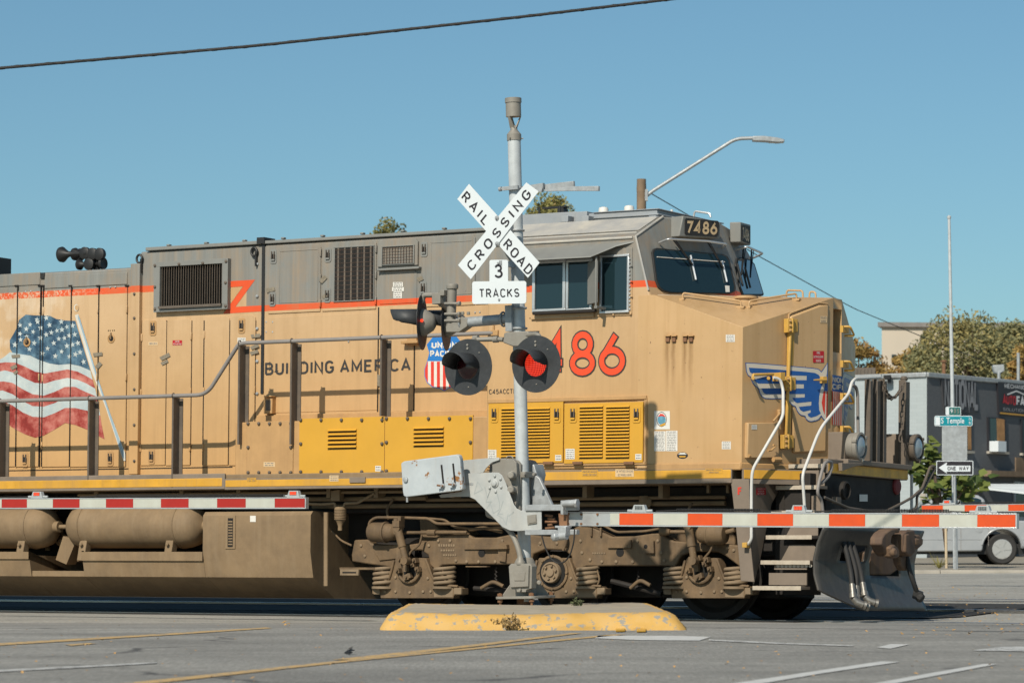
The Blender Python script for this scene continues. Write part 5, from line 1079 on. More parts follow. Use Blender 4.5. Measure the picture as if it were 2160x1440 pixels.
mb = MB(); q = [LO.onx(*p, 1.73) for p in rN([(1073, 488), (1132, 488), (1132, 538), (1073, 538)])]; mb.poly(q); part('sticker', mb, M['paper'])
mb = MB(); p = LO.onx(1893, 1025, 1.74); mb.lathe([(.10, -.16), (.105, 0), (.085, .015), (.03, .02)], p, (1, 0, 0), 24, 0); part('hose_connection_cover', mb, M['oldred'])
mb = MB(); p = LO.onx(1778, 1034, 1.82); mb.lathe([(.11, 0), (.11, .05), (.09, .06), (.085, .02)], p, (1, 0, 0), 20); part('connector_socket', mb, M['dark'])
# ditch lights
for (px, py, r0) in ((1817, 941, .165), (1938, 944, .165)):
    c_ = LO.onx(px, py, 1.84); mb = MB(); L = .26
    mb.lathe([(.06, -L), (.12, -L+.01), (r0*.97, -L*.6), (r0, -.06), (r0*1.04, -.05), (r0*1.04, 0), (r0*.86, .008), (r0*.84, -.03)], c_, (1, 0, 0), 30); 
    for t in (40, 160, 280): mb.obox(c_+V((-.02, math.cos(R(t))*r0*1.05, math.sin(R(t))*r0*1.05)), (.03, 0, 0), (0, .018, 0), (0, 0, .018))
    m2 = MB(); m2.box(c_.x-.52, c_.x-.14, c_.y-.17, c_.y+.17, zf2+.012, c_.z+.17); o = part('ditch_light', mb, M['alloy'] if px < 1900 else M['post'], bevel=.004); part('light_mount_box', m2, M['taupe'], o, bevel=.01)
    m3 = MB(); m3.lathe([(r0*.85, -.02), (r0*.6, .012), (.02, .028)], c_, (1, 0, 0), 28); part('lamp_lens', m3, M['lens'], o)
# front posts and chain
for px, wv in ((1823, .07), (1838, .085), (1852, .08)):
    mb = MB(); lx = FXE-.03; y = LO.onx(px, 900, lx-.08).y; z1 = LO.onx(px, 797, lx).z
    mb.box(lx-.08, lx-.01, y, y+.01, zf2, z1, 0); mb.box(lx-.01, lx, y, y+wv, zf2, z1-.02, 0); mb.box(lx-.08, lx-.01, y+wv-.008, y+wv, zf2, z1-.05, 0); part('end_post', mb, M['post'], bevel=.003)
mb = MB(); lx = FXE-.02; y = LO.onx(1895, 880, lx-.1).y; z1 = LO.onx(1905, 800, lx).z; mb.box(lx-.1, lx-.01, y, y+.012, zf2, z1); mb.box(lx-.01, lx, y, y+.12, zf2, z1-.02); mb.lathe([(.04, 0), (.05, .03), (.03, .06)], V((lx-.05, y+.05, z1-.01)), UP, 12); part('end_post', mb, M['post'], bevel=.004)
def chain(pts, name='safety_chain', link=.05):
    mb = MB(); P = []; 
    for a_, b_ in zip(pts, pts[1:]):
        n_ = max(1, int((b_-a_).length/link)); P += [a_.lerp(b_, i/n_) for i in range(n_)]
    P.append(pts[-1])
    for i in range(len(P)-1):
        c_ = (P[i]+P[i+1])/2; t = (P[i+1]-P[i]).normalized(); u = t.orthogonal().normalized(); u = u if i % 2 else t.cross(u)
        mb.tube([c_+t*(link*.68*math.cos(a))+u*(link*.28*math.sin(a)) for a in [k*math.pi/6 for k in range(13)]], .0075, 5)
    part(name, mb, M['post'])
cat = [LO.onx(x, y, 1.79) for x, y in ((1864, 797), (1867, 820), (1878, 838), (1888, 838), (1897, 826), (1906, 808))]
chain(smoothpath(cat, .06)); chain([LO.onx(x, y, 1.80) for x, y in ((1866, 815), (1873, 838), (1880, 843), (1890, 836), (1904, 818), (1908, 805))]); chain([LO.onx(x, y, 1.78) for x, y in ((1906, 830), (1902, 880), (1899, 930))], link=.07)
# white grab rails
w1 = [onn([(1600, 793)], .12)[0], onn([(1632, 796)], .14)[0], onn([(1646, 800)], .16)[0], onn([(1652, 822)], .18)[0], LO.on(1652, 878, -1.42), LO.on(1629, 918, -1.5), LO.on(1587, 990, -1.63), LO.on(1585, 1020, -1.63), LO.on(1585, 1138, -1.63), LO.on(1576, 1149, -1.6)]
mb = MB(); mb.tube(smoothpath(w1[1:], .09, 6), .0185, 10); part('step_handrail', mb, M['white'], smooth=60)
mb = MB(); mb.tube(onn(Q2([(395, 885), (400, 855), (590, 850)]), .10), .018, 8); mb.prism(onn(Q2([(580, 838), (625, 838), (625, 918), (580, 918)]), .02), nn*.14)
for x in (398, 545): mb.tube([onn(Q2([(x, 890)]), 0)[0], onn(Q2([(x, 888)]), .12)[0]], .022, 8)
mb.obox(LO.on(1574, 1149, -1.6), (.03, 0, 0), (0, .05, 0), (0, 0, .03)); part('rail_brackets', mb, M['hinge'], bevel=.004)
w2 = [(1856, 795.5), (1827, 797), (1804, 798), (1796, 807), (1791, 829), (1736, 896), (1724, 918), (1695, 994), (1693, 1008), (1697, 1066)]
mb = MB(); mb.tube(smoothpath([LO.onx(x, y, 1.72) for x, y in w2], .09, 6), .0185, 10); part('step_handrail', mb, M['white'], smooth=60)
mb = MB(); mb.tube(smoothpath([LO.onx(x, y, 1.6) for x, y in ((1797, 811), (1806, 816), (1809, 830), (1810, 905), (1812, 975))], .06, 5), .02, 10); part('end_grab_iron', mb, M['rail_grey'], smooth=60)
# uncoupling levers
mb = MB(); mb.tube(smoothpath([LO.onx(x, y, 1.90) for x, y in ((1736, 1080), (1733, 1055), (1724, 1040), (1727, 1018), (1738, 978), (1745, 972), (1754, 974), (1755, 985), (1748, 1004), (1733, 1019))], .05, 5), .02, 8); part('uncoupling_lever', mb, M['rail_grey'], smooth=60)
mb = MB(); mb.tube(smoothpath([LO.onx(x, y, 1.90) for x, y in ((1738, 1048), (1790, 1071), (1860, 1082), (1900, 1062), (1925, 1048), (1945, 1030), (1962, 984), (1970, 982), (1971, 990), (1950, 1028), (1934, 1045), (1934, 1070), (1920, 1078))], .05, 4), .018, 8); mb.obox(LO.onx(1765, 1055, 1.87), (.03, 0, 0), (0, .06, 0), (0, 0, .04)); part('uncoupling_lever', mb, M['post'], smooth=60)
mb = MB(); mb.tube([LO.onx(1923, 1000, 1.6), LO.onx(1923, 1075, 1.6)], .02, 8); part('step_handrail', mb, M['white'])
# ---------------------------------------------------------------- plow, coupler, hoses
PE = sorted([(p.z, p.x) for p in [LO.on(x, y, -1.45) for x, y in ((1740, 1110), (1726, 1145), (1718, 1180), (1719, 1213), (1729, 1250), (1742, 1275))]])
def plx(z):
    for (z0, x0), (z1, x1) in zip(PE, PE[1:]):
        if z <= z1: return x0+(x1-x0)*max(-.3, (z-z0)/(z1-z0))
    return PE[-1][1]
LP = plx(.6)
zt1 = LO.on(1800, 1111, -.8).z
def botz(y): return .36+(.125-.36)*min(1, max(0, (y+1.45)/.9)) if y < -.55 else .125
c0 = LO.onx(1830, 1150, LP+.02).y, LO.onx(1897, 1150, LP+.02).y; zc0 = LO.onx(1860, 1214, LP).z
h0 = LO.onx(1768, 1166, LP).y, LO.onx(1817, 1166, LP).y; zh = LO.onx(1790, 1183, LP).z, LO.onx(1790, 1150, LP).z
ys = [-1.45+2.83*i/26 for i in range(27)]
ys = sorted([y for y in ys if all(abs(y-k) > .06 for k in (*h0, *c0))]+[*h0, *c0]); zl_ = sorted([.125+(zt1-.125)*i/16 for i in range(17)]+[zc0, zh[0], zh[1]])
mb = MB(); idx = {}
for i, y in enumerate(ys):
    for j, z in enumerate(zl_):
        zz = max(z, botz(y)+.001*j) if z < .45 else z; idx[i, j] = len(mb.v); mb.v.append(V((plx(zz)+.05*(1-abs(y/1.5)), y, zz)))
for i in range(len(ys)-1):
    for j in range(len(zl_)-1):
        yc, zc = (ys[i]+ys[i+1])/2, (zl_[j]+zl_[j+1])/2
        k = (zc-zc0)/(zt1-zc0)
        if c0[0]+.12*max(0, k-.5) < yc < c0[1] and zc > zc0: continue
        if h0[0] < yc < h0[1] and zh[0] < zc < zh[1]: continue
        mb.f.append((idx[i, j], idx[i+1, j], idx[i+1, j+1], idx[i, j+1])); mb.mi.append(0)
o = part('snowplow', mb, M['plow'], smooth=40); sm = o.modifiers.new('thickness', 'SOLIDIFY'); sm.thickness = .025; sm.offset = -1
mb = MB(); mb.box(1.3, LP-.12, max(0, c0[0]+.35), c0[1]+.2, zc0+.03, zt1-.1); mb.box(LP-.17, LP-.12, c0[0]-.03, c0[1]+.4, zc0-.06, zt1); part('draft_gear_housing', mb, M['dark'], bevel=.02)
mb = MB()
cx_ = lambda pts, lx: [LO.onx(x, y, lx) for x, y in rN(pts)]
# coupler: shank, head with its knuckle jaw, guard arm and lock block
LC = LP+.48
mb.prism(cx_([(1150, 905), (1290, 870), (1400, 900), (1390, 1005), (1300, 1070), (1150, 1072)], LP+.03), (-.2, 0, 0))
jaw = [(1238, 800), (1262, 765), (1300, 738), (1350, 728), (1366, 742), (1366, 765), (1335, 768), (1310, 790), (1304, 830), (1322, 862), (1345, 868), (1350, 900), (1318, 930), (1290, 935), (1262, 905), (1248, 870), (1232, 850)]
mb.prism(cx_(jaw, LC), (-.16, 0, 0))
mb.prism(cx_([(1352, 770), (1395, 765), (1398, 900), (1372, 905), (1352, 880)], LC-.05), (-.1, 0, 0))
mb.prism(cx_([(1388, 772), (1420, 745), (1475, 745), (1480, 905), (1450, 935), (1400, 900)], LC+.02), (-.17, 0, 0)); mb.prism(cx_([(1408, 775), (1438, 770), (1436, 930), (1408, 905)], LC+.04), (-.06, 0, 0))
mb.prism(cx_([(1300, 870), (1330, 850), (1362, 885), (1368, 935), (1340, 950), (1308, 940)], LC+.06), (-.12, 0, 0))
mb.prism(cx_([(1465, 785), (1505, 778), (1538, 812), (1534, 852), (1498, 884), (1466, 874)], LC), (-.10, 0, 0)); mb.prism(cx_([(1478, 800), (1512, 808), (1516, 846), (1484, 858)], LC+.03), (-.05, 0, 0))
mb.prism(cx_([(1360, 930), (1420, 935), (1432, 1000), (1436, 1038), (1400, 1038), (1372, 990)], LC-.1), (-.1, 0, 0)); mb.lathe([(.05, -.1), (.055, 0), (.03, .02)], cx_([(1325, 905)], LC+.08)[0], (1, -.3, 0), 14)
M['coupler'] = mat('rusty_dust_coupler', (.115, .075, .052), .8, var=.3, vs=6, dirt=(.11, .065, .045), da=.5, ds=9, streak=.3, sc_=(.36, .19, .05), bump=.25, bs=40)
part('coupler', mb, M['coupler'], bevel=.03)
def hose(pts, lx0, fit=True):
    mb = MB(); q = [LO.onx(x, y, lx) for (x, y), lx in zip(rN(pts), lx0)]; s = smoothpath(q, .2, 6); mb.tube(s, .03, 10, 0)
    if fit: d = (q[-1]-q[-2]).normalized(); e = q[-1]; mb.cyl(e-d*.02, e+d*.1, .036, n=12, mi=1); mb.cyl(e+d*.1, e+d*.16, .045, n=12, mi=1); mb.tube([e+d*.16, e+d*.2+V((.03, .03, -.01)), e+d*.22+V((.09, .07, -.02))], .042, 10, 1); mb.lathe([(.05, 0), (.055, .03), (.03, .03)], e+d*.22+V((.09, .07, -.02)), (.7, .5, -.2), 12, 1)
    part('air_hose', mb, [M['rubber'], M['chrome']], smooth=50)
hose([(960, 840), (985, 930), (1010, 1050), (1020, 1150)], (2.0, 2.08, 2.2, 2.25)); hose([(990, 840), (1015, 920), (1050, 1050), (1052, 1165)], (2.0, 2.08, 2.2, 2.25)); hose([(1020, 840), (1050, 930), (1085, 1060), (1098, 1140)], (2.0, 2.1, 2.25, 2.3)); hose([(1415, 940), (1435, 1040), (1470, 1140), (1490, 1200)], (2.3, 2.35, 2.38, 2.38), False)
mb = MB(); e = LO.onx(1936, 1254, 2.38); mb.obox(e, (.05, .03, -.02), (-.02, .05, .01), (.01, 0, .05)); mb.lathe([(.05, -.05), (.06, 0), (.05, .04)], e+V((.03, 0, -.03)), (.8, 0, -.5), 10); part('hose_coupling', mb, M['rubber'], bevel=.01)
def ground_z(x, y):
    s = V((x-LO.o.x, y-LO.o.y, 0)).dot(AY0)             # across the tracks, from the locomotive's centre line
    def lerp(v, pts):
        for (a, za), (b, zb) in zip(pts, pts[1:]):
            if v <= b: return za+(zb-za)*max(0, (v-a)/(b-a))
        return pts[-1][1]
    if s < -1.4 and y < 37: return min(lerp(y, [(0, .0), (26, .02), (31.2, .02), (36.5, -.07), (60, -.07)]), .02)
    return lerp(s, [(-1.4, -.07), (2.6, -.085), (4.6, -.012), (9, .03), (15, .09), (22, .22), (32, .34), (80, .9), (3000, 3)])
# ================================================================ CROSSING SIGNAL on the island
sig = empty('crossing_signal', SG.mat, 'grey crossing signal with crossbuck, red lights and lowered gate arm, on the yellow island', 'crossing signal', None)
NS = V((0, -1, 0))
def sp(name, mb, m, parent=None, bevel=0, smooth=35): return mb.build(name, m, parent or sig, bevel, smooth)
def S(x, y, sy=0): return SG.on(x, y, sy)
def spoly(pts, sy): return [S(x, y, sy) for x, y in pts]
zT = S(1081, 290).z
mb = MB(); mb.cyl((0, 0, .02), (0, 0, zT), .071, n=28); sp('mast', mb, M['mast'])
# ventilated bell housing on top
mb = MB(); z1, z2, z3, z4, z5 = [S(1081, y).z for y in (297, 284, 275, 247, 208)]
mb.lathe([(.078, z1), (.078, z2+.0), (.04, z3), (.035, z3+.03), (.02, z3+.05)], (0, 0, 0), UP, 28)
for i in range(3):
    t = R(20+120*i); u = V((math.cos(t), math.sin(t), 0)); v_ = V((-math.sin(t), math.cos(t), 0))
    mb.prism([u*.03+v_*.03+V((0, 0, z3+.02)), u*.03-v_*.03+V((0, 0, z3+.02)), u*.082-v_*.012+V((0, 0, z4)), u*.082+v_*.012+V((0, 0, z4))], u*-.012)
mb.lathe([(.02, z4-.005), (.083, z4), (.083, z5-.05), (.09, z5-.048), (.09, z5), (.085, z5+.004), (.0, z5+.006)], (0, 0, 0), UP, 28)
for t in (30, 150, 270): mb.tube([V((math.cos(R(t))*.06, math.sin(R(t))*.06, z1+.02)), V((math.cos(R(t))*.1, math.sin(R(t))*.1, z1+.02))], .007, 6)
sp('bell', mb, M['alloy'])
# bracket for the far crossbuck near the top, seen edge-on
mb = MB(); zb_ = S(1090, 398).z
mb.tube([V((.0+.078*math.cos(t), .078*math.sin(t), zb_)) for t in [k*math.pi/12 for k in range(25)]], .014, 8); mb.obox((.0, -.1, zb_), (.10, 0, 0), (0, .015, 0), (0, 0, .02)); mb.cyl((-.13, -.09, zb_), (.05, -.09, zb_), .012, n=8); mb.lathe([(.025, 0), (.025, .03)], (-.15, -.09, zb_), (1, 0, 0), 8)
mb.prism([S(x, y, .05) for x, y in ((1095, 394), (1145, 386), (1145, 393), (1142, 405), (1095, 403))], (0, .04, 0))
sp('sign_brackets', mb, M['steel'])
mb = MB(); d_ = [(1130, 391), (1209, 382), (1210, 394), (1131, 402)]; mb.prism([S(x, y, .1) for x, y in d_], (.004, .03, .002)); mb.prism([S(x, y, .06) for x, y in ((1146, 400), (1209, 393), (1262, 392.5), (1262, 403), (1206, 403), (1150, 404))], (.004, .03, .001)); sp('edge_on_sign', mb, M['steel'], bevel=.003)
# crossbuck
def sign(poly, sy, m, t=.006): mb = MB(); mb.prism(spoly(poly, sy), (0, t, 0), 0); return mb
CBY = -.37
arm1 = [(989, 388), (964.5, 420), (1113.5, 586), (1138, 554)]; arm2 = [(1110, 385), (1136, 404), (993, 589), (966, 559)]
cb = sp('crossbuck', sign(arm1, CBY+.012, 0), [M['signwhite']], bevel=.001)
sp('crossbuck_blade', sign(arm2, CBY-.002, 0), M['signwhite'], cb, bevel=.001)
def along(mb, s, a, b, up0, h, sy, wd=.17, gap=.4):
    p, q = S(*a, sy), S(*b, sy); d = (q-p).normalized(); up = d.cross(NS); up = up if up.z > 0 else -up; stroketext(mb, s, p, q, up*h, NS, wd, gap)
mb = MB()
along(mb, 'RAIL', (973, 419), (1021, 476), None, .108, CBY+.010, .155, .52); along(mb, 'ROAD', (1061, 519), (1112, 580), None, .108, CBY+.010, .155, .44)
along(mb, 'CROSSING', (997, 571), (1121, 413), None, .108, CBY-.004, .155, .58); sp('crossbuck_lettering', mb, M['signblack'], cb)
mb = MB()
for x, y in ((1048.5, 460), (1049, 514)): mb.lathe([(.026, 0), (.024, .01), (.012, .012), (.012, .022)], S(x, y, CBY-.003), NS, 12)
sp('sign_bolts', mb, M['steel'], cb)
mb = MB(); mb.obox(V((-.02, CBY/2, S(1085, 487, -.1).z)), (.03, 0, 0), (0, -CBY/2-.012, 0), (0, 0, .10)); mb.tube([V((.08*math.cos(t), .08*math.sin(t), S(1085, 487).z)) for t in [k*math.pi/12 for k in range(25)]], .012, 6); sp('sign_brackets', mb, M['steel'])
# three tracks plate: an upright tab over a wide tab
PY = -.34
def rr_px(x0, y0, x1, y1, r, sk=0, n=5):
    cx, cy = (x0+x1)/2, (y0+y1)/2; return [(cx+a, cy+b+sk*a) for a, b in rrect(x1-x0, y1-y0, r, n)]
mb = MB(); mb.prism(spoly(rr_px(1032.5, 548, 1071.5, 600, 4, -.01), PY), (0, .004, 0)); mb.prism(spoly(rr_px(996, 593, 1110, 640.5, 5, -.012), PY-.001), (0, .0045, 0)); tr_ = sp('tracks_plate', mb, M['signwhite'])
mb = MB(); a, b = S(1044.5, 586, PY-.003), S(1058.5, 586, PY-.003); stroketext(mb, '3', a, b, V((0, 0, S(1050, 557, PY).z-a.z)), NS, .15, .2); a, b = S(1012, 627.5, PY-.003), S(1094.5, 626.5, PY-.003); stroketext(mb, 'TRACKS', a, b, V((0, 0, S(1050, 606.5, PY).z-a.z)), NS, .15, .36); sp('plate_lettering', mb, M['signblack'], tr_)
mb = MB()
for x, y in ((1051, 555), (1053, 632)): mb.lathe([(.015, 0), (.012, .01)], S(x, y, PY-.002), NS, 10)
sp('sign_bolts', mb, M['steel'], tr_)
mb = MB(); mb.obox(V((.0, PY/2, S(1085, 630, 0).z)), (.02, 0, 0), (0, -PY/2, 0), (0, 0, .03)); mb.obox(V((.0, PY/2, S(1085, 560, 0).z)), (.02, 0, 0), (0, -PY/2, 0), (0, 0, .03)); sp('sign_brackets', mb, M['steel'])
# flashing lights
M['lensoff'] = mat('unlit_dark_red_lens', (.030, .004, .006), .18, var=0, spec=.6)
def lensmat():
    m = emis('lit_red_lens', (1, .02, .012), 1.0); nt = m.node_tree; b = nt.nodes['Principled BSDF']; tc = N(nt, 'TexCoord').outputs['Object']
    mp = N(nt, 'Mapping'); mp.inputs['Scale'].default_value = (52, 0, 52); nt.links.new(tc, mp.inputs[0])
    v = N(nt, 'TexVoronoi'); v.inputs['Scale'].default_value = 1; v.inputs['Randomness'].default_value = .05; nt.links.new(mp.outputs[0], v.inputs[0])
    f = stp(nt, v.outputs['Distance'], .45, .12); nt.links.new(mixc(nt, f, (.50, .002, .003), (1, .09, .035)), b.inputs['Emission Color']); nt.links.new(mth(nt, 'ADD', mth(nt, 'MULTIPLY', f, 1.0), .55), b.inputs['Emission Strength']); return m
M['lenson'] = lensmat()
def lamp(c, d, lit, name='flashing_light', hood_tilt=0):
    """round backplate, long cut-away visor and domed red lens, facing d"""
    d = V(d).normalized(); u = UP.cross(d).normalized(); u = -u; v_ = V((0, 0, 1)); v_ = (v_-d*v_.dot(d)).normalized(); c = V(c)
    mb = MB(); n_ = 48; Rb = .305
    ring = lambda r, h: [c+d*h+u*r*math.cos(2*math.pi*k/n_)+v_*r*math.sin(2*math.pi*k/n_) for k in range(n_)]
    mb.prism(ring(Rb, 0), d*-.004); o = sp('light_backplate', mb, M['lampblack'])
    mb = MB(); mb.lathe([(.15, -.002), (.152, .006), (.135, .012)], c, d, 40, 0); sp('lens_ring', mb, M['lampblack'], o)
    mb = MB(); mb.lathe([(.138, .006), (.125, .022), (.09, .04), (.045, .05), (.0, .053)], c, d, 40); sp('lens', mb, M['lenson' if lit else 'lensoff'], o, smooth=80)
    # visor: part tube, long on top and cut back towards the sides
    mb = MB(); a0, a1, m_, Lm = R(-8), R(188), 30, .35; vs = []; 
    for k in range(m_+1):
        t = a0+(a1-a0)*k/m_; s = math.sin(t); L = Lm*(.80+.20*max(0, s))*(1 if s > .12 else max(.3, .65+s*2.9)); r = .150
        p = c+u*r*math.cos(t)+v_*r*math.sin(t); vs += [p+d*.002, p+d*L]
    mb.add(vs, [(2*k, 2*k+1, 2*k+3, 2*k+2) for k in range(m_)]); h = sp('light_visor', mb, M['lampblack'], o, smooth=60); s_ = h.modifiers.new('thickness', 'SOLIDIFY'); s_.thickness = .004
    mb = MB(); mb.lathe([(.15, -.003), (.15, -.03), (.13, -.07), (.09, -.13), (.05, -.155), (.0, -.16)], c, d, 32); mb.lathe([(.012, -.004), (.012, .01)], c+v_*.24, d, 8); mb.lathe([(.012, -.004), (.012, .01)], c+v_*.2, d, 8)
    for t in (20, 45, 90, 135): mb.lathe([(.009, 0), (.007, .009)], c+u*.21*math.cos(R(t))+v_*.21*math.sin(R(t)), d, 6)
    mb.lathe([(.009, 0), (.007, .009)], c-v_*.215, d, 6); sp('light_housing', mb, M['alloy'], o); return o
LY = -.36
lamp(S(987.5, 774, LY), (0, -1, 0), False); lamp(S(1131, 767.5, LY), (0, -1, 0), True)
M['redglow'] = emis('small_red_peep_lens', (1, .06, .02), 1.2)
# cross arm with junction housing
mb = MB(); zj = S(1090, 715, -.1).z; mb.prism(spoly([(1063, 702), (1070, 700), (1112, 698), (1118, 704), (1120, 716), (1108, 730), (1082, 731), (1060, 722)], -.16), (0, .10, 0)); mb.obox(V((0, -.04, zj)), (.06, 0, 0), (0, .08, 0), (0, 0, .05)); j = sp('junction_housing', mb, M['alloy'], bevel=.012)
mb = MB(); mb.tube(smoothpath([S(1062, 716, -.14), S(1040, 715, -.14), S(1004, 716, -.2), S(998, 717, -.24), S(992, 730, -.3)], .05), .026, 12); mb.tube(smoothpath([S(1112, 707, -.14), S(1130, 704, -.18), S(1138, 708, -.24), S(1137, 730, -.3)], .05), .026, 12)
for x, y in ((1046, 715.5), (1004, 714)): mb.lathe([(.036, -.03), (.036, .03)], S(x, y, -.15), (1, 0, 0), 12)
sp('crossarms', mb, M['alloy'], smooth=50)
# side lights on an outrigger, facing down the side street
mb = MB(); OY = -.05
a, b = S(965, 681, OY), S(1076, 672, OY); mb.cyl(a, b, .056, n=20); 
for x in (975, 1062): p = a.lerp(b, (x-965)/111); mb.tube([p+V((0, .07*math.cos(t), .075*math.sin(t))) for t in [k*math.pi/8 for k in range(17)]], .012, 6)
mb.obox(b+V((.02, .02, 0)), (.04, 0, 0), (0, .09, 0), (0, 0, .14)); 
for dz in (-.11, .11): mb.tube([V((.085*math.cos(t), .085*math.sin(t), b.z+dz)) for t in [k*math.pi/12 for k in range(25)]], .012, 6)
sp('outrigger', mb, M['steel'], smooth=50)
mb = MB(); a, b = S(951, 690, OY), S(954, 604, OY); mb.cyl(a, b, .052, n=18); mb.lathe([(.064, -.03), (.068, -.005), (.066, .02), (.05, .03)], b, (0, 0, 1), 18)
mb.prism(spoly([(940, 688), (975, 668), (985, 672), (985, 688), (968, 700), (941, 700)], OY-.06), (0, .12, 0))
for y in (640, 662, 676): mb.tube([V((a.x+.062*math.cos(t), OY+.062*math.sin(t), S(951, y, OY).z)) for t in [k*math.pi/10 for k in range(21)]], .012, 6); mb.cyl(S(938, y, OY-.06), S(972, y, OY-.06), .016, n=8); mb.lathe([(.026, 0), (.026, .03)], S(966, y, OY-.07), (1, 0, 0), 6)
for x in (976, 988): mb.lathe([(.02, 0), (.02, .035)], S(x, 664, OY), UP, 6)
mb.obox(S(926, 630, OY), (.055, 0, 0), (0, .06, 0), (0, 0, .06)); mb.obox(S(936, 618, OY-.02), (.03, 0, 0), (0, .04, 0), (0, 0, .03)); mb.tube(smoothpath([S(926, 622, OY), S(893, 622, OY), S(890, 640, OY)], .05), .030, 12)
sp('outrigger_post', mb, M['alloy'], bevel=.004)
FL = V((-.88, .48, 0)); FL = SG.m @ V((-.985, .17, 0))
lamp(S(890, 680, OY+.0), FL, False); lamp(S(941, 682, OY+.33), FL, False)
mb = MB(); mb.lathe([(.018, 0), (.018, .012), (.01, .018)], S(890, 676, OY-.135), (.3, -1, 0), 12); sp('peep_lens', mb, M['redglow'])
mb = MB(); mb.tube(smoothpath([S(928, 640, OY), S(941, 650, OY+.2), S(941, 660, OY+.33)], .04), .028, 10); sp('light_conduit', mb, M['alloy'])
# gate mechanism: gear case behind, counterweight arm in front
mb = MB(); g = [(1031, 975), (1040, 967), (1062, 966), (1090, 970), (1096, 980), (1096, 1095), (1085, 1100), (1050, 1098), (1022, 1090), (1019, 1050), (1028, 1010)]
mb.prism(spoly(g, -.12), (0, .42, 0)); gc = sp('gate_gear_case', mb, M['alloy'], bevel=.03)
mb = MB(); mb.prism(spoly([(1043, 972), (1052, 967), (1088, 968), (1094, 976), (1097, 1040), (1090, 1085), (1046, 1085)], -.125), (0, -.05, 0))
for y in (1002, 1032): mb.lathe([(.05, 0), (.05, .03), (.04, .035), (.04, .12), (.03, .13)], S(1082, y, -.17), (.35, -1, 0), 18)
mb.tube(smoothpath([S(1067, 968, -.1), S(1070, 962, -.1), S(1080, 962, -.1), S(1083, 968, -.1)], .02), .008, 6)
mb.box(-.09, .09, -.09, .09, S(1100, 1001).z-.03, S(1100, 1001).z+.03); 
for x in (1109, 1130): mb.lathe([(.018, 0), (.018, .05)], S(x, 1000, -.1), NS, 8)
sp('gear_case_cover', mb, M['alloy'], gc, bevel=.015)
mb = MB(); mb.prism(spoly([(1128, 1000), (1138, 1008), (1166, 1068), (1158, 1066), (1120, 1066)], .1), (0, .05, 0)); mb.prism(spoly([(1110, 985), (1126, 978), (1132, 1000), (1120, 1060), (1105, 1062)], .12), (0, .2, 0)); sp('gear_case_shield', mb, M['steel'], gc, bevel=.01)
M['armgrey'] = mat('pale_blue_grey_arm_paint', (.37, .385, .38), .5, var=.12, vs=3, dirt=(.45, .44, .40), da=.5, ds=6, streak=.35, sc_=(.27, .24, .20))
ca = r7([(670, 275), (700, 268), (900, 260), (930, 262), (955, 280), (975, 320), (1040, 490), (1060, 520), (1090, 535), (1120, 540), (1215, 530), (1240, 535), (1243, 672), (1225, 675), (1060, 684), (1010, 678), (960, 655), (905, 600), (850, 545), (800, 495), (760, 455), (715, 435), (620, 436), (512, 442), (500, 425), (520, 418), (660, 400), (678, 385)])
AYa = -.30
mb = MB(); mb.prism(spoly(ca, AYa), (0, .012, 0), 0)
mb.lathe([(.05, 0), (.045, .012), (.035, .014), (.03, .03), (.02, .034)], S(1044, 1019, AYa-.001), NS, 18, 0)
for x, y in r7([(905, 285), (946, 307), (951, 366), (911, 398), (868, 371), (865, 315)]): mb.lathe([(.017, 0), (.016, .012), (.008, .018)], S(x, y, AYa-.001), NS, 10, 0)
arm_o = sp('counterweight_arm', mb, [M['armgrey']], bevel=.003)
mb = MB(); ex2 = lambda pts, sy, t: mb.prism(spoly(r7(pts), sy), (0, t, 0)); ex2([(1140, 570), (1205, 563), (1210, 628), (1145, 638)], AYa-.002, -.012); ex2([(1150, 578), (1198, 572), (1202, 620), (1153, 628)], AYa-.015, -.005)
sp('arm_nameplate', mb, M['alloy'], arm_o, bevel=.003)
# scratched scrawl on the arm
mb = MB(); M['scrawl'] = mat('grey_scrawl', (.30, .33, .33), .6, var=.1)
for pts in ([(780, 325), (755, 415), (815, 385), (785, 330)], [(830, 365), (850, 440), (875, 380), (840, 475), (880, 470), (845, 520)], [(915, 395), (940, 490), (935, 530), (895, 555), (870, 480)], [(965, 465), (940, 540), (925, 560), (960, 560)], [(920, 565), (965, 595), (985, 640), (1000, 560)], [(1005, 575), (1040, 545), (1030, 560)]):
    q = [S(x, y, AYa-.0015) for x, y in r7(pts)]
    for p, r_ in zip(q, q[1:]):
        d = (r_-p); n_ = NS.cross(d).normalized()*.0045; mb.add([p+n_, p-n_, r_-n_*.6, r_+n_*.6], [(0, 1, 2, 3)])
sp('scrawl', mb, M['scrawl'], arm_o)
M['cwt'] = mat('rust_edged_pale_weight', (.42, .455, .47), .5, var=.12, vs=3, dirt=(.30, .34, .37), da=.55, ds=4, chips=(.24, .11, .035), ca=.60, cs=5.5, streak=.3, sc_=(.34, .22, .12), bump=.1)
cw = r7([(225, 195), (240, 183), (625, 133), (642, 140), (650, 165), (668, 360), (670, 380), (655, 390), (262, 438), (245, 430), (238, 400)])
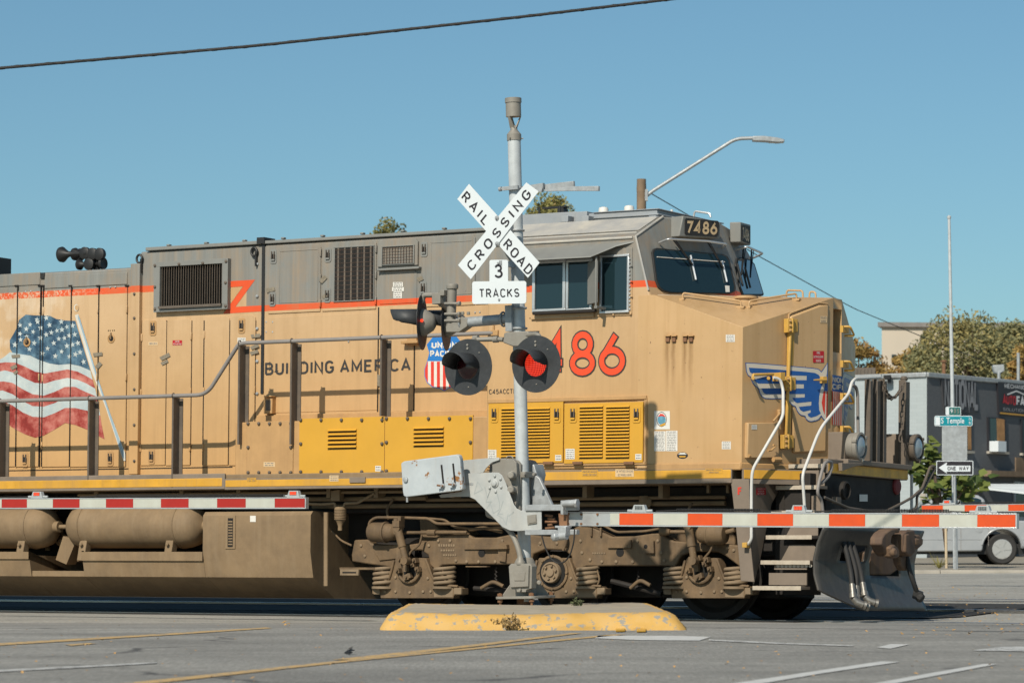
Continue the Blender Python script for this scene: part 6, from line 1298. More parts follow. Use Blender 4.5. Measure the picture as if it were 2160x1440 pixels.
for k, sy in enumerate((-.50, -.455, -.41)):
    mb = MB(); off = (0, 0) if k == 0 else (k*2, -1); mb.prism(spoly([(x+off[0], y+off[1]) for x, y in cw], sy), (0, .035, 0)); o = sp('counterweight', mb, M['cwt'], bevel=.008)
    if k == 0:
        mb = MB()
        for a_, b_ in (((518, 205), (535, 365)), ((602, 195), (618, 355))):
            q0, q1 = [S(x, y, sy-.001) for x, y in r7([a_, b_])]; d = (q1-q0); n_ = NS.cross(d).normalized()*.012; mb.add([q0+n_, q0-n_, q1-n_, q1+n_], [(0, 1, 2, 3)], 1)
        for x, y in ((530, 358), (612, 350)): mb.lathe([(.028, 0), (.028, .02), (.016, .022), (.014, .05)], S(*r7([(x, y)])[0], sy), NS, 8, 0); mb.tube([S(*r7([(x-45, y-5)])[0], sy-.06), S(*r7([(x, y)])[0], sy-.03)], .012, 6, 2)
        mb.lathe([(.03, 0), (.03, .02), (.015, .025)], S(*r7([(262, 312)])[0], sy), NS, 10, 0); mb.cyl(S(*r7([(270, 440)])[0], sy+.02), S(*r7([(271, 475)])[0], sy+.02), .012, n=8); sp('weight_bolts', mb, [M['steel'], M['void'], M['rust']], o)
mb = MB(); mb.prism(spoly(r7([(655, 175), (870, 155), (935, 152), (937, 170), (880, 190), (840, 230), (820, 262), (660, 275)]), -.2), (0, .012, 0)); sp('counterweight_arm', mb, M['armgrey'], bevel=.003)
mb = MB(); mb.prism(spoly([(965, 1018), (998, 1018), (998, 1023), (965, 1023)], AYa-.003), (0, .02, 0)); sp('arm_slot', mb, M['steel'])
# gate arm clamp
mb = MB()
for y0, y1 in ((1064, 1077), (1117, 1128)): mb.prism(spoly([(1107, y0), (1216, y0-1), (1216, y1-1), (1107, y1)], AYa-.02), (0, .06, 0))
for y0, y1 in ((1066, 1075), (1118, 1127)): mb.prism(spoly([(1120, y0), (1218, y0), (1218, y1), (1120, y1)], AYa+.18), (0, .05, 0))
mb.prism(spoly([(1182, 1055), (1188, 1055), (1188, 1085), (1182, 1085)], AYa-.06), (0, .1, 0)); mb.cyl(S(1188, 1062, AYa-.08), S(1217, 1060, AYa-.08), .038, n=14); mb.cyl(S(1214, 1061, AYa-.08), S(1219, 1061, AYa-.08), .05, n=6)
mb.prism(spoly([(1170, 1108), (1196, 1108), (1196, 1113), (1170, 1113)], AYa-.05), (0, .1, 0)); mb.cyl(S(1172, 1131, AYa-.08), S(1196, 1129, AYa-.08), .045, n=14); mb.lathe([(.05, 0), (.05, .05), (.02, .07)], S(1176, 1131, AYa-.09), (-.6, -.8, 0), 8); mb.obox(S(1190, 1120, AYa-.06), (.05, 0, 0), (0, .05, 0), (0, 0, .05))
sp('arm_clamps', mb, M['steel'], bevel=.006)
mb = MB(); mb.prism(spoly([(1178, 1082), (1196, 1080), (1196, 1112), (1180, 1110)], AYa+.02), (0, .04, 0)); 
for i in range(5): mb.tube([S(1150+(i % 2)*6, 1086+i*7, AYa+.1), S(1165+(i % 3)*5, 1088+i*6, AYa+.1)], .014, 6)
sp('shear_bolt_bracket', mb, M['rust'])
# base: junction box, casting, base plate
mb = MB(); bx0 = [(1073, 1194), (1078, 1188), (1118, 1188), (1122, 1194), (1121, 1240), (1110, 1243), (1109, 1248), (1090, 1248), (1089, 1243), (1076, 1241)]; mb.prism(spoly(bx0, -.24), (0, .10, 0)); mb.prism(spoly([(1077, 1192), (1118, 1192), (1117, 1236), (1079, 1238)], -.24), (0, -.03, 0)); mb.prism(spoly([(1084, 1206), (1108, 1206), (1107, 1224), (1085, 1224)], -.272), (0, -.006, 0)); o = sp('junction_box', mb, M['alloy'], bevel=.012)
mb = MB(); mb.lathe([(.05, 0), (.055, .03), (.035, .05), (.03, .1)], S(1098, 1190, -.2), UP, 14); mb.lathe([(.014, 0), (.014, .02)], S(1098, 1243, -.25), NS, 8); 
pts = [S(*p, -.2) for p in ((1098, 1180), (1096, 1165), (1088, 1140), (1075, 1118), (1060, 1106))]; mb.tube(smoothpath(pts, .1), .03, 12); sp('conduits', mb, M['alloy'], o, smooth=60)
mb = MB(); zt_b = S(1120, 1177).z; mb.lathe([(.12, .06), (.115, zt_b-.05), (.09, zt_b), (.075, zt_b+.01)], (0, 0, 0), UP, 26)
for t in (45, 135, 225, 315): u = V((math.cos(R(t)), math.sin(R(t)), 0)); v_ = V((-u.y, u.x, 0))*.008; mb.prism([u*.1+v_+V((0, 0, .08)), u*.27+v_+V((0, 0, .08)), u*.1+v_+V((0, 0, .30))], v_*-2)
mb.lathe([(.03, 0), (.02, .02)], S(1137, 1228, -.12), (.5, -1, 0), 10)
mb.prism([(a, b_, .055) for a, b_ in rrect(.50, .50, .06)], (0, 0, .028)); sp('mast_base', mb, M['alloy'], bevel=.004)
mb = MB()
for x in (-.2, .2):
    for y in (-.2, .2): mb.cyl((x, y, -.03), (x, y, .12), .014, n=8); mb.lathe([(.03, 0), (.03, .03)], (x, y, .085), UP, 6); mb.lathe([(.03, 0), (.03, .03)], (x, y, .02), UP, 6)
mb.cyl((-.02, 0, -.05), (-.02, 0, .06), .08, n=16); sp('anchor_bolts', mb, M['rust'])
# ---- gate arms
def gate_arm(parent, m_loc, L, stripes, h, reds, led, droop=0, plain=0, coil_=True, split=None):
    """hollow square boom along +x with red and white reflective sheets on the near face"""
    root = bpy.data.objects.new('gate_arm', None)
    mb = MB(); mb.box(0, L, 0, .06, -h/2, h/2, 0); mb.box(0, L, -.006, .001, h/2-.012, h/2, 0); mb.box(0, L, -.006, .001, -h/2, -h/2+.014, 0); g = mb.build('gate_arm', M['alu'], parent, .002, mtx=None); g.matrix_local = m_loc
    last = plain
    def sheet(x0, x1, t, n_, mm): m_ = MB(); m_.box(x0, x1, -t, .001, -h/2+.016, h/2-.014, 0); m_.build(n_, mm, g)
    for a_, b_ in reds:
        sheet(a_, b_, .004, 'red_stripe', stripes)
        if a_ > last+.01: sheet(last+.002, a_-.002, .0035, 'white_stripe', M['armwhite'])
        last = b_
    if last < L-.02: sheet(last+.002, L-.01, .0035, 'white_stripe', M['armwhite'])
    for x, lit in led:
        mb = MB(); hh = .078; mb.prism([(x-.09, .0, h/2), (x+.09, .0, h/2), (x+.06, .0, h/2+hh), (x-.06, .0, h/2+hh)], (0, .06, 0), 0); mb.cyl((x-.15, .03, h/2+.016), (x+.15, .03, h/2+.016), .014, n=8, mi=0)
        o = mb.build('gate_lamp', M['cwt2'], g, .004); mb = MB(); mb.box(x-.048, x+.048, -.002, .001, h/2+.026, h/2+hh-.01, 0); o2 = mb.build('lamp_lens', M['ledon' if lit else 'ledoff'], o)
        mb = MB(); 
        for i in range(5): xx = x-.036+i*.018; mb.box(xx-.0065, xx+.0065, -.004, -.0015, h/2+.03, h/2+hh-.028, 0); mb.box(xx-.0065, xx+.0065, -.004, -.0015, h/2+hh-.025, h/2+hh-.013, 0)
        mb.build('lamp_cells', M['ledcell' if lit else 'leddark'], o)
    if coil_:
        mb = MB()
        for a_, b_ in coil_:
            n_ = int((b_-a_)/.017); mb.tube([V((a_+(b_-a_)*i/(n_*8), .03+.018*math.cos(i*math.pi/4), h/2+.020+.018*math.sin(i*math.pi/4))) for i in range(n_*8+1)], .0045, 5)
        xs = sorted([x for x, _ in led]); 
        mb.tube([V((xs[0]-.15, .03, h/2+.016)), V((max(.15, xs[0]-.8), .03, h/2+.01))], .006, 5)
        for a_, b_ in coil_: mb.tube([V((a_-.25, .03, h/2+.012)), V((a_, .03, h/2+.02))], .006, 5); mb.tube([V((b_, .03, h/2+.02)), V((b_+.25, .03, h/2+.012))], .006, 5)
        mb.build('coiled_cable', M['rubber'], g)
    mb = MB()
    for x in plain and [.03, .19, .39] or []:
        for z in (-h/2+.025, h/2-.025): mb.lathe([(.014, 0), (.012, .012)], (x, -.001, z), NS, 8)
    if mb.v: mb.build('arm_bolts', M['rust'], g)
    return g
M['ledon'] = mat('dark_lamp_face', (.10, .012, .008), .4, var=0); M['ledoff'] = mat('unlit_lamp_face', (.30, .32, .32), .4, var=0)
M['ledcell'] = emis('lit_red_cells', (1, .10, .04), .9); M['leddark'] = mat('unlit_lamp_cells', (.05, .055, .055), .3, var=0); M['cwt2'] = mat('clear_grey_lamp_case', (.36, .38, .38), .35, var=.1, vs=20)
def armframe(px0, py0, d0, px1, py1, dirv):
    p0 = at(px0, py0, d0); e = V(dirv).normalized(); r_ = ray(px1, py1)
    # the point on the line p0 + e*t that lies under the photograph's px1
    k = (px1-CX)/F; t = (k*(p0.y)-p0.x)/(e.x-k*e.y); p1 = p0+e*t; p1.z = at(px1, py1, p1.y).z; x = (p1-p0).normalized(); y = UP.cross(x).normalized(); z = x.cross(y)
    m = Matrix((x, y, z)).transposed().to_4x4(); m.translation = p0; return m, (p1-p0).length, p0, x
def tpx(p0, x, px): k = (px-CX)/F; return (k*p0.y-p0.x)/(x.x-k*x.y)
mA, LA, pA, xA = armframe(1194, 1094, 34.72, 2145, 1098.5, AX)
T = lambda px: tpx(pA, xA, px)
reds = [(T(a_), T(b_)) for a_, b_ in ((1307, 1378), (1451, 1524), (1598, 1673), (1749, 1825), (1903, 1981), (2062, 2142))]
gate_arm(sig, SG.mat.inverted() @ mA, LA, M['armred'], .152, reds, [(T(1347), False), (T(1683), True), (T(2072), False)], plain=T(1287), coil_=[(T(1425), T(1600)), (T(1752), T(2000))])
# hanging cable loop under the clamp
mb = MB(); mb.tube(smoothpath([S(*p, AYa-.08) for p in ((1143, 1130), (1150, 1155), (1162, 1178), (1175, 1188), (1190, 1186), (1203, 1170), (1211, 1140), (1212, 1115))], .12, 6), .008, 6); sp('loop_cable', mb, M['rubber'], smooth=60)
# ================================================================ the other two gates
def gate(label, m, L, reds, led, stripes, h, coil_, mast_dx, along_, group='lowered crossing gate arms'):
    p = m.translation+V(along_)*mast_dx; g = ground_z(p.x, p.y); mt = Matrix.Translation(V((p.x, p.y, g)))
    o = empty('crossing_gate', mt, label, 'crossing gate', group)
    mb = MB(); mb.cyl((0, 0, 0), (0, 0, 3.2), .07, n=20); mb.prism([(a, b_, 0) for a, b_ in rrect(.5, .5, .05)], (0, 0, .05)); mb.build('mast', M['steel'], o)
    hz = p.z-g; mb = MB(); mb.box(-.2, .2, .1, .45, hz-.35, hz+.35); mb.build('gate_gear_case', M['alloy'], o, .03)
    ml = mt.inverted() @ m; gate_arm(o, ml, L, stripes, h, reds, led, coil_=coil_); return o
# ================================================================ SETTING
def ground_sheet(name, m, ylist, x0, x1, dz, nx=2, edge=None):
    mb = MB(); xs = [x0+(x1-x0)*i/nx for i in range(nx+1)]; 
    for y in ylist:
        for x in xs: mb.v.append(V((x, y, ground_z(x, y)+dz)))
    n_ = nx+1
    for j in range(len(ylist)-1):
        for i in range(nx): mb.f.append((j*n_+i, j*n_+i+1, (j+1)*n_+i+1, (j+1)*n_+i)); mb.mi.append(0)
    o = mb.build(name, m, smooth=60); tag(o, kind='structure'); return o
def asphalt(name, c, c2, cracks=.5, patch=.5, sc__=1):
    m = bpy.data.materials.new(name); m.use_nodes = True; nt = m.node_tree; b = nt.nodes['Principled BSDF']; tc = N(nt, 'TexCoord').outputs['Object']
    big_ = stp(nt, noi(nt, tc, .3, 5, .62, (1, 1.5, 1)), .35, .65); col_ = mixc(nt, big_, c, c2)
    fine = noi(nt, tc, 30, 5, .85); h = N(nt, 'HueSaturation'); nt.links.new(col_, h.inputs['Color']); nt.links.new(mth(nt, 'ADD', mth(nt, 'MULTIPLY', fine, 1.7), .15), h.inputs['Value']); col_ = h.outputs[0]
    gr = noi(nt, tc, 1, 4, .8, (46, 3.2, 1)); h2 = N(nt, 'HueSaturation'); nt.links.new(col_, h2.inputs['Color']); nt.links.new(mth(nt, 'ADD', mth(nt, 'MULTIPLY', stp(nt, gr, .28, .72), .62), .69), h2.inputs['Value']); col_ = h2.outputs[0]
    wheel = stp(nt, noi(nt, tc, 1, 4, .6, (.25, 1.1, 1)), .42, .66); col_ = mixc(nt, mth(nt, 'MULTIPLY', wheel, .4), col_, tuple(x*.66 for x in c))
    med = stp(nt, noi(nt, tc, 3.2, 6, .7, (1, .35, 1)), .5, .72); col_ = mixc(nt, mth(nt, 'MULTIPLY', med, patch), col_, tuple(x*.72 for x in c))
    # tar-sealed cracks and tyre-polished streaks that run with the tracks and the road
    v = N(nt, 'TexVoronoi', feature='DISTANCE_TO_EDGE'); v.inputs['Scale'].default_value = .16; dis = N(nt, 'VectorMath', operation='ADD'); sc2 = N(nt, 'VectorMath', operation='SCALE'); n2 = N(nt, 'TexNoise'); n2.inputs['Scale'].default_value = .8; n2.inputs['Detail'].default_value = 6; nt.links.new(tc, n2.inputs['Vector']); nt.links.new(n2.outputs['Color'], sc2.inputs[0]); sc2.inputs['Scale'].default_value = 1.6; nt.links.new(tc, dis.inputs[0]); nt.links.new(sc2.outputs[0], dis.inputs[1]); nt.links.new(dis.outputs[0], v.inputs['Vector'])
    ck = stp(nt, v.outputs['Distance'], .012, .004); ck = mth(nt, 'MULTIPLY', mth(nt, 'MULTIPLY', ck, cracks), stp(nt, noi(nt, tc, .5), .5, .6)); col_ = mixc(nt, ck, col_, (.05, .05, .05))
    wh = stp(nt, noi(nt, tc, 1, 2, .5, (60, 6, 1)), .68, .73); col_ = mixc(nt, mth(nt, 'MULTIPLY', wh, .55), col_, (.42, .40, .36))
    nt.links.new(col_, b.inputs['Base Color']); b.inputs['Roughness'].default_value = .85; b.inputs['Specular IOR Level'].default_value = .25
    bp = N(nt, 'Bump'); bp.inputs['Strength'].default_value = .5; bp.inputs['Distance'].default_value = .012; nt.links.new(fine, bp.inputs['Height']); nt.links.new(bp.outputs[0], b.inputs['Normal']); return m
M['road'] = asphalt('grey_asphalt', (.205, .2, .184), (.29, .282, .258), .8, .4)
M['road2'] = asphalt('older_pale_asphalt', (.28, .272, .245), (.33, .315, .28), .3, .5)
M['earth'] = mat('dusty_verge', (.30, .27, .22), .9, var=.2, dirt=(.2, .18, .13), da=.5, ds=2)
ylist = [-30, 0, 6, 10, 14, 17, 20, 23, 26, 28, 30, 31.2, 32, 33, 34, 35, 36.5, 38, 41, 44.8, 48, 52, 55, 58, 61.5, 64, 66, 68.4, 73, 78, 82.5, 106, 141, 300, 900, 3000]
ground_sheet('ground', M['earth'], ylist, -1600, 1600, -.5, 4)
ground_sheet('road', M['road'], [y for y in ylist if y < 30]+[30+.5*i for i in range(15)], -60, 60, 0, 60)
ground_sheet('far_road', M['road2'], [36+.8*i for i in range(46)], -60, 60, -.012, 80)
def gp(px, py, dz=.004):
    """where a sight line meets the ground"""
    lo, hi = 5., 82.
    f = lambda d: CAMZ+(HY-py)/F*d-ground_z((px-CX)/F*d, d)-dz
    for _ in range(50):
        m_ = (lo+hi)/2
        if f(m_) > 0: lo = m_
        else: hi = m_
    return V(((px-CX)/F*lo, lo, ground_z((px-CX)/F*lo, lo)+dz))
def paint(c, wear, base_=(.2, .195, .18)):
    return mat('worn_road_paint', c, .7, var=.12, vs=5, chips=base_, ca=wear, cs=16, dirt=(.3, .28, .24), da=.35, ds=6, bump=.1)
M['ypaint'] = paint((.50, .325, .125), .545); M['wpaint'] = paint((.52, .52, .50), .66); M['wfaint'] = paint((.46, .46, .44), .53); M['ytag'] = mat('yellow_reflector_tab', (.66, .36, .05), .5, var=.1)
def marking(name, pts, m, dz=.005, label=None):
    mb = MB(); q = [gp(x, y, dz) for x, y in pts]
    n_ = len(q)//2; L_a, L_b = q[:n_], list(reversed(q[n_:])); K = 10
    ra, rb_ = [], []
    for a_, b_ in zip(L_a, L_a[1:]): ra += [a_.lerp(b_, i/K) for i in range(K)]
    for a_, b_ in zip(L_b, L_b[1:]): rb_ += [a_.lerp(b_, i/K) for i in range(K)]
    ra.append(L_a[-1]); rb_.append(L_b[-1])
    for p in ra+rb_: p.z = ground_z(p.x, p.y)+dz
    k = len(ra); mb.add(ra+rb_, [(i, i+1, k+i+1, k+i) for i in range(k-1)]); o = mb.build(name, m, smooth=0); return tag(o, kind='structure')
marking('road_marking', [(230, 1443), (700, 1394), (1290, 1337), (1322, 1337), (740, 1394), (300, 1443)], M['ypaint'])
marking('road_marking', [(700, 1390), (1000, 1358), (1205, 1334), (1230, 1334), (1040, 1358), (760, 1390)], M['ypaint'], .0055)
marking('road_marking', [(-30, 1357), (300, 1338), (560, 1322), (574, 1324), (330, 1340), (-30, 1362)], M['ypaint'])
marking('road_marking', [(135, 1358), (185, 1355), (205, 1356), (150, 1361)], M['ypaint'])
marking('road_marking', [(1515, 1445), (1700, 1417), (1860, 1393.5), (1898, 1395), (1740, 1418), (1580, 1445)], M['wpaint'])
marking('road_marking', [(1815, 1445), (1960, 1419), (2076, 1399), (2104, 1399.5), (1990, 1421), (1862, 1445)], M['wpaint'])
marking('road_marking', [(1262, 1339.5), (1420, 1340), (1500, 1342), (1475, 1350), (1350, 1349), (1255, 1345)], M['wpaint'])
marking('road_marking', [(1495, 1347), (1640, 1354), (1800, 1360), (1800, 1362), (1640, 1357), (1495, 1350)], M['wfaint'])
marking('road_marking', [(1850, 1364), (1880, 1357), (1918, 1358), (1878, 1367)], M['wpaint'])
marking('road_marking', [(2050, 1371), (2110, 1363), (2180, 1362), (2180, 1373), (2080, 1373)][:4], M['wfaint'])
marking('road_marking', [(-20, 1412), (150, 1404), (330, 1395), (330, 1398), (150, 1408), (-20, 1417)], M['wfaint'])
# ---- railway tracks set in the asphalt
def track(label, off, dz=0, x0=-60, x1=60):
    m = LO.mat.copy(); m.translation = LO.o+AY0*off
    # level copy of the locomotive's frame
    mm = Matrix((AX, AY0, UP)).transposed().to_4x4(); mm.translation = m.translation
    o = empty('railway_track', mm, label, 'railway track', 'tracks across the road')
    for s in (-1, 1):
        z = -.0 + (-s*.75*math.sin(ph) if off == 0 else 0)+dz; mb = MB(); y = s*.755
        pr_ = [(-.07, -.14), (.07, -.14), (.07, -.125), (.012, -.11), (.012, -.045), (.036, -.03), (.036, -.005), (.03, 0), (-.03, 0), (-.036, -.005), (-.036, -.03), (-.012, -.045), (-.012, -.11), (-.07, -.125)]
        mb.prism([(x0, y+a_, z+b_) for a_, b_ in pr_], (x1-x0, 0, 0)); mb.build('rail', M['railsteel'], o)
        mb = MB(); mb.box(x0, x1, y-s*.085-.045, y-s*.085+.045, z-.05, z-.028); mb.build('flangeway', M['rubber'], o)
    return o
track('shiny rail track under the yellow locomotive', 0)
track('empty rail track just behind the locomotive', 4.6, .074); track('farthest empty rail track beside the rear gate', 9.0, .116)
M['panel'] = mat('oily_panel_and_painted_shade', (.040, .039, .038), .9, var=.3, vs=3, spec=.15, dirt=(.075, .07, .06), da=.5, ds=2, bump=.2)  # dark panel colour, also used to paint in shade behind the locomotive
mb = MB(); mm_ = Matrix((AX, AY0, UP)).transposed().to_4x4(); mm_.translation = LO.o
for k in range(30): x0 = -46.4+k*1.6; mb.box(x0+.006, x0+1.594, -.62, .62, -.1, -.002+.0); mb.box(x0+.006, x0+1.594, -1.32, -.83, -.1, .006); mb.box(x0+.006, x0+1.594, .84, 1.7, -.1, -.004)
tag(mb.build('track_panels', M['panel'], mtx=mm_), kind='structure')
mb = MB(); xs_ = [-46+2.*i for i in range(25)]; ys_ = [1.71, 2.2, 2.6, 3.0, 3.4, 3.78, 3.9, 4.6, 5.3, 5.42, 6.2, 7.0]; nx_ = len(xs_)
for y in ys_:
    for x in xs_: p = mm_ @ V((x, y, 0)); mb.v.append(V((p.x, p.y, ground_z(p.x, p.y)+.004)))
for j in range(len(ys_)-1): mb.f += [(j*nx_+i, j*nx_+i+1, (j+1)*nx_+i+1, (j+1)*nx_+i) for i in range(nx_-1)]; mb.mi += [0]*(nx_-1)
tag(mb.build('painted_shade_track_bed', M['panel'], smooth=60), kind='structure')  # dark sheet: partly track surface, partly the locomotive's shade put into the colour
# asphalt joint in front of the near rail
mb = MB(); q = [LO.loc(gp(x, y)) for x, y in ((1440, 1321), (2200, 1332))]; 
a_, b_ = gp(1440, 1320.5), gp(2300, 1333.0); d = (b_-a_).normalized(); n_ = V((-d.y, d.x, 0))*.022; mb.add([a_+n_, a_-n_, b_-n_, b_+n_], [(0, 1, 2, 3)]); tag(mb.build('road_joint', M['black'], smooth=0), kind='structure')
# ---- traffic island
M['island'] = mat('worn_yellow_kerb_paint', (.56, .33, .085), .75, var=.15, vs=4, dirt=(.40, .30, .18), da=.5, ds=4, chips=(.27, .25, .21), ca=.565, cs=11, bump=.35, bs=70)
M['islandtop'] = mat('dusty_concrete_top', (.33, .29, .23), .85, var=.2, vs=4, dirt=(.42, .33, .17), da=.5, ds=5, bump=.3)
gz = ground_z(0, 30.1); iz = .172
def ring(dx0, dx1, y0, y1, r, z): 
    cx, cy = (dx0+dx1)/2, (y0+y1)/2; return [V((cx+a_, cy+b_, z)) for a_, b_ in rrect(dx1-dx0, y1-y0, r, 8)]
isl = empty('traffic_island', Matrix.Identity(4), 'worn yellow painted concrete island under the crossing signal', 'traffic island')
xL, xR = (800-CX)/F*29.95, (1450-CX)/F*29.95
rings = [ring(xL, xR, 29.9, 35.45, .14, gz-.05), ring(xL+.005, xR-.005, 29.905, 35.45, .14, gz+.03), ring(xL+.045, xR-.06, 29.98, 35.40, .14, iz-.06), ring(xL+.075, xR-.10, 30.02, 35.36, .14, iz-.022), ring(xL+.11, xR-.15, 30.07, 35.33, .13, iz-.004), ring(xL+.16, xR-.20, 30.14, 35.28, .12, iz)]
def dense(rg, m=14):                                   # extra points along each side so that the edge can wander
    o = []
    for a_, b_ in zip(rg, rg[1:]+rg[:1]): k = max(1, min(m, int((b_-a_).length/.12))); o += [a_.lerp(b_, i/k) for i in range(k)]
    return o
kk = [max(1, min(40, int((b_-a_).length/.1))) for a_, b_ in zip(rings[0], rings[0][1:]+rings[0][:1])]
rings = [[a_.lerp(b_, i/k) for (a_, b_), k in zip(zip(rg, rg[1:]+rg[:1]), kk) for i in range(k)] for rg in rings]
mb = MB(); n_ = len(rings[0])
rnd = random.Random(5)
for i, rg in enumerate(rings): mb.v += [p+V((0, 0, 0)) if i == 0 else p+V((rnd.uniform(-.006, .006), rnd.uniform(-.006, .006), rnd.uniform(-.006, .006)+.012*math.sin(p.x*2.3+i))) for p in rg]
for i in range(len(rings)-1): mb.f += [(i*n_+k, i*n_+(k+1) % n_, (i+1)*n_+(k+1) % n_, (i+1)*n_+k) for k in range(n_)]; mb.mi += [0]*n_
mb.f.append(tuple((len(rings)-1)*n_+k for k in range(n_))); mb.mi.append(1)
mb.build('kerb_block', [M['island'], M['islandtop']], isl, smooth=50)
mb = MB()
for x, y in ((1308, 1328), (1352, 1329)): q = [gp(x-9, y+4), gp(x+10, y+3.5), gp(x+10, y-4), gp(x-9, y-3)]; mb.prism([p+V((0, 0, .003)) for p in q], (0, 0, .012))
mb.build('reflector_tabs', M['ytag'], isl)
# ---- dry weeds, scraps
M['straw'] = mat('dry_weed', (.33, .22, .09), .8, var=.35, vs=30); M['leafdry'] = mat('dead_leaf', (.42, .24, .08), .8, var=.3, vs=20); M['weedgreen'] = mat('dull_green_weed', (.075, .085, .035), .8, var=.3, vs=20)
def weed(c, n_, h, sp_, m, label, seed):
    rnd = random.Random(seed); o = empty('dry_weed', Matrix.Translation(c), label, 'weed'); mb = MB(); ml = MB()
    for i in range(n_):
        a_ = rnd.random()*6.28; r_ = rnd.random()**.6*sp_; l = h*(1-.5*r_/sp_)*rnd.uniform(.6, 1); b_ = V((math.cos(a_)*r_*.25, math.sin(a_)*r_*.25, -.01)); e = V((math.cos(a_)*r_, math.sin(a_)*r_*.6, l)); p = smoothpath([b_, b_.lerp(e, .5)+V((rnd.uniform(-.03, .03), 0, .03)), e], .08, 3); mb.tube(p, .003, 4)
        for k in range(7):
            t = rnd.uniform(.2, 1); q = b_.lerp(e, t)+V((rnd.uniform(-.03, .03), rnd.uniform(-.03, .03), rnd.uniform(-.02, .03))); u = V((rnd.uniform(-1, 1), rnd.uniform(-1, 1), rnd.uniform(-1, 1))).normalized()*rnd.uniform(.008, .02); v_ = u.orthogonal()*.6; ml.add([q-u, q+v_, q+u, q-v_], [(0, 1, 2, 3)])
    mb.build('stems', m, o); ml.build('leaves', m, o, smooth=0); return o
c_ = gp(1083, 1327); weed(V((c_.x-.02, 29.91, ground_z(0, 29.95))), 34, .19, .2, M['straw'], 'dry straw coloured weed at the foot of the yellow island', 4)
c_ = at(1217, 1276, 33.8); weed(V((c_.x, 33.8, iz-.01)), 10, .16, .08, M['weedgreen'], 'small green weed on the island top behind the mast', 5)
def scrap(px, py, s, m, label, cat_, seed):
    rnd = random.Random(seed); c_ = gp(px, py); mb = MB()
    for i in range(5):
        q = c_+V((rnd.uniform(-s, s), rnd.uniform(-s, s)*.6, .006+.01*i)); u = V((rnd.uniform(.4, 1), rnd.uniform(-.6, .6), rnd.uniform(0, .3)))*s*.5; v_ = V((rnd.uniform(-.3, .3), rnd.uniform(.4, .9), rnd.uniform(0, .25)))*s*.5; mb.prism([q-u, q-v_, q+u*.8, q+v_], (0, 0, .004))
    return tag(mb.build('litter_scrap', m, smooth=0), label, cat_)
scrap(752, 1379, .07, M['black'], 'crumpled black scrap lying on the asphalt left of the yellow line', 'litter', 1)
scrap(600, 1320, .05, M['leafdry'], 'brown dead leaf lying left of the yellow island', 'leaf', 2)
mb = MB(); rnd = random.Random(9)
for i in range(420):
    px, py = (rnd.uniform(1900, 2200), rnd.uniform(1235, 1340)) if i % 2 else (rnd.uniform(-20, 2200), rnd.uniform(1300, 1440))
    p = gp(px, py, .006); a_ = rnd.random()*3.1; s = rnd.uniform(.008, .022)*(1.3 if i % 2 else .8); u = V((math.cos(a_), math.sin(a_), rnd.uniform(-.2, .5)))*s; v_ = V((-math.sin(a_), math.cos(a_), rnd.uniform(-.2, .5)))*s*.6; mb.add([p-u, p+v_, p+u, p-v_+V((0, 0, .004))], [(0, 1, 2, 3)])
tag(mb.build('fallen_leaves', M['leafdry'], smooth=0), 'tiny yellow leaves and grit scattered over the asphalt', 'leaf litter', kind='stuff')
# ---- gates of the far and left approaches
mL, LL_, pL, xL_ = armframe(-420, 1062, 41.1, 645, 1060.5, AX)
Tl = lambda px: tpx(pL, xL_, px)
per = [(-465, -410), (-350, -296), (-232, -178), (-116, -62), (4, 57), (112, 168), (224, 281), (340, 398), (458.5, 518.5), (580, 643)]
per = [p for p in per if Tl(p[0]) > 0]
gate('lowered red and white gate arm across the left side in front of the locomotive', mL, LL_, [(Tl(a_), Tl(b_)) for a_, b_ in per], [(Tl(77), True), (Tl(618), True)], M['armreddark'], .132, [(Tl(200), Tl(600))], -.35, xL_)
mR, LR_, pR, xR__ = armframe(1944, 1072.5, 56, 2360, 1068, AX)
Tr = lambda px: tpx(pR, xR__, px)
gate('lowered red and white gate arm behind the locomotive in front of the pickup', mR, LR_, [(Tr(a_), Tr(b_)) for a_, b_ in ((1944.5, 1989), (2035, 2080), (2127, 2172), (2220, 2266))], [(Tr(1997), True)], M['armred'], .135, [(Tr(2030), Tr(2200))], LR_+.4, xR__)
# ---- overhead cable along the top
def cable(name, pts, r, m, label, twist=False):
    mb = MB(); P = [at(*p) for p in pts]; s = []
    for i in range(40):
        t = i/39*(len(P)-1); k = min(int(t), len(P)-2); s.append(P[k].lerp(P[k+1], t-k))
    mb.tube(s, r, 8)
    if twist:
        n_ = 900; L_ = (P[-1]-P[0]); d = L_.normalized(); u = d.orthogonal().normalized(); v_ = d.cross(u); q = []
        for i in range(n_):
            t = i/(n_-1)*(len(P)-1); k = min(int(t), len(P)-2); q.append(P[k].lerp(P[k+1], t-k)+(u*math.cos(i*.3)+v_*math.sin(i*.3))*r*.75)
        mb.tube(q, r*.45, 5)
    return tag(mb.build(name, m, smooth=60), label, 'cable')
cable('overhead_cable', ((-700, 198, 28), (0, 144, 28), (550, 96, 28), (1100, 36, 28), (1480, -9, 28), (2900, -200, 28)), .013, M['rubber'], 'thick black twisted cable crossing the sky at the top', True)
mb = None
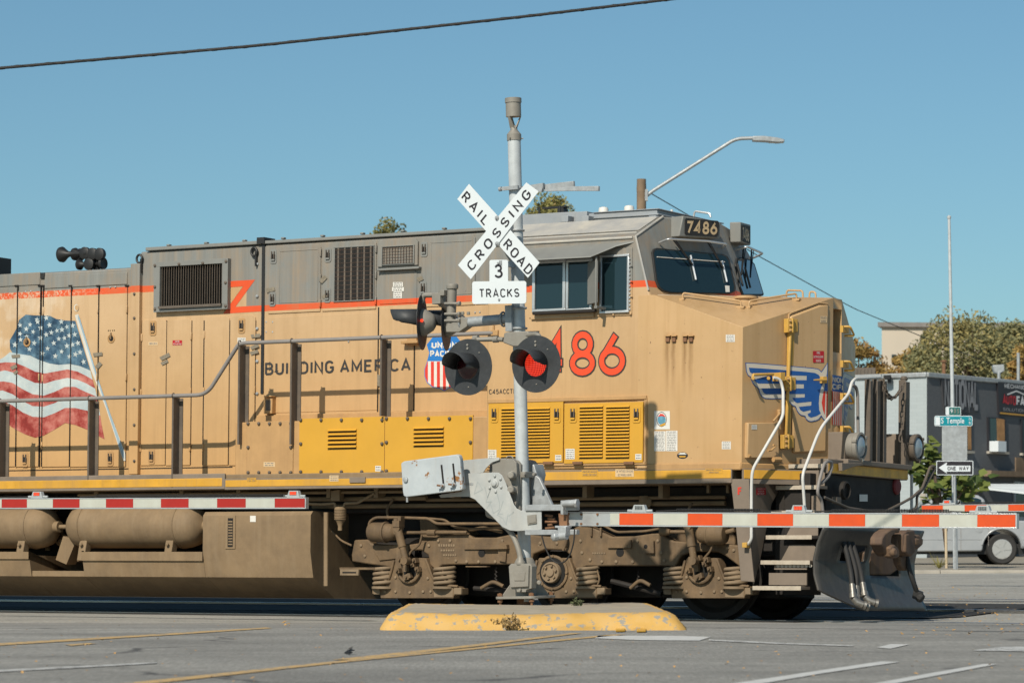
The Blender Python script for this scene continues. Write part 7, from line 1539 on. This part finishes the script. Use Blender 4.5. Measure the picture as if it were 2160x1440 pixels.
# ================================================================ BACKGROUND
# ---- kerb and pavement beyond the tracks
M['concrete'] = mat('pale_kerb_concrete', (.36, .33, .28), .85, var=.15, vs=3, dirt=(.25, .22, .18), da=.4, ds=4, bump=.2)
M['pavement'] = mat('dusty_forecourt', (.27, .24, .19), .9, var=.2, vs=2, dirt=(.17, .14, .10), da=.5, ds=3, bump=.3)
KY = 67.9
mb = MB(); 
for i in range(24): x0 = -30+i*3.0; mb.box(x0+.006, x0+2.994, KY-.08, KY+.12, .05, .345+.0)
tag(mb.build('kerb', M['concrete'], bevel=.02), kind='structure')
mb = MB(); mb.add([(-60, KY+.1, .34), (60, KY+.1, .34), (60, 87, .47), (-60, 87, .47), (-60, 165, 1.2), (60, 165, 1.2)], [(0, 1, 2, 3), (3, 2, 5, 4)]); tag(mb.build('pavement', M['pavement'], smooth=0), kind='structure')
def pz(y): return .34+(y-KY-.1)*.13/19 if y < 87 else .47+(y-87)*.73/78
# ---- street lamp on a wooden pole
M['wood'] = mat('weathered_pole_wood', (.20, .14, .09), .85, var=.25, vs=3, streak=.4, sc_=(.09, .06, .04), bump=.2)
D = 80; base_ = at(1353, 1190, D); base_.z = pz(D)
o = empty('street_lamp', Matrix.Translation(base_), 'street lamp on a wooden pole rising above the locomotive cab', 'street lamp')
L = lambda x, y, d=D: at(x, y, d)-base_
mb = MB(); top = L(1353, 378); mb.tube([V((0, 0, 0)), V((top.x, 0, top.z))], .13, 14, 0, [.17, .115]); mb.lathe([(.12, 0), (.12, .16)], V((top.x, 0, top.z-.32)), UP, 14, 0); mb.build('pole', M['wood'], o)
mb = MB(); mb.tube(smoothpath([L(1362, 415), L(1375, 404), L(1545, 297), L(1560, 292.5), L(1590, 291.5)], .5, 6), .045, 10); mb.obox(L(1362, 412), (.05, 0, 0), (0, .08, 0), (0, 0, .14)); mb.build('lamp_arm', M['steel'], o, smooth=60)
mb = MB(); p = L(1588, 292); mb.prism([L(x, y, D-.14) for x, y in ((1588, 287), (1612, 286.5), (1640, 290), (1655, 294), (1655, 299.5), (1640, 300.5), (1612, 298), (1588, 297))], (0, .28, 0)); mb.build('lamp_head', M['steel'], o, .02)
mb = MB(); mb.box(L(1622, 300).x, L(1652, 300).x, -.1, .1, L(1640, 301.5).z, L(1640, 299.5).z); mb.build('lamp_lens', M['lens'], o)
cable('utility_wire', ((1366, 404, 80), (1600, 540, 87), (1800, 650, 93), (1960, 716, 98), (2110, 775, 101), (2250, 820, 106)), .013, M['rubber'], 'thin wire sloping down to the right from the street lamp pole')
# ---- street name post
D = 69.5; base_ = at(2015.5, 1192, D); base_.z = .345
o = empty('sign_post', Matrix.Translation(base_), 'slim steel post with green S Temple street name and black ONE WAY arrow sign', 'sign post')
L = lambda x, y, d=D: at(x, y, d)-base_
mb = MB(); t_ = L(2012.5, 872); mb.tube([V((0, 0, -.2)), V((t_.x, 0, t_.z))], .026, 8); mb.build('post', M['steel'], o)
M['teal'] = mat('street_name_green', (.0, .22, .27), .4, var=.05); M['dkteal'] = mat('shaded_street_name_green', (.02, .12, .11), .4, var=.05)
def signboard(px0, py0, px1, py1, d, name, layers, r=4):
    """layers: (inset px, material)"""
    s = None
    for k, (i, m) in enumerate(layers):
        cx, cy = (px0+px1)/2, (py0+py1)/2; mb = MB(); mb.prism([L(cx+a_, cy+b_, d-.004*k) for a_, b_ in rrect(px1-px0-2*i, py1-py0-2*i, max(1, r-i))], (0, .003, 0)); q = mb.build(name if s is None else 'sign_face', m, s or o); s = s or q
    return s
def sgtext(s, px0, py0, px1, py1, h, d, m, par, stroke_=None):
    mb = MB(); a, b = L(px0, py0, d), L(px1, py1, d); up = L(px0, py0-h, d)-a
    if stroke_: stroketext(mb, s, a, b, up, V((0, -1, 0)), *stroke_)
    else: facetext(mb, s, a, b, up, V((0, -1, 0)), 0, .012)
    mb.build('sign_lettering', m, par)
s = signboard(1971, 876.5, 2051.5, 898.5, D-.05, 'street_name_sign', ((0, M['signwhite']), (1.4, M['teal'])), 4)
mb = MB(); mb.prism([L(x, y, D-.062) for x, y in ((1973, 879), (1983, 879), (1983, 896.5), (1973, 896.5))], (0, .003, 0)); mb.build('sign_face', M['signwhite'], s)
sgtext('S', 1985, 892.5, 1990.5, 892.5, 12, D-.065, M['signwhite'], s); sgtext('Temple', 1996, 892.5, 2034, 892.5, 12, D-.065, M['signwhite'], s); sgtext('O', 2043.5, 886, 2047.5, 886, 5, D-.065, M['signwhite'], s); sgtext('S', 2043.5, 894, 2047.5, 894, 5, D-.065, M['signwhite'], s)
s = signboard(1994.5, 857.5, 2027, 876, D-.03, 'street_name_sign', ((0, M['signwhite']), (1.2, M['dkteal'])), 3)
mb = MB(); mb.prism([L(x, y, D-.04) for x, y in ((1996, 859), (2002, 859), (2002, 875), (1996, 875))], (0, .003, 0)); mb.build('sign_face', M['signwhite'], s); sgtext('9', 2005, 871, 2009.5, 871, 9, D-.043, M['signwhite'], s); sgtext('0 S', 2012, 871, 2023, 871, 9, D-.043, M['alloy'], s)
signboard(1987, 899, 2040, 970.5, D-.04, 'sign_back', ((0, M['cwt2']), (1, M['steel'])), 3)
s = signboard(1975, 971, 2053, 1001.5, D-.05, 'one_way_sign', ((0, M['signwhite']), (1.6, M['signblack'])), 3)
mb = MB(); mb.tess([L(x, y, D-.064) for x, y in ((1980, 986), (1998, 974), (1996, 981.5), (2047, 981.5), (2047, 994), (1996, 994), (1998, 998.5))]); mb.build('sign_arrow', M['signwhite'], s); sgtext('ONE WAY', 1999.5, 991.5, 2043, 991.5, 8, D-.067, M['signblack'], s, (.2, .3))
D = 70.2; base_ = at(2016, 1192, D); base_.z = .35
o = empty('flagpole', Matrix.Translation(base_), 'tall slender pale pole rising behind the street name signs', 'pole')
mb = MB(); t_ = at(2002, 462, D)-base_; mb.tube([V((0, 0, -.1)), V((t_.x, 0, t_.z))], .04, 12, 0, [.055, .03]); mb.lathe([(.035, 0), (.045, .03), (.045, .06), (.01, .08)], V((t_.x, 0, t_.z)), UP, 12); mb.build('pole', M['mast'], o)
# ---- workshop on the corner
K0 = at(1955, 1150, 94.3); K0.z = .55; U2 = V((.60, .80, 0)).normalized()
U1 = V((-U2.y, U2.x, 0)); ZT = at(1955, 785, 94.3).z
def onw(px, py, u, off=0):
    n_ = V((u.y, -u.x, 0)); p0 = K0+n_*off; d = ray(px, py); k = (p0-CAM).dot(n_)/d.dot(n_); return CAM+d*k
NF = V((U2.y, -U2.x, 0)); NL = V((-U1.y, U1.x, 0))
def brick(name, c, c2, sc_, mort=.02):
    m = mat(name, c, .8, var=0); nt = m.node_tree; b = nt.nodes['Principled BSDF']; tc = N(nt, 'TexCoord').outputs['Object']; sp_ = N(nt, 'SeparateXYZ'); nt.links.new(tc, sp_.inputs[0]); cb_ = N(nt, 'CombineXYZ'); nt.links.new(mth(nt, 'ADD', sp_.outputs[0], mth(nt, 'MULTIPLY', sp_.outputs[1], .6)), cb_.inputs[0]); nt.links.new(sp_.outputs[2], cb_.inputs[1])
    br = N(nt, 'TexBrick'); br.inputs['Scale'].default_value = sc_; br.inputs['Color1'].default_value = (*c, 1); br.inputs['Color2'].default_value = (*c2, 1); br.inputs['Mortar'].default_value = (*[x*.9 for x in c], 1); br.inputs['Mortar Size'].default_value = mort; nt.links.new(cb_.outputs[0], br.inputs[0])
    nt.links.new(mixc(nt, mth(nt, 'MULTIPLY', stp(nt, noi(nt, tc, .7, 5), .45, .7), .35), br.outputs[0], c2), b.inputs['Base Color']); bp = N(nt, 'Bump'); bp.inputs['Strength'].default_value = .3; bp.inputs['Distance'].default_value = .02; nt.links.new(br.outputs['Fac'], bp.inputs['Height']); bp.invert = True; nt.links.new(bp.outputs[0], b.inputs['Normal']); return m
M['blockwall'] = brick('pale_blue_grey_block_wall', (.36, .40, .41), (.335, .375, .385), 2.4, .012); M['darkwall'] = brick('charcoal_painted_brick', (.098, .104, .112), (.115, .12, .127), 5)
shop = empty('workshop_building', Matrix.Identity(4), 'two storey workshop with charcoal front and pale grey block side wall', 'building')
mb = MB(); a_, b_, e_ = K0, K0+U1*9, K0+U2*16
bp_ = [K0+U2*0, K0+U1*9, K0+U1*9+U2*16, K0+U2*16]
mb.add([V((p.x, p.y, 0)) for p in bp_]+[V((p.x, p.y, ZT-.12)) for p in bp_], [(4, 5, 6, 7)], 0); mb.f += [(0, 1, 5, 4), (1, 2, 6, 5), (2, 3, 7, 6)]; mb.mi += [0, 0, 0]; mb.f += [(0, 4, 7, 3)]; mb.mi += [1]
wl = mb.build('wall', [M['blockwall'], M['darkwall']], shop, smooth=0)
mb = MB(); 
for u, n_, ln in ((U1, NL, 9), (U2, NF, 16)): mb.prism([V((p.x, p.y, ZT-.14)) for p in (K0+n_*.06, K0+u*ln+n_*.06, K0+u*ln-n_*.15, K0-n_*.15)], (0, 0, .14))
mb.build('roof_coping', M['steel'], shop, .02)
M['banner'] = mat('dark_banner', (.05, .05, .055), .6, var=.1); M['curtain'] = mat('orange_curtain', (.42, .22, .09), .8, var=.3, vs=6); M['greylet'] = mat('faded_grey_lettering', (.25, .25, .26), .6, var=.05); M['wht'] = mat('white_lettering', (.6, .6, .6), .6, var=0)
def wq(pts, off, t, name, m, par, u=U2, n_=None):
    n_ = n_ or (NF if u is U2 else NL); mb = MB(); mb.prism([onw(x, y, u, 0)+n_*off for x, y in pts], n_*-t); return mb.build(name, m, par)
def wtext(s, p0, p1, h, m, par, off=.06, **k):
    a, b = onw(*p0, U2)+NF*off, onw(*p1, U2)+NF*off; up = V((0, 0, onw(p0[0], p0[1]-h, U2).z-onw(*p0, U2).z)); mb = MB(); stroketext(mb, s, a, b, up, NF, **k); mb.build('sign_lettering', m, par)
s = wq([(1983, 796), (2056, 800), (2062, 870), (1990, 868)], .04, .05, 'wall_banner', M['banner'], shop); wtext('NATIONAL', (1990, 861), (2059, 865), 64, M['greylet'], s, wd=.2, gap=.2)
s = wq([(2101, 804), (2220, 816), (2220, 884), (2104, 874)], .06, .08, 'shop_sign', M['signblack'], shop)
wtext('MECHANIC SHOP', (2115, 818), (2185, 824), 9, M['wht'], s, .07, wd=.16, gap=.25); wtext('AUTO', (2112, 852), (2138, 855), 20, M['signred'], s, .07, wd=.24, gap=.22); wtext('FAB', (2141, 855), (2164, 857), 20, M['wht'], s, .07, wd=.24, gap=.22); wtext('SOLUTIONS LLC', (2112, 866), (2185, 872), 7, M['greylet'], s, .07, wd=.16, gap=.25)
wq([(2105, 869), (2220, 880), (2220, 883), (2106, 872.5)], .066, .01, 'sign_face', M['sillyellow'], s); wq([(2120, 831), (2140, 823), (2160, 832), (2158, 834), (2140, 826), (2122, 833)], .068, .01, 'sign_face', M['wht'], s)
for q, ac in (([(2081, 879), (2119, 882), (2120, 953), (2083, 951)], True), ([(2030, 875), (2046, 876), (2047, 951), (2031, 950)], False), ([(2152, 884), (2190, 888), (2190, 957), (2153, 955)], False)):
    f = wq(q, .05, .10, 'window_frame', M['signblack'], shop); cx, cy = sum(p[0] for p in q)/4, sum(p[1] for p in q)/4
    g_ = [(cx+(x-cx)*.8, cy+(y-cy)*.93) for x, y in q]; wq(g_, .055, .02, 'window_pane', M['glass'], f); wq([(cx-2, g_[0][1]), (g_[1][0], g_[1][1]), (g_[2][0], g_[2][1]), (cx, g_[3][1])], .06, .004, 'curtain', M['curtain'], f)
    wq([(q[3][0]-2, q[3][1]), (q[2][0]+3, q[2][1]), (q[2][0]+3, q[2][1]+5), (q[3][0]-2, q[3][1]+5)], .1, .15, 'window_sill', M['concrete'], f)
s = wq([(2084, 930), (2101, 931), (2101, 953), (2084, 952)], .35, .4, 'air_conditioner', M['signwhite'], shop); tag(s)
s = wq([(2066, 992), (2260, 998), (2260, 1008), (2066, 1004)], .4, .5, 'awning_beam', M['wood'], shop)
s = wq([(2141, 964), (2200, 968), (2200, 1000), (2141, 994)], .03, .04, 'wall_panel', M['wood'], shop); f = wq([(2137, 1014), (2180, 1018), (2180, 1100), (2137, 1096)], .05, .08, 'window_frame', M['steel'], shop); wq([(2140, 1018), (2178, 1021), (2178, 1092), (2140, 1088)], .055, .02, 'window_pane', M['glass'], f)
wq([(2022, 1020), (2060, 1022), (2060, 1090), (2022, 1085)], .03, .05, 'doorway', M['wood'], shop); wq([(1942, 1040), (1953, 1040), (1953, 1090), (1942, 1090)], .03, .05, 'wall_panel', M['concrete'], shop, U1)
mb = MB(); q = [onw(x, y, U2) for x, y in ((2028, 1026), (2062, 1024))]; mb.prism([q[0], q[1]+NF*.0, q[1]+NF*3+V((2.3, 0, -.05)), q[0]+NF*2.2+V((0, 0, -.25))], (0, 0, .06)); mb.build('entrance_canopy', M['signwhite'], shop)
mb = MB(); p = onw(1881, 800, U1)+NL*.15; mb.obox(p, (.05, 0, 0), (0, .1, 0), (0, 0, .12)); mb.obox(p+V((-.08, -.1, .05)), (.09, 0, 0), (0, .09, 0), (0, 0, .06)); mb.build('wall_lamp', M['black'], shop)
wq([(1797, 880), (1803, 880), (1803, 905), (1797, 905)], .05, .06, 'wall_panel', M['signred'], shop, U1)
# roof-top things
def rt(px, py, d): return at(px, py, d)
mb = MB(); p0, p1 = rt(1800, 790, 99), rt(1847, 775, 99); mb.box(p0.x, p1.x, 99, 101, ZT-.3, p1.z); 
for i in range(6): mb.box(p0.x+.06+i*.11, p0.x+.12+i*.11, 98.98, 99, ZT+.0, p1.z-.06)
mb.build('roof_vent_unit', M['post'], shop, .02)
mb = MB(); p = rt(1991, 762, 98); mb.cyl((p.x, 98, ZT-.3), (p.x, 98, p.z), .06, n=12); mb.lathe([(.1, -.02), (.1, .02), (.02, .05)], (p.x, 98, p.z), UP, 12); mb.build('flue_pipe', M['rust'], shop)
mb = MB(); p = rt(2107, 778, 100); mb.cyl((p.x, 100, ZT-.2), (p.x, 100, p.z-.1), .05, n=10); mb.prism([rt(x, y, 100) for x, y in ((2094, 770), (2118, 768), (2119, 782), (2110, 787), (2098, 786))], (0, .3, 0)); mb.build('flood_light', M['steel'], shop, .02)
mb = MB(); p = rt(2148, 744, 101); mb.cyl((p.x, 101, ZT-.2), (p.x, 101, p.z), .05, n=10); mb.build('roof_mast', M['steel'], shop)
# ---- long beige block farther off
M['beige'] = mat('beige_plaster_wall', (.52, .45, .36), .85, var=.08, vs=.2)
bl = empty('beige_building', Matrix.Identity(4), 'plain beige flat roofed building far off behind the trees', 'building')
D = 177; p0, p1 = at(1860, 697, D), at(2130, 686, D+0); mb = MB(); zb_ = p0.z
ux, uy = V((1, .10, 0)).normalized(), V((.24, 1, 0)).normalized()
b0 = V((p0.x, p0.y, 0)); mb.prism([b0, b0+ux*30, b0+ux*30+uy*25, b0+uy*25], (0, 0, zb_+.2)); mb.build('wall', M['beige'], bl, smooth=0)
mb = MB(); c_ = [b0-ux*.2-uy*.2, b0+ux*30.2-uy*.2, b0+ux*30.2+uy*.4, b0-ux*.2+uy*.4]; mb.prism([p+V((0, 0, zb_+.2)) for p in c_], (0, 0, .25)); mb.prism([p+V((0, 0, zb_+.2)) for p in (b0-ux*.2+uy*.4, b0+ux*.2+uy*.4, b0+ux*.2+uy*25, b0-ux*.2+uy*25)], (0, 0, .25)); mb.build('roof_coping', M['rail_grey'], bl)
for px, py, w_, h_ in ((1886, 757, 9, 16), (1925, 757, 9, 16), (2140, 760, 9, 16)):
    q = at(px, py, D); t = (q.x-b0.x)/ux.x; c_ = b0+ux*t; mb = MB(); mb.obox(V((c_.x, c_.y, q.z))-uy*.02, ux*(w_/77), uy*.06, V((0, 0, h_/77*1.2))); mb.build('window', M['glass'], bl)
mb = MB(); q = at(2125, 740, 151); mb.box(q.x, q.x+25, 151, 165, 0, q.z+.5); tag(mb.build('brick_building', brick('tan_brick_wall', (.40, .24, .13), (.34, .20, .11), 3)), 'tan brick building at the right edge behind the green tree', 'building')
# ---- trees
M['bark'] = mat('grey_brown_bark', (.12, .085, .06), .9, var=.3, vs=4, bump=.3)
def leafmat(name, c, tr=.25):
    m = mat(name, c, .6, var=.35, vs=1.1, spec=.2); nt = m.node_tree; b = nt.nodes['Principled BSDF']; t = N(nt, 'BsdfTranslucent'); t.inputs[0].default_value = (*[min(1, x*1.5) for x in c], 1); mx = N(nt, 'MixShader'); mx.inputs[0].default_value = tr; out = nt.nodes['Material Output']; nt.links.new(b.outputs[0], mx.inputs[1]); nt.links.new(t.outputs[0], mx.inputs[2]); nt.links.new(mx.outputs[0], out.inputs[0]); return m
LV = {'green': [leafmat('olive_leaves', (.25, .24, .12)), leafmat('dark_leaves', (.18, .18, .09)), leafmat('yellowing_leaves', (.30, .25, .10))],
      'gold': [leafmat('gold_leaves', (.36, .24, .08)), leafmat('amber_leaves', (.29, .17, .06)), leafmat('straw_leaves', (.30, .22, .08))],
      'yellowgreen': [leafmat('yellow_green_leaves', (.27, .25, .09)), leafmat('olive_leaves_pale', (.17, .17, .07)), leafmat('ochre_leaves', (.32, .23, .09))]}
def tree(px, py_top, d, wpx, hpx, kind, label, seed, n_cl=46, per=75, leaf=.16, group='trees beyond the tracks', shape=1.0):
    rnd = random.Random(seed); tp_ = at(px, py_top, d); k = d/F; rw, rh = wpx*k/2*1.2, hpx*k/2; x = tp_.x; gz_ = max(.5, ground_z(0, d)); cz = tp_.z-rh
    o = empty('tree', Matrix.Translation(V((x, d, gz_))), label, 'tree', group); H = cz-gz_
    tr_ = MB(); tr_.tube([V((0, 0, -.2)), V((.1, .1, H*.5)), V((-.1, 0, H))], .2, 10, 0, [.26, .2, .12]); cl = MB()
    for i in range(n_cl):
        while True:
            v = V((rnd.uniform(-1, 1), rnd.uniform(-1, 1), rnd.uniform(-1, 1)))
            if .12 < v.length < 1: break
        v = v*(v.length**-.35); r_ = rnd.uniform(.16, .34)*min(rw, rh); tpz = 1-.45*max(0, v.z)*shape
        c_ = V((v.x*(rw-r_*.6)*tpz, v.y*rw*.8*tpz, H+v.z*(rh-r_*.6)))
        if i % 3 == 0: tr_.tube([V((0, 0, H*rnd.uniform(.35, .9))), c_*.5+V((0, 0, H*.4)), c_], .05, 6, 0, [.09, .05, .015])
        m_ = rnd.choices((0, 1, 2), (5, 3, 2))[0]
        for j in range(int(2.6*per*rnd.uniform(.5, 1.2))):
            g_ = V((rnd.gauss(0, 1), rnd.gauss(0, 1), rnd.gauss(0, .8))); q = g_*(min(1, 1.7/g_.length))*r_*.62+c_; u = V((rnd.uniform(-1, 1), rnd.uniform(-1, 1), rnd.uniform(-1, 1))).normalized(); w_ = u.orthogonal().normalized(); s = leaf*rnd.uniform(.35, .8)
            cl.add([q-u*s, q+w_*s*.5, q+u*s, q-w_*s*.5], [(0, 1, 2, 3)], m_ if rnd.random() < .8 else rnd.choice((0, 1, 2)))
    tr_.build('trunk', M['bark'], o); cl.build('crown', LV[kind], o, smooth=0)
tree(820, 455, 118, 120, 190, 'yellowgreen', 'tree top showing above the hood between horn and crossbuck', 11, 30, 45, .13)
tree(1165, 404, 124, 150, 230, 'yellowgreen', 'yellow green tree top showing above the cab behind the crossbuck', 12, 60, 90, .14)
tree(1812, 700, 132, 110, 190, 'gold', 'golden tree between the locomotive nose and the beige building', 13, 40, 60, .15)
tree(1912, 732, 127, 95, 150, 'gold', 'golden tree standing in front of the beige building wall', 14, 40, 60, .15)
tree(2045, 648, 123, 250, 260, 'green', 'big green tree behind the workshop roof', 15, 96, 62, .15, shape=.7)
tree(1962, 695, 125, 110, 190, 'green', 'smaller green tree at the left side of the big green tree', 16, 40, 70, .15)
tree(2125, 668, 126, 130, 240, 'green', 'green tree standing right of the big green tree above the shop sign', 18, 60, 60, .15)
tree(2165, 715, 118, 90, 200, 'gold', 'rust coloured tree at the right edge of the picture', 17, 44, 60, .15)
# ---- young broad-leaved tree, stake, yucca at the kerb
D = 72; b_ = at(1995, 1192, D); b_.z = pz(D); rnd = random.Random(21)
o = empty('young_tree', Matrix.Translation(b_), 'young tree with large pale green leaves behind the street sign post', 'tree')
mb = MB(); ml = MB()
for i in range(11):
    a_ = rnd.uniform(-1.0, 1.0); h0 = rnd.uniform(.9, 1.5); e = V((math.sin(a_)*rnd.uniform(.3, .85)-.05, rnd.uniform(-.4, .4), rnd.uniform(1.45, 2.1)+(.5 if a_ < -.5 else 0))); mb.tube(smoothpath([V((0, 0, .1)), V((0, 0, h0*.8)), e], .4, 4), .022, 6)
    for j in range(17):
        q = e+V((rnd.gauss(0, .2), rnd.gauss(0, .2), rnd.gauss(0, .16))); u = V((rnd.uniform(-1, 1), rnd.uniform(-1, .2), rnd.uniform(-.9, .1))).normalized()*rnd.uniform(.11, .2); w_ = u.cross(V((0, -.5, 1))).normalized()*u.length*.75; n_ = u.cross(w_).normalized()*.02
        ml.add([q, q+u*.5+w_+n_, q+u*1.6, q+u*.5-w_+n_], [(0, 1, 2), (0, 2, 3)], rnd.choice((0, 0, 1)))
for (x, y, n0) in ((1965, 955, 9), (1955, 940, 6), (1952, 1000, 7)):
    e = at(x, y, D)-b_; mb.tube(smoothpath([V((0, 0, .3)), V((-.1, 0, 1.2)), e], .5, 4), .018, 6)
    for j in range(n0*2):
        q = e+V((rnd.gauss(0, .14), rnd.gauss(0, .1), rnd.gauss(0, .14))); u = V((rnd.uniform(-1, 1), rnd.uniform(-1, .2), rnd.uniform(-.9, .1))).normalized()*rnd.uniform(.11, .2); w_ = u.cross(V((0, -.5, 1))).normalized()*u.length*.75; ml.add([q, q+u*.5+w_, q+u*1.6, q+u*.5-w_], [(0, 1, 2), (0, 2, 3)], 0)
mb.build('trunk', M['bark'], o); ml.build('crown', [leafmat('large_pale_green_leaves', (.16, .19, .05), .3), leafmat('deep_green_leaves', (.06, .09, .025), .25)], o, smooth=0)
mb = MB(); p = at(1996.5, 1193, 71.5); mb.tube([V((p.x, p.y, .3)), V((p.x-.02, p.y, 1.6))], .03, 8); tag(mb.build('tree_stake', mat('tan_stake_wood', (.5, .4, .27), .8)), 'tan wooden stake supporting the young tree', 'stake')
p = at(1981, 1192, 71); o = empty('yucca', Matrix.Translation(V((p.x, p.y, pz(71)))), 'spiky yellow green yucca clump at the kerb left of the stake', 'plant'); mb = MB()
for i in range(34):
    a_ = rnd.uniform(0, 6.28); e = V((math.cos(a_)*rnd.uniform(.1, .36), math.sin(a_)*.2, rnd.uniform(.08, .42))); w_ = V((-math.sin(a_), math.cos(a_), 0))*.014; mb.add([w_, -w_, e], [(0, 1, 2)])
mb.build('leaves', leafmat('yellow_green_blades', (.28, .25, .08), .2), o, smooth=0)
# ---- pickup
D = 78.4; b_ = at(2114, 1190, D); b_.z = .415; pk = empty('pickup_truck', Matrix.Translation(b_), 'white pickup truck parked behind the railway crossing', 'pickup truck')
M['car'] = mat('white_car_paint', (.29, .305, .32), .22, var=.06, vs=1, dirt=(.5, .48, .44), da=.2, ds=2, spec=.6)
M['chromew'] = mat('bright_wheel_rim', (.40, .40, .39), .3, .3, var=.05); M['rimdark'] = mat('shaded_wheel_recess', (.10, .10, .10), .5, var=.2)
Wt = 1.9; wr = .375; wc = .375
def archp(cx, r, n=12): return [(cx+r*math.cos(R(180-180*i/n)), wc+r*math.sin(R(180-180*i/n))) for i in range(n+1)]
# x along the truck, rear wheel at 0, front wheel hidden behind the locomotive
low_ = [(1.22, .50), (1.24, 1.0), (1.18, 1.06), (-.30, 1.07), (-2.3, 1.08), (-4.1, 1.00), (-4.45, .90), (-4.5, .75), (-4.5, .42), (-4.4, .36), (-4.0, .36)]+archp(-3.5, .47)+[(-3.0, .30), (-.5, .32)]+archp(0, .47)+[(.6, .42)]
mb = MB(); mb.prism([V((x, 0, z)) for x, z in low_], (0, Wt, 0)); body = mb.build('body', M['car'], pk, .07, 50)
cabp = [(-.32, 1.05), (-.38, 1.58), (-.55, 1.69), (-1.35, 1.71), (-1.6, 1.64), (-2.35, 1.06)]
mb = MB(); mb.add([V((x, .10+(.14 if z > 1.5 else 0), z)) for x, z in cabp]+[V((x, Wt-.10-(.14 if z > 1.5 else 0), z)) for x, z in cabp], [tuple(range(6)), tuple(range(11, 5, -1))]+[(i, (i+1) % 6, (i+1) % 6+6, i+6) for i in range(6)]); mb.build('cab', M['car'], pk, .06, 50)
def pane(pts, name='side_window'):
    mb = MB(); mb.prism([V((x, .085+(.14*max(0, (z-1.1)/.5)), z)) for x, z in pts], (0, .03, 0)); mb.build(name, M['glass'], pk)
pane([(-.44, 1.14), (-.48, 1.58), (-.60, 1.62), (-.98, 1.63), (-.98, 1.14)]); pane([(-1.05, 1.14), (-1.05, 1.63), (-1.45, 1.62), (-1.58, 1.56), (-2.1, 1.14)])
mb = MB(); mb.prism([V((-2.33, .25, 1.13)), V((-2.33, Wt-.25, 1.13)), V((-1.66, Wt-.35, 1.63)), V((-1.66, .35, 1.63))], (-.012, 0, .012)); mb.build('windshield', M['glass'], pk)
mb = MB(); mb.box(-1.008, -.996, -.004, .004, .36, 1.06); mb.box(-.34, -.328, -.004, .004, .45, 1.05); mb.box(-2.25, -2.24, -.004, .004, .36, 1.05); mb.build('door_seams', M['rail_grey'], pk)
mb = MB(); mb.box(-3.0, -.5, -.008, .004, .60, .625); mb.box(.5, 1.18, -.008, .004, .60, .625); mb.build('side_moulding', M['car'], pk, .008)
mb = MB(); mb.lathe([(.09, -.003), (.09, .006), (.08, .008)], (-.56, 0, .86), (0, -1, 0), 20); mb.build('fuel_door', M['car'], pk)
mb = MB(); mb.tube([V((.50*math.cos(R(t)), -.006, wc+.50*math.sin(R(t)))) for t in range(8, 173, 8)], .022, 8); mb.build('wheel_arch_lip', M['car'], pk, 0, 60)
mb = MB(); mb.box(-1.25, -1.08, -.03, .01, .90, .94); mb.build('door_handle', M['signblack'], pk, .01)
mb = MB(); mb.box(-2.15, -1.95, -.2, .02, 1.1, 1.28); mb.build('wing_mirror', M['signblack'], pk, .03)
mb = MB(); mb.box(1.2, 1.32, .0, Wt, .42, .60); mb.build('rear_bumper', M['chrome'], pk, .03); mb = MB(); mb.box(1.1, 1.235, -.006, .12, .66, .96); mb.build('tail_lamp', M['oldred'], pk, .02)
mb = MB(); mb.box(-4.3, 1.1, .15, Wt-.15, .25, .5); mb.build('chassis', M['black'], pk)
for cx in (0, -3.5):
    for y, s in ((.02, -1), (Wt-.02, 1)):
        mb = MB(); mb.lathe([(.20, .0), (.235, .0), (.34, -.01), (.375, .03), (.375, .20), (.34, .24), (.2, .24)], (cx, y, wc), (0, -s, 0), 36); t = mb.build('wheel', M['rubber'], pk); mb = MB(); mb.lathe([(.235, -.004), (.225, .0), (.20, .045), (.09, .045), (.08, .03)], (cx, y, wc), (0, -s, 0), 30, 1); mb.lathe([(.24, -.006), (.22, -.008), (.205, .02), (.22, .03)], (cx, y, wc), (0, -s, 0), 30, 0); mb.lathe([(.07, .03), (.065, -.012), (.0, -.015)], (cx, y, wc), (0, -s, 0), 20, 0)
        for k in range(5): a_ = k*2*math.pi/5; mb.obox(V((cx+.13*math.cos(a_), y+s*.004, wc+.13*math.sin(a_))), (.085*math.cos(a_), 0, .085*math.sin(a_)), (-.022*math.sin(a_), 0, .022*math.cos(a_)), (0, .012, 0), 0)
        mb.build('rim', [M['chromew'], M['rimdark']], t)
bpy.context.view_layer.update()
